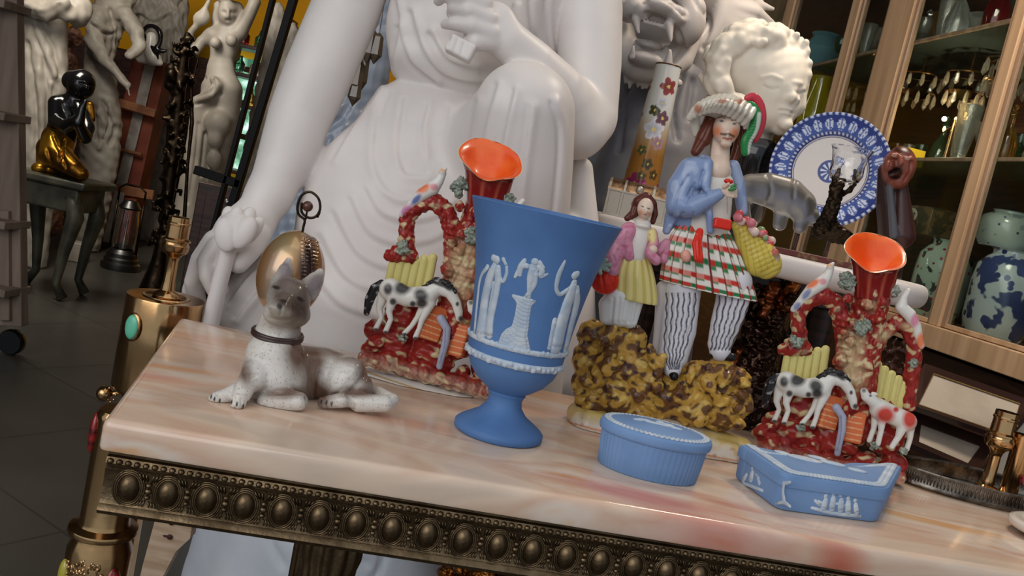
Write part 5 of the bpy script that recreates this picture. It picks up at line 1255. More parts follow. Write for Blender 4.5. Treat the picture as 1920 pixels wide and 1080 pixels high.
# roaring lion head
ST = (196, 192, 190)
lion = thing('lion_statue', 'white marble lion statue with roaring open mouth and fangs, behind the floral vase', 'statue', (D(1230, 200, 2.2)[0], 2.2, FLOOR))
S = Sculpt(2.15, .0042, ST); S.k = 10
S.ell(1250, -34, .05, 106, 120, 88, -12); S.ell(1240, 40, .10, 90, 80, 90, 0)
S.ell(1192, -30, -.07, 28, 30, 26); S.ell(1286, -14, -.08, 36, 34, 34)
S.ell(1186, 14, -.11, 30, 40, 26, 30, k=5); S.ell(1292, 38, -.10, 32, 40, 50, -10, k=5); S.ell(1236, 12, -.15, 34, 30, 18, -12, k=5); S.ell(1206, 20, -.14, 24, 26, 18, 20, k=5); S.ell(1266, 28, -.14, 24, 26, 18, -34, k=5)
S.chain([(1168, 60, -.03, 22), (1172, 100, -.05, 28), (1196, 122, -.07, 30), (1240, 128, -.07, 30), (1272, 110, -.05, 28), (1292, 70, -.04, 24)], k=8)
S.cut(1224, 70, -.16, 40, 70, 36, -12, k=4)
S.ell(1212, 92, -.05, 26, 44, 12, -10, k=3); S.ell(1210, 112, -.115, 34, 24, 14, -12, k=4)
for x, y, x2, y2, r in ((1192, 36, 1197, 62, 9), (1254, 46, 1258, 78, 10), (1184, 106, 1188, 88, 7), (1252, 120, 1257, 94, 10)): S.chain([(x, y, -.15, r), (x2, y2, -.16, 3)], k=2)
for i in range(6): S.chain([(1208+i*7, 38+i*1.8, -.15, 3.4), (1208+i*7, 44+i*1.8, -.152, 2.4)], k=1)
rs = random.Random(5)
for i in range(34):
    a = -1.2+i*.08; x0, y0 = 1296+54*math.cos(a), 10+74*math.sin(a); S.chain([(x0, y0, .02, 20), (x0+56*math.cos(a)+rs.uniform(-8, 8), y0+60*math.sin(a+.2), .05, 14), (x0+92*math.cos(a)+rs.uniform(-12, 12), y0+100*math.sin(a+.35), .09, 4)], k=3)
for i in range(13): S.chain([(1176+i*8, 138+i*1.5, -.06, 8), (1172+i*8, 158+rs.uniform(-6, 8), -.05, 3)], k=2)
S.ridge([[(1205, 2), (1236, -8), (1266, 10), (1284, 30)], [(1170, -4), (1190, -10), (1210, 2)], [(1270, 60), (1280, 90), (1268, 116)], [(1212, 26), (1236, 34)], [(1304, 0), (1330, 40), (1318, 90)]], 4.5, -7)
S.ridge([[(1186, 76), (1216, 84), (1250, 90)]], 5, 5)
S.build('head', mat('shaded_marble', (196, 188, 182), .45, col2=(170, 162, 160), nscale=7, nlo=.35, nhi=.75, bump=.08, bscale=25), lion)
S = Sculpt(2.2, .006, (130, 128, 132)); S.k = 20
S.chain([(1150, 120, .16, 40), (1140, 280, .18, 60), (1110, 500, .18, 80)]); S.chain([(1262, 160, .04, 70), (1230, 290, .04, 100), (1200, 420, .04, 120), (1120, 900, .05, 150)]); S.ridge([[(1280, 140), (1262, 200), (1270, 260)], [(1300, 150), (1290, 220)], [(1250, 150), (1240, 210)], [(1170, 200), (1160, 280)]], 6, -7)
S.floor = FLOOR; S.build('chest', mat('grey_shaded_marble', (120, 118, 122), .5, col2=(88, 86, 92), nscale=8, nlo=.35, nhi=.7, bump=.1), lion)  # chest in darker grey than the head, its shade put into the colour
# child bust on black pedestal
S = Sculpt(1.84, .0028, (206, 196, 180)); S.k = 10
S.ell(1450, 160, 0, 62, 74, 88, -14); S.ell(1400, 130, .03, 74, 80, 70, -10); S.chain([(1440, 215, -.01, 40), (1462, 232, -.03, 22)]); S.ell(1494, 196, -.03, 16, 20, 22, 0); S.ell(1462, 205, -.04, 34, 26, 30, 0); S.ell(1440, 208, -.03, 34, 30, 28, 0); S.ell(1500, 150, 0, 10, 30, 40, -10, k=12)
S.chain([(1410, 240, .03, 42), (1390, 285, .04, 46)], k=14)
S.chain([(1482, 156, -.066, 7), (1487, 176, -.076, 8), (1486, 182, -.079, 8)], k=8); S.ell(1478, 185, -.072, 6, 6, 4); S.ell(1495, 188, -.066, 5, 6, 4)
S.ell(1472, 204, -.066, 15, 8, 4, -12, k=4); S.ell(1472, 212, -.064, 12, 8, 5, -12, k=4); S.ell(1474, 234, -.06, 13, 12, 10, 0)
for x, y, r in ((1446, 160, 13), (1500, 168, 9)): S.ell(x, y, -.068 if x < 1480 else -.055, r, 8, 7, -14, k=5)
S.ridge([[(1432, 162), (1446, 167), (1460, 165)], [(1492, 171), (1500, 175), (1508, 172)], [(1460, 207), (1474, 208), (1488, 212)]], 2.4, -2.2); S.ridge([[(1428, 146), (1446, 142), (1464, 148)], [(1490, 154), (1502, 156)]], 4, 2.5)
rs = random.Random(12)
for i in range(95):
    t = rs.random(); a = math.radians(rs.uniform(60, 262)); rr = rs.uniform(.72, 1.0); x = 1420+94*rr*math.cos(a)*1.0; y = 138-88*rr*math.sin(a)
    if x > 1440 and y > 112: continue
    r0 = rs.uniform(9, 13); t0 = rs.random()*6.28; dy = -.02-.055*(1-rr)*2 if rr < .95 else 0
    S.chain([(x+r0*math.cos(t0+u*1.15), y+r0*math.sin(t0+u*1.15), dy-.012+.004*u, 7.5) for u in range(5)], k=9)
for x, y in ((1510, 96), (1514, 118), (1512, 140), (1508, 80), (1490, 66), (1470, 58), (1452, 56), (1480, 80), (1460, 84), (1440, 90), (1500, 104), (1424, 66)): S.chain([(x-3+6*math.cos(u), y+6*math.sin(u), -.04+.003*u, 7) for u in range(5)], k=9)
S.lump(.5, 14, 2)
bust = thing('child_bust', 'cream plaster bust of a curly haired child looking right on a black socle', 'bust', (D(1420, 300, 1.84)[0], 1.84, ZS))
S.build('head', mat('cream_plaster', (222, 212, 196), .6, bump=.12, bscale=80), bust)
p = D(1415, 290, 1.84); mm = pixof(p)[2]/FPX; b = MB(); hb_ = p[2]-ZS
b.lathe([(0, 0), (68*mm, 0), (70*mm, .008), (62*mm, .016), (40*mm, .026), (34*mm, .04), (44*mm, .055), (56*mm, hb_-.008), (58*mm, hb_+.01), (46*mm, hb_+.03), (0, hb_+.034)], c=(p[0]-bust.location[0], 0, 0), seg=56); b.build('socle', M['black'], bust, smooth=.8)
# plate
pc = D(1556, 322, 1.72); mm = pixof(pc)[2]/FPX; PR = 108*mm
pt = thing('blue_white_plate', 'blue and white transfer plate with leafy rim and central rosette, standing on the marble shelf', 'plate', (pc[0], pc[1], ZS))
nz = np.array([-.42, -.90, .10]); nz /= np.linalg.norm(nz); nx = np.cross((0, 0, 1.0), nz); nx /= np.linalg.norm(nx); nx = -nx if nx[0] < 0 else nx; ny = np.cross(nz, nx); ny = ny if ny[2] > 0 else -ny
RP = [0]+list(np.linspace(.02, 1, 90)); SG = 240; V = []; C = []
for r in RP:
    z = .0 if r < .62 else (.010*(r-.62)/.08 if r < .70 else .010+.012*(r-.70)/.3)
    for j in range(SG):
        a = 2*math.pi*j/SG; P = nx*(r*PR*math.cos(a))+ny*(r*PR*math.sin(a))+nz*z; V.append(P)
        c = (210, 202, 196); BB = (52, 66, 128); W2 = (196, 204, 222)
        if r < .20: c = W2 if (.05 < r < .16 and math.cos(10*a) > .1) else BB
        elif .60 < r < .615 or .645 < r < .66: c = BB
        elif .66 <= r < .70: c = BB if (j//2) % 2 else W2
        elif .70 <= r < .93:
            f = (a*26/(2*math.pi)) % 1-.5; h_ = (r-.71)/.21; wd = .34*math.sin(math.pi*min(1, max(0, h_)))**.7
            c = (206, 214, 230) if abs(f) < wd and abs(f) > .05 and (abs(f) < wd*.5 or abs(f) > wd*.65) else (74, 94, 158)
            if abs(f) > wd and h_ > .6: c = BB
        elif .93 <= r < .965: c = BB
        elif r >= .965: c = BB if (j//2) % 2 else W2
        C.append([lin(v) for v in c]+[1])
F = [(i*SG+j, (i+1)*SG+j, (i+1)*SG+(j+1) % SG, i*SG+(j+1) % SG) for i in range(len(RP)-1) for j in range(SG)]
zc = np.array([0, 0, pc[2]-ZS]); V = np.array(V)
o = mkmesh('face', V+zc, F, M['glaze'], pt, smooth=3, cols=C); sd = o.modifiers.new('thickness', 'SOLIDIFY'); sd.thickness = .005; sd.offset = 0
b = MB(); b.tube([zc+nx*s_*.03-ny*PR*1.0+nz*.02*0-nz*.0+np.array([0, 0, .004]) for s_ in (-1, 1)], .003, 8)
for s_ in (-1, 1): b.tube([zc+nx*s_*.03-ny*PR+nz*.012+np.array([0, 0, .012]), zc+nx*s_*.03-ny*PR+nz*.014, zc+nx*s_*.03-ny*PR-nz*.03, zc+nx*s_*.02-nz*.03], .0025, 8)
for s_ in (-1, 1): q = zc+nx*s_*.03-ny*PR; b.tube([q, (q[0], q[1], 0)], .003, 8); q2 = q-nz*.03; b.tube([q2, (q2[0], q2[1], 0)], .003, 8)
b.build('plate_stand', M['wood_dark'], pt, smooth=4)
# frosted glass animal
M['frost'] = mat('frosted_glass', (168, 165, 160), .3, trans=.85, ior=1.35)
tr = thing('lacquer_plinth', 'thin red patterned lacquer plinth under the frosted glass bull', 'plinth', (D(1500, 425, 1.45)[0], 1.45, ZS))
p0, p1 = D(1400, 405, 1.45), D(1640, 455, 1.45); b = MB(); b.box(((p0[0]+p1[0])/2-tr.location[0], .01, .005), (p1[0]-p0[0], .07, .010)); b.build('slab', mat('red_lacquer', (96, 44, 40), .35, col2=(120, 96, 60), nscale=90, nlo=.5, nhi=.6), tr, bevel=.002)
S = Sculpt(1.45, .0016, (190, 188, 184)); S.k = 8; S.floor = ZS+.011
S.chain([(1408, 352, 0, 26), (1440, 356, 0, 32), (1478, 368, 0, 34), (1500, 384, 0, 30), (1516, 402, -.002, 18)], fy=.75); S.chain([(1398, 352, 0, 14), (1394, 385, 0, 12), (1398, 412, 0, 11)], fy=.8); S.chain([(1468, 385, -.006, 16), (1462, 420, -.006, 13)], fy=.8); S.chain([(1506, 400, .0, 16), (1500, 425, 0, 13)]); S.chain([(1524, 404, -.004, 10), (1530, 420, -.004, 8)])
S.ell(1512, 376, -.016, 6, 4, 10, -30, k=3); S.ridge([[(1440, 330), (1446, 360), (1436, 385)], [(1490, 340), (1488, 370)]], 4, -3); S.chain([(1392, 345, 0, 4), (1388, 370, -.004, 4)])
o = S.build('glass_bull', M['frost']); tag(o, 'frosted clear glass bull with lowered head on the marble shelf', 'glass animal')
M['cupglass'] = mat('pressed_glass', (255, 255, 255), .03, trans=1.0, ior=1.45, bump=1.0, bscale=90, bdetail=0)
# bronze figure holding up a cut glass cup
gb = thing('bronze_cup_bearer', 'small dark bronze figure lifting a cut glass cup, in front of the plate', 'figurine', (D(1560, 440, 1.40)[0], 1.40, ZS))
S = Sculpt(1.40, .0013, (50, 38, 30)); S.k = 4; S.floor = ZS
S.chain([(1545, 428, 0, 18), (1556, 400, 0, 14), (1566, 372, 0, 12), (1568, 356, 0, 12)]); S.ell(1576, 345, -.006, 8, 8, 9, 0); S.chain([(1562, 356, 0, 7), (1566, 336, -.004, 5), (1572, 320, 0, 4)]); S.chain([(1574, 362, 0, 6), (1590, 360, 0, 5), (1602, 346, 0, 4), (1604, 322, 0, 4)])
S.chain([(1545, 420, -.01, 12), (1536, 436, -.012, 10)]); S.chain([(1560, 430, 0, 16), (1590, 440, 0, 8)]); S.chain([(1530, 440, 0, 8), (1590, 452, 0, 8)]); S.lump(2, 7, 4); S.build('body', M['darkbronze'], gb)
p = D(1581, 345, 1.40); q = D(1590, 276, 1.40); mm = pixof(p)[2]/FPX; hh = q[2]-p[2]; b = MB()
b.lathe([(0, 0), (14*mm, 0), (26*mm, .006), (31*mm, .016), (30*mm, hh*.55), (34*mm, hh*.85), (38*mm, hh), (36.5*mm, hh), (32*mm, hh*.8), (28*mm, hh*.5), (28*mm, .018), (22*mm, .008), (0, .006)], c=np.array([p[0], p[1], p[2]])-np.array(gb.location), seg=48, flute=0)
b.build('glass_cup', M['cupglass'], gb, smooth=.8)
M['satin'] = mat('painted_satin', attr=True, rough=.38, bump=.15, bscale=70)
S = Sculpt(1.48, .0016, (128, 66, 50)); S.k = 5
S.ell(1686, 312, 0, 29, 32, 38, -10); S.ell(1683, 340, -.01, 18, 20, 14, -10); S.cut(1682, 324, -.030, 12, 26, 12, -14, k=2, col=(14, 6, 6)); S.chain([(1688, 292, -.03, 5), (1689, 306, -.036, 6)], k=4); S.ell(1676, 292, -.024, 9, 6, 5, -15); S.ell(1702, 298, -.024, 8, 6, 5, -15); S.ell(1668, 310, -.02, 8, 8, 10); S.ell(1704, 318, -.02, 8, 8, 10)
S.ridge([[(1666, 286), (1678, 282), (1690, 288), (1706, 292)], [(1668, 298), (1664, 316), (1668, 334)], [(1708, 304), (1706, 322), (1696, 338)]], 2.4, -3); S.spot([(1676, 292, 5, 2, -14), (1701, 298, 5, 2, -14)], (170, 140, 120), .8); S.spot([(1690, 276, 30, 10, -12)], (36, 20, 18), .8)
S.chain([(1660, 320, .02, 14), (1664, 380, .02, 20), (1672, 440, .02, 24)], col=(46, 26, 24)); S.chain([(1690, 350, .01, 12), (1690, 440, .01, 26)], col=(60, 30, 26)); S.chain([(1668, 350, -.01, 6), (1676, 440, -.01, 8)], col=(84, 84, 90)); S.chain([(1680, 420, .03, 26), (1660, 520, .03, 28), (1560, 1100, .05, 40)], col=(46, 26, 24))
S.floor = ZS+.0005; o = S.build('screaming_carving', M['satin']); tag(o, 'dark red carved screaming face on the shelf end, right of the blue and white plate', 'carving')
# dark ornate bronze group behind the plaid man
S = Sculpt(1.52, .003, (60, 36, 24)); S.k = 5; rs = random.Random(21)
S.chain([(1462, 552, 0, 24), (1430, 620, 0, 34), (1400, 720, 0, 50), (1340, 900, 0, 70), (1200, 1300, 0, 90)], k=10)
for i in range(90):
    t = rs.random(); x = 1455-t*110+rs.uniform(-50, 60); y = 524+t*250+rs.uniform(-10, 20); a = rs.random()*6.28; L = rs.uniform(8, 26); S.chain([(x, y, rs.uniform(-.05, .03), rs.uniform(5, 9)), (x+L*math.cos(a), y+L*math.sin(a), rs.uniform(-.06, .03), 3)])
S.chain([(1496, 522, -.03, 12), (1466, 570, -.03, 12)], col=(190, 110, 50)); S.chain([(1452, 540, -.04, 12), (1430, 590, -.04, 9)], col=(150, 80, 40)); S.chain([(1385, 660, -.05, 6), (1340, 760, -.05, 5)], col=(150, 80, 40)); S.lump(3, 9, 4)
S.floor = FLOOR; M['copper'] = mat('dark_copper', attr=True, rough=.25, metal=.9, coat=.3); o = S.build('copper_sculpture', M['copper']); tag(o, 'dark coppery ornate metal sculpture behind the plaid man under the marble shelf', 'sculpture')
# ------------------------------------------------------------------ glazed display cabinet along the right wall
CO = np.array([1.33, 2.10, 0]); CE = np.array([-.156, .988, 0]); CE /= np.linalg.norm(CE); CN = np.array([-CE[1], CE[0], 0]); CN = CN if CN[0] < 0 else -CN   # CN points into the shop
def CP(x, y, off=0.0):
    """picture position -> point on the cabinet front (off metres behind it)"""
    o = CO-CN*off; d = ray(x, y); return CAM+d*(((o-CAM)@CN)/(d@CN))
def SZ(P): return (P-CO)@CE, P[2]          # along, height
def AL(s, z, off=0.0): return CO+CE*s+np.array([0, 0, z])-CN*off
cab = thing('display_cabinet', 'brown wooden display cabinet with glass doors, full of porcelain and glass', 'cabinet', (1.5, 2.4, FLOOR))
cab.location = (CO[0], CO[1], FLOOR); CL = np.array([CO[0], CO[1], FLOOR])
def cbar(s0, s1, z0, z1, d0, d1, name, m_, bev=.003, par=None, into=None):
    b = into or MB(); P = [AL(s, z, d)-CL for s in (s0, s1) for z in (z0, z1) for d in (d0, d1)]
    b.add(P, [(0, 1, 3, 2), (4, 6, 7, 5), (0, 4, 5, 1), (2, 3, 7, 6), (0, 2, 6, 4), (1, 5, 7, 3)])
    if into is None: return b.build(name, m_, par or cab, bevel=bev, smooth=.5)
def s_at(x, y): return SZ(CP(x, y))
# heights from the picture
zb1 = s_at(1800, 625)[1]; zb0 = s_at(1800, 672)[1]; ZT = 1.75; DEP = .36
sFar = s_at(1440, 30)[0]; 
posts = [('post', (1476, 20), (1490, 20)), ('post', (1590, 60), (1604, 60)), ('post', (1636, 150), (1682, 150)), ('post', (1860, 200), (1880, 200))]
S_NEAR = s_at(2150, 560)[0]
SS = [(s_at(*a)[0], s_at(*c)[0]) for _, a, c in posts]
for s0, s1 in SS: cbar(min(s0, s1), max(s0, s1), zb1, ZT, -.012, .03, 'post', M['wood_cab'])
sA = S_NEAR; sZ = max(max(a, b_) for a, b_ in SS)+.9
cbar(sA, sZ, zb0, zb1, -.022, DEP, 'plinth_rail', M['wood_cab']); cbar(sA, sZ, FLOOR+.25, zb0-.012, .02, DEP, 'lower_carcass', M['wood_dark'])
cbar(sA, sZ, ZT, ZT+.08, -.02, DEP, 'cornice', M['wood_cab']); cbar(sA, sZ, zb1, ZT, DEP, DEP+.02, 'back_panel', M['wood_dark']); cbar(sZ, sZ+.03, zb0, ZT, 0, DEP, 'end_panel', M['wood_cab']); cbar(sA-.03, sA, zb0, ZT, 0, DEP, 'end_panel', M['wood_cab'])
cbar(sA, sZ, FLOOR, FLOOR+.25, .05, DEP, 'plinth', M['wood_dark'])
# door stiles beside each pane and thin glass panes
edges = sorted([q for p in SS for q in p]); spans = [(sA, edges[0])]+[(edges[i], edges[i+1]) for i in range(1, len(edges)-1, 2)]+[(edges[-1], sZ)]
M['shelfglass'] = mat('greenish_shelf_glass', (150, 170, 160), .05, trans=.8, ior=1.3)
M['pane'] = mat('cabinet_pane', (236, 244, 240), .01, trans=1.0, ior=1.12, spec=.7)
M['wood_lt'] = mat('pale_bead_wood', (166, 140, 116), .5, col2=(140, 112, 90), nscale=30, stretch=(1, 1, .06), bump=.1)
for s0, s1 in spans:
    if s1-s0 < .02: continue
    w_ = min(.02, (s1-s0)*.2)
    cbar(s0+.002, s0+w_, zb1+.002, ZT-.002, -.004, .016, 'door_stile', M['wood_lt'], bev=.002); cbar(s1-w_, s1-.002, zb1+.002, ZT-.002, -.004, .016, 'door_stile', M['wood_lt'], bev=.002); cbar(s0+w_, s1-w_, zb1+.002, zb1+.016, -.004, .016, 'door_rail', M['wood_cab'], bev=.002)
    cbar(s0+w_, s1-w_, zb1+.016, ZT-.004, .004, .007, 'glass_pane', M['pane'], bev=0)
shz = [s_at(1770, 292)[1], s_at(1800, 50)[1]]
for i, z in enumerate(shz): cbar(sA, sZ, z-.012, z, .022, .034, 'shelf_edge', M['wood_lt'], bev=.002); cbar(sA, sZ, z-.008, z, .034, DEP, 'glass_shelf', M['shelfglass'], bev=0)
zlow = zb1+.002
# porcelain behind the glass
def flower_mat(name, base, c1, c2, sc, lo, hi):
    m = mat(name, base, .15, coat=.6, col2=c1, nscale=sc, nlo=lo, nhi=lo+.03, detail=2); nt = m.node_tree; b = nt.nodes['Principled BSDF']; old = b.inputs['Base Color'].links[0].from_socket
    v = nt.nodes.new('ShaderNodeTexVoronoi'); v.inputs['Scale'].default_value = sc*1.6; tc = [n for n in nt.nodes if n.type == 'TEX_COORD'][0]; nt.links.new(tc.outputs['Object'], v.inputs['Vector'])
    r = nt.nodes.new('ShaderNodeMapRange'); r.inputs[1].default_value = hi; r.inputs[2].default_value = hi-.05; nt.links.new(v.outputs['Distance'], r.inputs[0]); mx = nt.nodes.new('ShaderNodeMix'); mx.data_type = 'RGBA'
    nt.links.new(r.outputs[0], mx.inputs[0]); nt.links.new(old, mx.inputs[6]); mx.inputs[7].default_value = rgb(c2); nt.links.new(mx.outputs[2], b.inputs['Base Color']); return m
M['famille'] = flower_mat('red_blossom_porcelain', (176, 196, 178), (60, 70, 66), (150, 44, 50), 24, .60, .22)
M['bluejar'] = flower_mat('blue_blossom_porcelain', (190, 202, 204), (52, 66, 110), (40, 54, 104), 16, .50, .25)
M['studded'] = flower_mat('studded_porcelain', (182, 196, 186), (150, 166, 160), (70, 90, 110), 22, .6, .16)
def jar(x0, x1, y0, y1, off, m_, label, sq=False, zbase=None, name='porcelain_jar', cat='jar'):
    P0 = CP((x0+x1)/2, y1, off); Pt = CP((x0+x1)/2, y0, off); mm = pixof(P0)[2]/FPX; r = (x1-x0)/2*mm*.95; z0 = P0[2] if zbase is None else zbase; h = Pt[2]-z0
    t = thing(name, label, cat, (P0[0], P0[1], z0)); b = MB()
    if sq: b.lathe([(0, 0), (r*1.2, 0), (r*1.22, .004), (r*1.22, h*.94), (r*1.15, h*.98), (r*.7, h), (0, h)], seg=4, M=np.stack([CE*.71+CN*.71, CE*-.71+CN*.71, np.array([0, 0, 1.])], 1)); b.build('body', m_, t, bevel=.006)
    else: b.lathe([(0, 0), (r*.8, 0), (r*.86, .006), (r*.98, h*.2), (r, h*.6), (r*.94, h*.8), (r*.72, h*.9), (r*.6, h*.93), (r*.6, h*.98), (r*.66, h), (0, h)], seg=48); b.build('body', m_, t, smooth=.8)
    return t, r, h
zl = zb1+.001; zm = CP(1745, 432, .16)[2]; zsh = shz[0]
jar(1690, 1796, 446, 604, .17, M['famille'], 'white porcelain jar painted with red blossom branches behind the cabinet glass', zbase=zl)
jar(1806, 1930, 466, 596, .17, M['bluejar'], 'blue and white porcelain jar painted with magnolias, lower right inside the cabinet', zbase=zl)
t, r, h = jar(1700, 1800, 392, 442, .17, mat('dark_floral_tin', (70, 66, 48), .3, coat=.4, col2=(120, 96, 60), nscale=40, nlo=.5, nhi=.56), 'dark floral tin with a pale oval label, on top of the red blossom jar', name='floral_tin', cat='tin', sq=True, zbase=zl+ (CP(1743, 446, .17)[2]-zl)+.002)
p = CP(1718, 402, .17-r*.0)-np.array(t.location); b = MB(); Mo = np.stack([CE, -CN, np.array([0, 0, 1.])], 1); b.ball(np.array([0, 0, h*.62])+CN*(r*.87)+CE*r*.45, (r*.42, .003, h*.26), 20, M=Mo); b.build('oval_label', mat('label_paper', (196, 196, 170), .5), t, smooth=4)
b = MB()
for k in range(5):
    q = np.array([0, 0, h*.62])+CN*(r*.87+.003)+CE*(r*(.45+.13*(2-k))); 
    b.tube([q+np.array([0, 0, h*.10]), q-np.array([0, 0, h*.10])], .0011, 5); b.tube([q+CE*.004+np.array([0, 0, h*(.06-.05*(k % 2))]), q-CE*.005+np.array([0, 0, h*(.06-.05*(k % 2))])], .001, 5)
b.build('label_lettering', M['blackmatt'], t, smooth=4)
jar(1828, 1930, 396, 460, .17, M['studded'], 'pale studded porcelain pot above the magnolia jar in the cabinet', name='studded_pot', cat='jar', zbase=CP(1868, 466, .17)[2]+.002)
# glassware on the two shelves
M['cut'] = mat('cut_crystal', (236, 238, 232), .06, trans=.9, ior=1.5, bump=.6, bscale=120)
M['amber'] = mat('amber_glass', (214, 160, 84), .06, trans=.9, ior=1.5); M['greenglass'] = mat('green_glass', (96, 150, 120), .06, trans=.9, ior=1.5); M['redglass'] = mat('ruby_glass', (150, 40, 40), .06, trans=.85, ior=1.5)
P_ = [('goblet', [(.4, 0), (.42, .02), (.08, .06), (.06, .38), (.1, .42), (.34, .52), (.46, .75), (.42, 1.0), (.39, 1.0), (.42, .74), (.3, .56), (0, .5)], .11, 'goblet'),
      ('decanter', [(.42, 0), (.5, .06), (.52, .3), (.36, .5), (.14, .62), (.12, .8), (.2, .84), (.08, .87), (.17, .94), (0, 1.0)], .20, 'decanter'),
      ('glass_vase', [(.34, 0), (.38, .03), (.26, .12), (.4, .5), (.5, .98), (.47, 1.0), (.36, .5), (.2, .14), (0, .12)], .17, 'vase'),
      ('glass_bowl', [(.3, 0), (.32, .05), (.16, .12), (.5, .45), (.85, .98), (.8, 1.0), (.45, .5), (.1, .2), (0, .2)], .09, 'bowl')]
PROTO = {}
rs = random.Random(31); shelfname = {0: 'lower glass shelf', 1: 'upper glass shelf'}
cols_ = ['clear', 'amber', 'green', 'clear', 'ruby', 'clear']; cm_ = {'clear': 'cut', 'amber': 'amber', 'green': 'greenglass', 'ruby': 'redglass'}
def glassware(s, off, z, kind, c, sc, label, group):
    nm, pr, h, cat = P_[kind]; key = (kind, c)
    if key not in PROTO:
        fw = (.55, .34, .42, .62)[kind]; b = MB(); b.lathe([(r*h*fw, t*h) for r, t in pr], seg=24, flute=8, famp=.03); o = b.build(nm, M[cm_[c]], None, smooth=.9); PROTO[key] = o
    else: o = PROTO[key].copy(); COL.objects.link(o)
    o.location = list(AL(s, z, off)); o.scale = (sc, sc, sc); tag(o, label, cat, group); return o
wh = {0: 'front', 1: 'back'}
bb0 = CP(1795, 214, .16); bb1 = CP(1710, 292, .15); bv1 = CP(1530, 200, .1); bv2 = CP(1542, 95, .1)
BUSY = [[(bb0[0], bb0[1], .11), (bb1[0], bb1[1], .09), (bv1[0], bv1[1], .13)], [(bv2[0], bv2[1], .14)]]
for si, z in enumerate(shz):
    s = min(SS[3])-.30; n = 0
    while s < SS[1][0]+.35:
        for row in (0, 1):
            sv = s+.05*row; q_ = AL(sv, z, .11+.15*row)
            if any(math.hypot(q_[0]-bx, q_[1]-by) < br for bx, by, br in BUSY[si]): continue
            k = rs.choice([0, 1, 2, 0, 3]); c = rs.choice(cols_); off = .11+.15*row+rs.uniform(-.01, .01)
            glassware(s+rs.uniform(-.005, .005)+.05*row, off, z+.001, k, c, rs.uniform(.85, .92) if k == 3 else rs.uniform(.85, 1.15), '%s %s in the %s row on the %s of the cabinet' % (c if c != 'clear' else 'clear cut glass', P_[k][3], wh[row], shelfname[si]), 'glassware, %s %s %s on the %s' % (c, P_[k][3], wh[row], shelfname[si]))
        s += .10
# warm chandelier glow inside the cabinet: three candle lamps
b0 = CP(1795, 214, .16)
cl_ = thing('candle_lamp', 'glass lamp with three small glowing bulbs inside the display cabinet', 'lamp', (b0[0], b0[1], zsh+.001))
b = MB(); hh = b0[2]-zsh-.02; b.lathe([(.03, 0), (.032, .006), (.008, .015), (.006, hh)], seg=20); b.build('stem', M['brass'], cl_)
for k, (u, v) in enumerate(((0, 0), (-.045, -.015), (.05, -.03))):
    b = MB(); q = CE*u+np.array([0, 0, hh+v]); b.tube([np.array([0, 0, hh-.02]), q*.6+np.array([0, 0, hh-.03])*.4, q-np.array([0, 0, .012])], .0025, 6); a_ = b.build('arm', M['brass'], cl_, smooth=4)
    b = MB(); b.ball(q, (.005, .005, .010), 12); b.build('bulb', mat('lit_bulb', (255, 206, 130), .3, emit=5), cl_, smooth=4)
pl_ = bpy.data.lights.new('candle_light', 'POINT'); pl_.energy = 1.6; pl_.color = (1, .75, .45); pl_.shadow_soft_size = .008; po = bpy.data.objects.new('candle_light', pl_); COL.objects.link(po); po.location = (b0[0]-.05, b0[1]-.03, b0[2]-.03)
# hanging lustres of crystal drops inside the bays
M['prism'] = mat('crystal_prism', (226, 214, 190), .05, trans=.7, ior=1.6, coat=.4)
dm = MB(); dm.lathe([(0, -.034), (.006, -.026), (.0045, -.008), (0, 0)], seg=6); drop0 = None
for bi, (px_, py_, words) in enumerate(((1742, 95, 'under the upper shelf in the middle bay, left'), (1822, 130, 'under the upper shelf in the middle bay, right'), (1895, 130, 'in the near bay at the right edge'), (1640, 120, 'in the narrow bay behind the wide post'), (1790, -30, 'above the upper shelf'))):
    z_top = shz[1]-.014 if py_ > 0 else ZT-.002; q = CP(px_, py_, .14+.06*(bi % 2))
    t = thing('crystal_lustre', 'small crystal lustre hanging '+words+' of the cabinet', 'lustre', (q[0], q[1], z_top))
    b = MB(); t.scale = (1.45, 1.45, 1.45) if py_ > 0 else (1, 1, 1); hh_ = .095 if py_ > 0 else .14; b.tube([(0, 0, 0), (0, 0, -hh_)], .002, 6); b.lathe([(0, -hh_-.02), (.02, -hh_-.012), (.045, -hh_), (.02, -hh_+.01), (0, -hh_+.02)], seg=20)
    b.tube([(.05*math.cos(a), .05*math.sin(a), -hh_*.55) for a in np.linspace(0, 6.283, 20, endpoint=False)], .002, 5, closed=True)
    for a in (0, 2.1, 4.2): b.tube([(.05*math.cos(a), .05*math.sin(a), -hh_*.55), (0, 0, -hh_*.35)], .0012, 5)
    b.build('brass_body', M['brass'], t, smooth=.8)
    for k in range(20):
        a = k*.628; r_, z_ = (.05, -hh_*.55) if k < 10 else (.042, -hh_)
        if drop0 is None: d_ = drop0 = dm.build('crystal_drop', M['prism'], t, smooth=.3)
        else: d_ = drop0.copy(); COL.objects.link(d_); d_.parent = t
        d_.location = (r_*math.cos(a), r_*math.sin(a), z_); d_.rotation_euler = (0, 0, a)
# yellow box, brass bowl and dark platters in the cabinet
q = CP(1710, 292, .15); yb = thing('yellow_box', 'bright yellow carton on the lower glass shelf of the cabinet', 'box', (q[0], q[1], zsh+.001)); b = MB(); b.box((0, 0, .03), (.07, .05, .055), rz=.2); b.build('carton', mat('yellow_card', (222, 190, 40), .6), yb, bevel=.002)
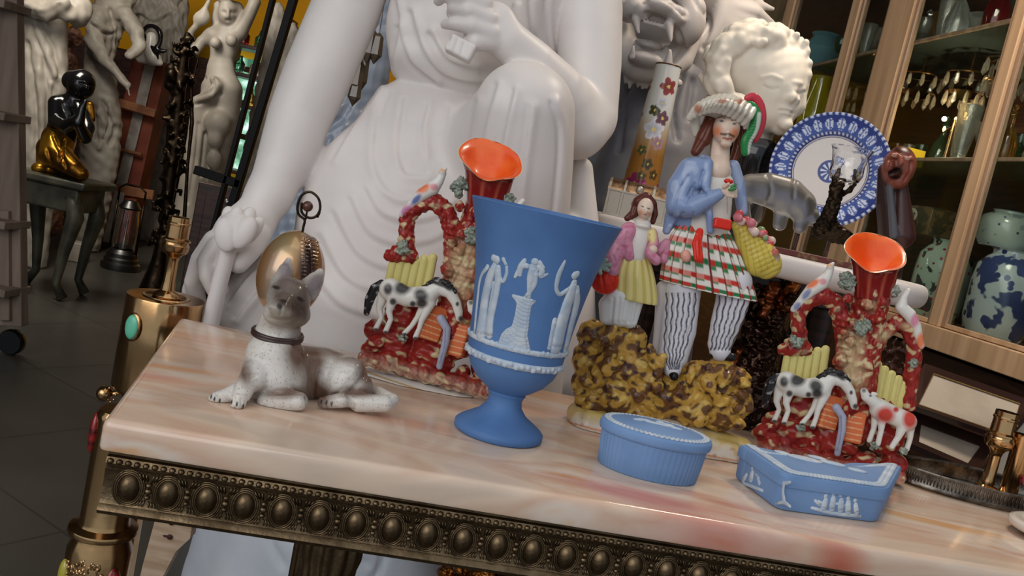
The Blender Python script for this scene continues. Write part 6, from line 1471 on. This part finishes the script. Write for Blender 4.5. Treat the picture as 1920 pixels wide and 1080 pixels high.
# yellow and pale blue glass panels seen through the far door
for (x0, x1, y0, y1, col, nm, lb) in ((1500, 1560, 120, 200, (196, 186, 40), 'yellow_vase', 'large yellow glass vase in the far bay of the cabinet'), (1505, 1580, -40, 95, (120, 170, 186), 'blue_vase', 'large pale blue glass vase in the far bay of the cabinet')):
    P0 = CP((x0+x1)/2, y1, .12); Pt = CP((x0+x1)/2, y0, .12); mm = pixof(P0)[2]/FPX; r = (x1-x0)/2*mm; zz = zsh+.001 if nm == 'yellow_vase' else shz[1]+.001
    t = thing(nm, lb, 'vase', (P0[0], P0[1], zz)); b = MB(); h = min(max(Pt[2]-zz, .15), .17 if nm == 'blue_vase' else shz[1]-shz[0]-.03); b.lathe([(0, 0), (r*.6, 0), (r*.9, h*.3), (r, h*.6), (r*.6, h*.9), (r*.7, h), (r*.66, h), (r*.5, h*.88), (0, h*.8)], seg=32); b.build('body', mat(nm+'_glass', col, .1, trans=.4, coat=.5), t)
# stack of framed pictures lying under the cabinet
M['frame'] = mat('dark_frame', (48, 30, 26), .3, coat=.3); M['mount'] = mat('picture_mount', (170, 158, 144), .8, col2=(150, 138, 124), nscale=6); M['gold'] = mat('gold_slip', (190, 150, 84), .3, .8)
def framed(quadpx, Y, label, inner=.16, slip=True, tilt=.12):
    P = [D(x, y, Y+dy) for (x, y), dy in zip(quadpx, (0, 0, tilt, tilt))]      # bl, br, tr, tl
    c = sum(P)/4; n = np.cross(P[1]-P[0], P[3]-P[0]); n /= np.linalg.norm(n); n = n if n@(CAM-c) > 0 else -n
    t = thing('framed_picture', label, 'picture frame', (c[0], c[1], min(p[2] for p in P))); L0 = np.array(t.location)
    I = [p+(c-p)*inner*1.4 for p in P]; b = MB(); V = [p-L0 for p in P]+[p-L0 for p in I]+[p+n*.012-L0 for p in P]+[p+n*.006-L0 for p in I]
    F = []
    for i in range(4):
        j = (i+1) % 4; F += [(i, j, 8+j, 8+i), (8+i, 8+j, 12+j, 12+i), (12+i, 12+j, 4+j, 4+i), (4+i, 4+j, j, i)]
    b.add(V, F); b.build('frame', M['frame'], t, smooth=.4)
    b = MB(); K = [p+(c-p)*(inner*1.4-.01)-L0 for p in P]; b.add([k+n*.003 for k in K]+[k-n*.002 for k in K], [(0, 1, 2, 3), (7, 6, 5, 4)]+[(i, 4+i, 4+(i+1) % 4, (i+1) % 4) for i in range(4)]); b.build('mount', M['mount'], t, smooth=0)
    if slip:
        b = MB(); K = [p+(c-p)*(inner*1.4+.0)-L0+n*.006 for p in P]; b.tube(K, .0014, 6, closed=True); b.build('gold_slip', M['gold'], t, smooth=.5)
    return t
framed([(1690, 762), (1912, 838), (1935, 760), (1728, 688)], 1.75, 'dark framed picture with grey mount, uppermost of the frames under the cabinet')
framed([(1680, 830), (1840, 900), (1880, 842), (1690, 772)], 1.70, 'dark framed picture lying lower, below the uppermost frame', inner=.3, slip=False)
framed([(1790, 930), (1870, 960), (1990, 780), (1930, 760)], 1.60, 'dark picture frame seen edge on behind the small brass lamp holder', inner=.2, slip=False, tilt=.05)
q = D(1650, 690, 2.1); S = Sculpt(1.95, .004, (60, 34, 26)); rs = random.Random(2); S.k = 1
for i in range(70): x = 1640+rs.random()*70; y = 600+rs.random()*90; a = rs.choice([-.8, .7, 2.2]); S.chain([(x, y, 0, 3.2), (x+14*math.cos(a), y+14*math.sin(a), 0, 3)])
S.chain([(1640, 690, 0, 5), (1705, 706, 0, 5)]); S.chain([(1640, 600, 0, 4), (1640, 690, 0, 4)]); S.chain([(1672, 690, 0, 7), (1620, 900, 0, 9), (1570, 1060, 0, 10)]); S.floor = FLOOR
o = S.build('woven_cane_screen', M['glaze']); tag(o, 'dark brown woven openwork panel seen through the arch of the right spill vase', 'screen')
# ------------------------------------------------------------------ left background of the shop
GM = (176, 162, 146)
def grounded(nm, S, mat_, label, cat):
    S.floor = FLOOR; o = S.build(nm, mat_); tag(o, label, cat); return o
# wooden step ladder, cut by the left edge
yl = 3.3; q = D(20, 645, yl); ld = thing('step_ladder', 'weathered grey wooden step ladder on castors at the left edge', 'ladder', (q[0], q[1], FLOOR)); LL = np.array(ld.location)
top = D(14, -260, yl); b = MB(); b.beam(D(26, 610, yl)-LL, D(12, -300, yl)-LL, .088, .05, up=(0, 1, 0)); b.build('stile', M['wood_old'], ld, bevel=.004)
b = MB(); b.beam(D(-330, 610, yl+.05)-LL, D(-300, -300, yl+.05)-LL, .088, .05, up=(0, 1, 0)); b.build('stile', M['wood_old'], ld, bevel=.004)
for y in (8, 215, 415, 540): 
    b = MB(); a = D(34, y+8, yl-.04)-LL; c = D(-320, y-62, yl)-LL; c[2] = a[2]; b.beam(a, c, .16, .03); b.build('step', M['wood_old'], ld, bevel=.004)
b = MB(); b.beam(D(-10, 500, yl-.03)-LL, D(-6, 590, yl-.03)-LL, .05, .03, up=(0, 1, 0)); b.beam(D(10, 395, yl-.03)-LL, D(12, 600, yl-.03)-LL, .04, .03, up=(0, 1, 0)); b.build('cleat', M['wood_old'], ld, bevel=.003)
c = D(24, 628, yl)-LL; b = MB(); b.lathe([(0, -.02), (.045, -.02), (.05, -.012), (.05, .012), (.045, .02), (0, .02)], c=(c[0], c[1], .05), M=np.array([[1, 0, 0], [0, 0, 1], [0, 1, 0]]).T, seg=28); b.build('castor', M['black'], ld, smooth=.6)
# --- standing robed statue far left
S = Sculpt(5.0, .010, GM); S.k = 10
S.chain([(70, -90, 0, 46), (84, -20, 0, 50), (86, 50, 0, 40), (80, 140, 0, 46), (70, 240, 0, 44), (58, 330, 0, 44), (30, 560, 0, 50)], fy=.7); S.ell(100, -150, 0, 24, 26, 30, -10)
S.chain([(50, -60, -.05, 26), (44, 6, -.12, 20), (90, 24, -.16, 17), (118, 8, -.16, 14)]); S.chain([(124, -70, 0, 24), (140, -10, -.05, 20), (150, 26, -.05, 18), (128, 28, -.12, 14)]); S.chain([(150, 14, -.04, 22), (146, 36, -.04, 16)])
S.ridge([[(60, 50), (80, 100), (96, 150)], [(70, 40), (100, 90), (112, 140)], [(50, 80), (64, 160), (70, 280)], [(80, 110), (90, 200), (84, 300)], [(104, 150), (96, 230), (72, 310)]], 4.5, -5); S.ridge([[(50, 8), (80, 18), (110, 4)], [(66, 60), (92, 110), (106, 150)], [(70, 130), (80, 220), (76, 300)]], 4.5, 4); S.lump(1.6, 16, 3)
grounded('robed_statue', S, M['greymarble'], 'dusty marble statue in a long robe with folded arms, nearest the ladder', 'statue')
# --- second robed statue, hand held forward
S = Sculpt(5.9, .010, GM); S.k = 9
S.chain([(215, 0, 0, 36), (196, 60, 0, 32), (186, 110, 0, 26), (186, 170, 0, 34), (190, 230, .0, 38), (186, 300, 0, 36), (150, 470, 0, 34)], fy=.7)
S.ell(255, -30, 0, 20, 22, 26, -14); S.chain([(232, 0, 0, 14), (246, -18, 0, 12)])
S.chain([(184, 30, -.08, 20), (176, 80, -.12, 16), (196, 112, -.16, 13), (222, 140, -.18, 9), (238, 158, -.18, 7)]); 
for k in range(4): S.chain([(230+k*2, 150+k*3, -.18, 3.4), (238+k, 162+k*3.4, -.19, 3), (240+k, 172+k*2, -.19, 2.5)], k=1)
S.chain([(236, 30, -.04, 18), (256, 60, -.08, 13), (262, 88, -.1, 11), (244, 104, -.14, 9)])
S.ridge([[(172, 46), (190, 60), (206, 64)], [(206, 20), (214, 60), (210, 110)], [(222, 40), (222, 90)], [(192, 190), (206, 220), (192, 262)], [(200, 210), (216, 240), (206, 270)], [(176, 200), (180, 260)]], 4, -5); S.ridge([[(176, 40), (198, 54), (214, 56)], [(184, 210), (198, 240), (186, 280)], [(206, 200), (214, 230)]], 4, 4); S.lump(1.6, 14, 5)
grounded('robed_statue', S, M['greymarble'], 'dusty marble robed statue holding out one open hand, beside the red crate', 'statue')
# --- winged / draped statue behind
S = Sculpt(6.95, .013, GM); S.k = 9
S.chain([(300, 20, 0, 44), (298, 70, 0, 38), (300, 130, 0, 34), (290, 250, 0, 40), (260, 420, 0, 46)], fy=.6); S.ell(262, 6, -.05, 20, 20, 20, 0); S.ell(290, 0, -.05, 14, 14, 16); S.chain([(336, -20, 0, 18), (332, 30, 0, 20), (328, 90, 0, 14)]); S.chain([(308, -30, 0, 20), (320, 0, 0, 18)]); S.lump(3, 10, 6)
S.ridge([[(260, 30), (290, 44), (318, 30)], [(318, 0), (330, 14), (346, 0)], [(300, 80), (306, 150)], [(316, 60), (316, 130)], [(330, 60), (324, 120)]], 4, -5); grounded('draped_statue', S, M['greymarble'], 'pale draped statue with curly carved hair standing behind the red crate', 'statue')
# --- small cherub heads in brown wood between the statues
S = Sculpt(5.6, .008, (130, 84, 62)); S.k = 4; rs = random.Random(8)
for i in range(22): S.chain([(130+rs.uniform(-14, 14), 64+i*6.2, rs.uniform(-.06, .04), rs.uniform(7, 13))])
S.ell(138, 66, -.05, 14, 14, 16); S.ell(128, 112, -.05, 13, 14, 14); S.chain([(120, 170, 0, 20), (90, 420, 0, 24)]); S.lump(2, 8, 1); grounded('carved_figures', S, M['wood_dark'] if 0 else mat('brown_carving', (134, 92, 70), .5, col2=(84, 52, 40), nscale=20), 'reddish brown carved figure column between the two robed statues', 'carving')
# --- black and gold kneeling figure on a console
yk = 4.4; kt = thing('side_console', 'old greenish wooden console with curved legs under the kneeling black figure', 'table', tuple(D(110, 480, yk)[:2])+(FLOOR,)); KL = np.array(kt.location)
zt = D(110, 322, yk)[2]; zt = min(zt, D(150, 338, yk)[2]); w0 = D(30, 322, yk)[0]; w1 = D(184, 345, yk)[0]
b = MB(); b.box(((w0+w1)/2-KL[0], .04, zt-FLOOR-.02), (w1-w0, .34, .04)); b.build('top', mat('olive_paint', (84, 82, 66), .4, col2=(56, 54, 44), nscale=9, bump=.1), kt, bevel=.012)
b = MB(); b.box(((w0+w1)/2-KL[0], .04, zt-FLOOR-.10), (w1-w0-.08, .28, .12)); b.build('apron', bpy.data.materials['olive_paint'], kt, bevel=.01)
for x in (w0+.08-KL[0], w1-.08-KL[0]):
    for y in (-.07, .15):
        b = MB(); s_ = 1 if x > 0 else -1; b.tube([(x, y, zt-FLOOR-.08), (x+.03*s_, y, zt-FLOOR-.18), (x+.0*s_, y, (zt-FLOOR)*.4), (x-.015*s_, y, .08), (x+.03*s_, y, .012)], [.04, .042, .028, .02, .026], 10); b.build('leg', bpy.data.materials['olive_paint'], kt, smooth=4)
kf = thing('kneeling_figure', 'black and gold kneeling figurine with hands pressed together, on the greenish console', 'figurine', (D(110, 300, yk)[0], yk, zt)); 
S = Sculpt(yk, .006, (20, 19, 20)); S.k = 6; S.floor = zt
S.ell(153, 158, 0, 25, 26, 28, -8); S.chain([(140, 178, .0, 15), (136, 196, 0, 17)]); S.chain([(120, 200, 0, 24), (118, 240, 0, 28), (112, 262, 0, 28)], fy=.8); S.ell(140, 152, .02, 22, 24, 20, 20)
S.chain([(106, 194, -.03, 15), (104, 226, -.06, 13), (124, 236, -.14, 12), (142, 226, -.16, 9)]); S.chain([(146, 198, 0, 15), (164, 240, -.05, 14), (160, 258, -.09, 12), (148, 232, -.16, 10), (155, 200, -.16, 7), (160, 190, -.16, 4)])
S.ell(162, 164, -.09, 4, 4, 6, -10, k=3); S.ridge([[(150, 156), (158, 158)], [(168, 158), (174, 160)], [(160, 176), (168, 177)]], 2, -2.5); S.build('body', mat('black_lacquer', (16, 15, 16), .18, coat=.5), kf)
S = Sculpt(yk, .006, (176, 124, 36)); S.k = 8; S.floor = zt+.001
S.chain([(110, 262, 0, 30), (104, 290, -.05, 28), (140, 316, -.10, 17), (152, 326, -.10, 14)]); S.chain([(96, 280, .05, 26), (90, 318, .06, 20), (140, 322, .0, 18)]); S.ell(76, 316, .0, 16, 16, 12); S.ridge([[(100, 256), (116, 290), (124, 316)], [(120, 262), (112, 300)], [(88, 280), (96, 310)]], 3, -4); M['goldleaf'] = mat('gold_leaf', (196, 142, 44), .3, .9, col2=(120, 78, 24), nscale=9, bump=.1, bscale=30); S.build('gold_robe', M['goldleaf'], kf)
S = Sculpt(yk, .006, (176, 124, 36)); S.k = 3; S.chain([(166, 200, -.0, 11), (170, 222, .0, 9)], fy=.6); S.build('gold_sash', M['goldleaf'], kf)
# --- red crate with a white plastic strip and timber battens, leaning
yc = 6.3; c0 = D(185, 455, yc); cr_ = thing('packing_crate', 'tall red brown packing crate with a white plastic strip, leaning by the statues', 'crate', (c0[0], c0[1], FLOOR)); CRL = np.array(cr_.location)
A = D(278, 114, yc+.1); Bq = D(202, 455, yc-.1); Bq[2] = max(Bq[2], FLOOR+.03); 
def crate_bar(a, c, w, th, dy, nm, m_): b = MB(); b.beam(np.array(a)+np.array([0, dy, 0])-CRL, np.array(c)+np.array([0, dy, 0])-CRL, w, th, up=(0, 1, 0)); return b.build(nm, m_, cr_, bevel=.004)
mpx = yc/FPX
crate_bar(A, Bq, 66*mpx, .16, 0.10, 'panel', mat('red_brown_board', (136, 66, 42), .6, col2=(110, 46, 32), nscale=5, bump=.1))
crate_bar(A+np.array([.02, 0, 0]), Bq+np.array([.0, 0, 0]), 20*mpx, .012, 0.0, 'plastic_strip', mat('white_plastic', (176, 168, 160), .3, coat=.3, col2=(146, 136, 128), nscale=12, bump=.3, bscale=18))
for (x0, y0, x1, y1, w) in ((224, 192, 296, 214, 15), (172, 346, 292, 366, 18), (212, 276, 270, 290, 5)): crate_bar(D(x0, y0, yc), D(x1, y1, yc), w*mpx, .03, -.035, 'batten', mat('batten_pine', (158, 104, 70), .6, col2=(128, 80, 52), nscale=10) if w == 15 else bpy.data.materials['batten_pine'])
# --- black filigree bird ornament on a white figure above the crate
S = Sculpt(6.2, .007, (206, 200, 190)); S.k = 4; S.chain([(284, 70, 0, 10), (282, 92, 0, 13), (288, 108, 0, 15)]); S.chain([(268, 92, 0, 8), (262, 104, 0, 9)]); S.chain([(262, 112, 0, 6), (300, 118, 0, 6)]); 
ow = thing('bird_ornament', 'white china bird with a black openwork wing, on top of the red crate', 'ornament', D(284, 118, 6.2)); S.build('body', M['glaze'], ow)
S = Sculpt(6.17, .006, (24, 20, 22)); S.k = 2; S.chain([(268, 62, 0, 3), (276, 50, 0, 4), (290, 50, 0, 4), (300, 62, 0, 5), (300, 80, 0, 4), (294, 92, 0, 6), (306, 96, 0, 4), (312, 94, 0, 2)], sm=3); S.chain([(284, 88, 0, 4), (292, 98, 0, 6), (296, 110, 0, 2)]); S.chain([(270, 68, 0, 5), (272, 76, 0, 4)]); S.build('openwork_wing', M['glaze'], ow)
# --- oil lantern
yn = 5.5; q = D(228, 482, yn); ln = thing('storm_lantern', 'dark metal storm lantern with wire handle and glass chimney standing on the floor', 'lantern', (q[0], q[1], FLOOR)); mn = yn/FPX
hL = D(236, 345, yn)[2]-FLOOR; b = MB(); b.lathe([(0, 0), (34*mn, 0), (35*mn, .01), (35*mn, .04), (31*mn, .05), (31*mn, .07), (28*mn, .08), (28*mn, .105), (24*mn, .12), (22*mn, .13), (0, .13)], seg=32); b.build('tank', mat('dull_steel', (90, 88, 86), .35, 1.0), ln, smooth=.6)
b = MB(); b.lathe([(20*mn, .13), (21*mn, hL*.5), (18*mn, hL*.72), (17*mn, hL*.72), (20*mn, hL*.5), (19*mn, .13)], seg=24); b.build('chimney', M['glass'], ln)
b = MB(); 
for s_ in (-1, 1): b.tube([(s_*26*mn, 0, .08), (s_*25*mn, 0, hL*.8)], .008, 8)
b.tube([(-25*mn, 0, hL*.8), (-25*mn, 0, hL*.95), (-14*mn, 0, hL), (14*mn, 0, hL), (25*mn, 0, hL*.95), (25*mn, 0, hL*.86)], .007, 8); b.build('wire_frame', M['darkbronze'], ln, smooth=4)
b = MB(); b.lathe([(17*mn, hL*.72), (20*mn, hL*.74), (12*mn, hL*.82), (0, hL*.83)], seg=24); b.build('cap', bpy.data.materials['dull_steel'], ln)
b = MB(); b.lathe([(.012, .13), (.012, .2), (.006, .22), (.006, hL*.6), (0, hL*.6)], seg=12); b.build('burner', M['silver'], ln)
q = D(140, 480, 5.45); bl_ = thing('stone_block', 'small cream stone block on the floor left of the storm lantern', 'block', (q[0], q[1], FLOOR)); b = MB(); b.box((0, 0, .06), (.16, .12, .12), rz=.3); b.build('block', M['greymarble'], bl_, bevel=.006)
# --- tall ornate bronze candelabrum
S = Sculpt(4.9, .007, (70, 58, 44)); S.k = 4; rs = random.Random(17)
S.chain([(352, 66, 0, 6), (345, 110, 0, 9), (336, 170, 0, 12), (330, 260, 0, 10), (318, 340, 0, 12), (310, 420, 0, 9), (298, 490, 0, 14), (285, 560, 0, 30)], k=6)
S.chain([(352, 90, 0, 4), (372, 110, 0, 3), (360, 160, 0, 3)]); S.chain([(322, 130, 0, 12), (318, 160, 0, 10)]); S.chain([(358, 150, 0, 3), (360, 230, 0, 4), (352, 310, 0, 3), (345, 420, 0, 4)]); S.chain([(322, 190, 0, 4), (312, 300, 0, 5), (304, 420, 0, 4)]); S.ell(322, 140, -.03, 10, 10, 12, 0)
for i in range(80):
    t = rs.random(); x = 352-t*50+rs.uniform(-20, 18); y = 70+t*400; a = rs.random()*6.28; S.chain([(x, y, rs.uniform(-.04, .03), rs.uniform(3, 6)), (x+8*math.cos(a), y+8*math.sin(a), rs.uniform(-.04, .03), 4), (x+11*math.cos(a+.8), y+11*math.sin(a+.8), 0, 3)])
grounded('bronze_candelabrum', S, M['darkbronze'], 'tall dark ornate bronze candelabrum between the red crate and the nude statue', 'candelabrum')
# --- nude statue with raised arm and shell
S = Sculpt(5.4, .0085, (160, 148, 132)); S.k = 9
S.ell(428, 24, -.02, 18, 20, 25, -6); S.chain([(424, 44, 0, 10), (420, 58, 0, 11)]); S.chain([(400, 66, 0, 15), (424, 66, 0, 15), (446, 62, 0, 14)]); S.chain([(422, 80, 0, 28), (416, 108, 0, 22), (414, 130, 0, 26), (414, 160, 0, 32)], fy=.7)
S.ell(404, 80, -.09, 10, 10, 11, 0, k=5); S.ell(434, 76, -.10, 11, 11, 12, 0, k=5)
S.chain([(396, 66, 0, 12), (378, 78, -.02, 10), (366, 96, -.04, 8), (352, 96, -.05, 7), (358, 60, -.05, 6), (372, 44, -.05, 6)]); S.ell(378, 34, -.05, 17, 10, 14, 30, k=3); S.chain([(384, 18, -.05, 5), (392, 2, -.05, 4)])
S.chain([(450, 60, 0, 14), (466, 30, 0, 12), (478, 4, 0, 11), (470, -14, 0, 9), (436, -10, -.06, 8), (410, -4, -.06, 6)]); S.chain([(412, 14, .02, 12), (406, 40, .02, 9), (408, 60, .02, 7)]); S.chain([(446, 14, .02, 10), (450, 40, .02, 8)])
S.chain([(404, 170, 0, 26), (392, 220, 0, 20), (384, 280, 0, 17), (376, 340, 0, 15), (366, 420, 0, 14)]); S.chain([(426, 170, 0, 28), (424, 220, .0, 24), (412, 290, .02, 17), (398, 360, .02, 16), (380, 450, .02, 16)])
S.chain([(372, 190, -.06, 12), (396, 178, -.1, 12), (408, 160, -.1, 9), (400, 148, -.1, 7)]); S.chain([(374, 206, -.04, 16), (372, 260, -.03, 20), (362, 340, -.02, 24), (350, 430, 0, 30)], k=10)
S.ell(408, 232, -.08, 24, 20, 26, 0); S.ell(404, 262, -.10, 14, 14, 18, 0); S.ell(402, 300, -.10, 14, 14, 20); S.ell(404, 330, -.06, 14, 14, 18)
S.ridge([[(366, 180), (396, 170), (402, 150)], [(366, 196), (394, 190), (414, 176)], [(368, 150), (384, 146)], [(372, 232), (366, 300), (352, 380)], [(384, 250), (376, 330)], [(418, 22), (424, 24)], [(434, 22), (441, 24)], [(426, 38), (432, 38)]], 3, -4); S.ridge([[(428, 22), (428, 32)]], 2, 3)
grounded('nude_statue', S, M['greymarble'], 'marble female nude statue, one arm raised over her head, a shell in the other hand', 'statue')
# pale statue fragment right of the black posts
S = Sculpt(5.8, .011, (132, 122, 112)); S.k = 8; S.chain([(520, 20, 0, 12), (516, 60, 0, 16), (506, 130, 0, 18), (486, 240, 0, 20), (460, 400, 0, 26)]); S.chain([(545, 60, 0, 18), (536, 140, 0, 20), (510, 260, 0, 24), (470, 460, 0, 30)]); S.lump(2.5, 14, 3); grounded('column_statue', S, M['greymarble'], 'dim pale statue partly hidden behind the black metal posts', 'statue')
# --- black metal stand: two sloping posts
bs = thing('black_metal_stand', 'black metal stand with two slim uprights left of the lady statue', 'stand', tuple(D(460, 560, 3.0)[:2])+(FLOOR,)); BL0 = np.array(bs.location)
for (x0, y0, x1, y1, w) in ((556, -20, 440, 368, 14), (514, -10, 426, 330, 8)):
    a, c = D(x0, y0, 3.0), D(x1, y1, 3.0); dr = (c-a)/(a[2]-c[2]); c = a+dr*(a[2]-FLOOR-.01); b = MB(); b.beam(a-BL0, c-BL0, w*3/FPX, .03, up=(0, 1, 0)); b.build('upright', M['blackmatt'], bs, bevel=.003)
b = MB(); b.beam(D(366, 318, 3.0)-BL0, D(452, 346, 3.0)-BL0, .03, .03, up=(0, 1, 0)); b.build('crossbar', M['blackmatt'], bs, bevel=.003)
# dark cupboard with bottles and a bright window behind
q0, q1 = D(395, 345, 3.6), D(455, 360, 3.6); dc = thing('dark_cupboard', 'dark brown cupboard below the black stand, behind her outstretched arm', 'cupboard', ((q0[0]+q1[0])/2, 3.75, FLOOR)); b = MB(); hh = q0[2]-FLOOR; b.box((0, 0, hh/2), (q1[0]-q0[0]+.1, .3, hh)); b.build('carcass', M['wood_dark'], dc, bevel=.006); b = MB(); b.box((0, -.152, hh*.55), (q1[0]-q0[0]+.02, .01, hh*.8)); b.build('door', M['wood_dark'], dc, bevel=.004); b = MB(); b.ball((.02, -.17, hh*.93), .012, 10); b.build('knob', M['silver'], dc, smooth=4)
# window onto bright greenery (a real lit opening in the back wall)
w0, w1 = D(420, 100, 8.13), D(505, 330, 8.13)
M['outside'] = mat('daylit_garden', (206, 232, 228), 1.0, emit=1.0, col2=(84, 140, 96), nscale=6, nlo=.35, nhi=.6)
def emis_noise():
    m = bpy.data.materials.new('garden_view'); m.use_nodes = True; nt = m.node_tree; b = nt.nodes['Principled BSDF']; n = nt.nodes.new('ShaderNodeTexNoise'); n.inputs['Scale'].default_value = 7; n.inputs['Detail'].default_value = 5; tc = nt.nodes.new('ShaderNodeTexCoord'); nt.links.new(tc.outputs['Object'], n.inputs[0])
    r = nt.nodes.new('ShaderNodeValToRGB'); e = r.color_ramp.elements; e[0].position = .38; e[0].color = rgb((50, 92, 70)); e[1].position = .62; e[1].color = rgb((214, 238, 240)); x = e.new(.5); x.color = rgb((120, 168, 140)); nt.links.new(n.outputs[0], r.inputs[0]); nt.links.new(r.outputs[0], b.inputs['Emission Color']); b.inputs['Emission Strength'].default_value = 1.6; b.inputs['Base Color'].default_value = (0, 0, 0, 1); return m
b = MB(); b.box(((w0[0]+w1[0])/2, 8.15, (w0[2]+w1[2])/2), (w1[0]-w0[0], .06, w0[2]-w1[2])); struct(b.build('window_1', emis_noise(), smooth=0))
for k in range(3):
    z = w1[2]+(w0[2]-w1[2])*(.30+.3*k); b = MB(); b.box(((w0[0]+w1[0])/2, 8.10, z), (w1[0]-w0[0]+.1, .04, .05)); struct(b.build('trim_%d' % (k+1), M['wood_dark'], smooth=0))
# shelf unit with bottles in front of that window
us = thing('bottle_shelf', 'dark open shelf with bottles against the back window', 'shelf', ((w0[0]+w1[0])/2, 7.2, FLOOR)); UL = np.array(us.location); x0, x1 = D(440, 70, 7.2)[0], D(535, 90, 7.2)[0]
zs_ = [D(480, y, 7.2)[2] for y in (94, 148, 205, 330)]
for z in zs_: b = MB(); b.box(((x0+x1)/2-UL[0], 0, z-FLOOR), (x1-x0, .3, .03)); b.build('shelf_board', M['wood_dark'], us, bevel=.004)
for x in (x0, x1): b = MB(); b.box((x-UL[0], 0, (zs_[0]+.3-FLOOR)/2), (.04, .3, zs_[0]+.3-FLOOR)); b.build('side_panel', M['wood_dark'], us, bevel=.004)
bp = None; cols_b = ['redglass', 'greenglass', 'cut', 'amber']; nmb = {'redglass': 'dark red', 'greenglass': 'green', 'cut': 'clear', 'amber': 'amber'}; rs = random.Random(3); protos = {}
for li, z in enumerate(zs_[:3]):
    for k in range(3):
        c = cols_b[(k+li) % 4]
        if c not in protos:
            b = MB(); b.lathe([(0, 0), (.04, 0), (.042, .01), (.042, .13), (.018, .17), (.014, .22), (.018, .225), (0, .23)], seg=16); o = b.build('bottle', M[c], None, smooth=.8); protos[c] = o
        else: o = protos[c].copy(); COL.objects.link(o)
        o.location = (x0+.08+k*(x1-x0-.16)/2, 7.2, z+.016); o.scale = (1, 1, .62); tag(o, '%s glass bottle on the %s board of the bottle shelf by the back window' % (nmb[c], ('top', 'second', 'third')[li]), 'bottle', '%s bottles on the %s board of the bottle shelf' % (nmb[c], ('top', 'second', 'third')[li]))
# dark furniture filling the back of the shop
for (x0, x1, yt, Y, nm, lb) in ((-60, 60, -60, 6.9, 'back_cupboard', 'dark tall cupboard in the far left corner'), (300, 404, 90, 7.5, 'sideboard', 'dark low sideboard behind the bronze candelabrum'), (90, 290, 60, 7.5, 'back_cupboard', 'dark wide cupboard behind the robed statues')):
    a = D(x0, yt, Y); c = D(x1, yt, Y); z = a[2]; t = thing(nm, lb, 'cupboard', ((a[0]+c[0])/2, Y+.2, FLOOR)); b = MB(); b.box((0, 0, (z-FLOOR)/2), (c[0]-a[0], .4, z-FLOOR)); b.build('carcass', M['wood_dark'], t, bevel=.01)
    for s_ in (-1, 1): b = MB(); b.box((s_*(c[0]-a[0])*.245, -.205, (z-FLOOR)/2), ((c[0]-a[0])*.46, .02, (z-FLOOR)*.92)); d_ = b.build('door', M['wood_dark'], t, bevel=.006); b = MB(); b.ball((s_*.03, -.225, (z-FLOOR)*.55), .015, 8); b.build('knob', M['brass'], d_, smooth=4)
# pale wrapped statue and crystal drops behind the lady's shoulder
S = Sculpt(2.5, .007, (136, 146, 162)); S.k = 10; S.chain([(726, -80, 0, 40), (712, 60, 0, 38), (664, 190, 0, 50), (620, 300, 0, 70), (570, 430, 0, 80), (520, 640, 0, 100), (440, 900, 0, 120)]); S.ridge([[(600, 250), (640, 220), (664, 180)], [(560, 330), (600, 320)], [(590, 300), (620, 260)]], 5, -6); S.ridge([[(580, 290), (610, 240), (640, 200)]], 5, 5); S.lump(2, 16, 2)
grounded('wrapped_statue', S, mat('pale_blue_plastic', (138, 148, 164), .3, coat=.3, bump=.2, bscale=14), 'statue wrapped in pale blue plastic, behind the seated lady', 'statue')
pcx = D(700, 60, 2.1); cd_ = thing('crystal_chandelier', 'hanging chandelier arm with long smoked crystal drops, behind the lady statue shoulder', 'chandelier', (pcx[0], 2.1, 1.0)); CDL = np.array(cd_.location)
b = MB(); b.tube([(0, 0, 1.0), (0, 0, -.1)], .004, 6); b.lathe([(.0, -.16), (.05, -.12), (.06, -.10), (.02, -.06), (0, -.05)], seg=16); b.build('chandelier_body', M['darkbronze'], cd_, smooth=.7)
M['smoke'] = mat('smoked_crystal', (120, 104, 84), .08, trans=.5, ior=1.6)
for i, (x, y, l) in enumerate(((668, 60, 60), (676, 110, 70), (688, 90, 90), (700, 50, 70), (672, 140, 60), (694, 20, 60), (712, 60, 60), (684, 30, 60), (660, 95, 50))):
    a = D(x, y, 2.1+.02*(i % 3)); b = MB(); L = l*2.1/FPX; b.lathe([(0, 0), (.012, -L*.15), (.016, -L*.7), (0, -L)][::-1], c=a-CDL, seg=6); b.tube([a-CDL, (0, 0, -.1)], .001, 4); b.build('crystal_drop', M['smoke'], cd_, smooth=.3)
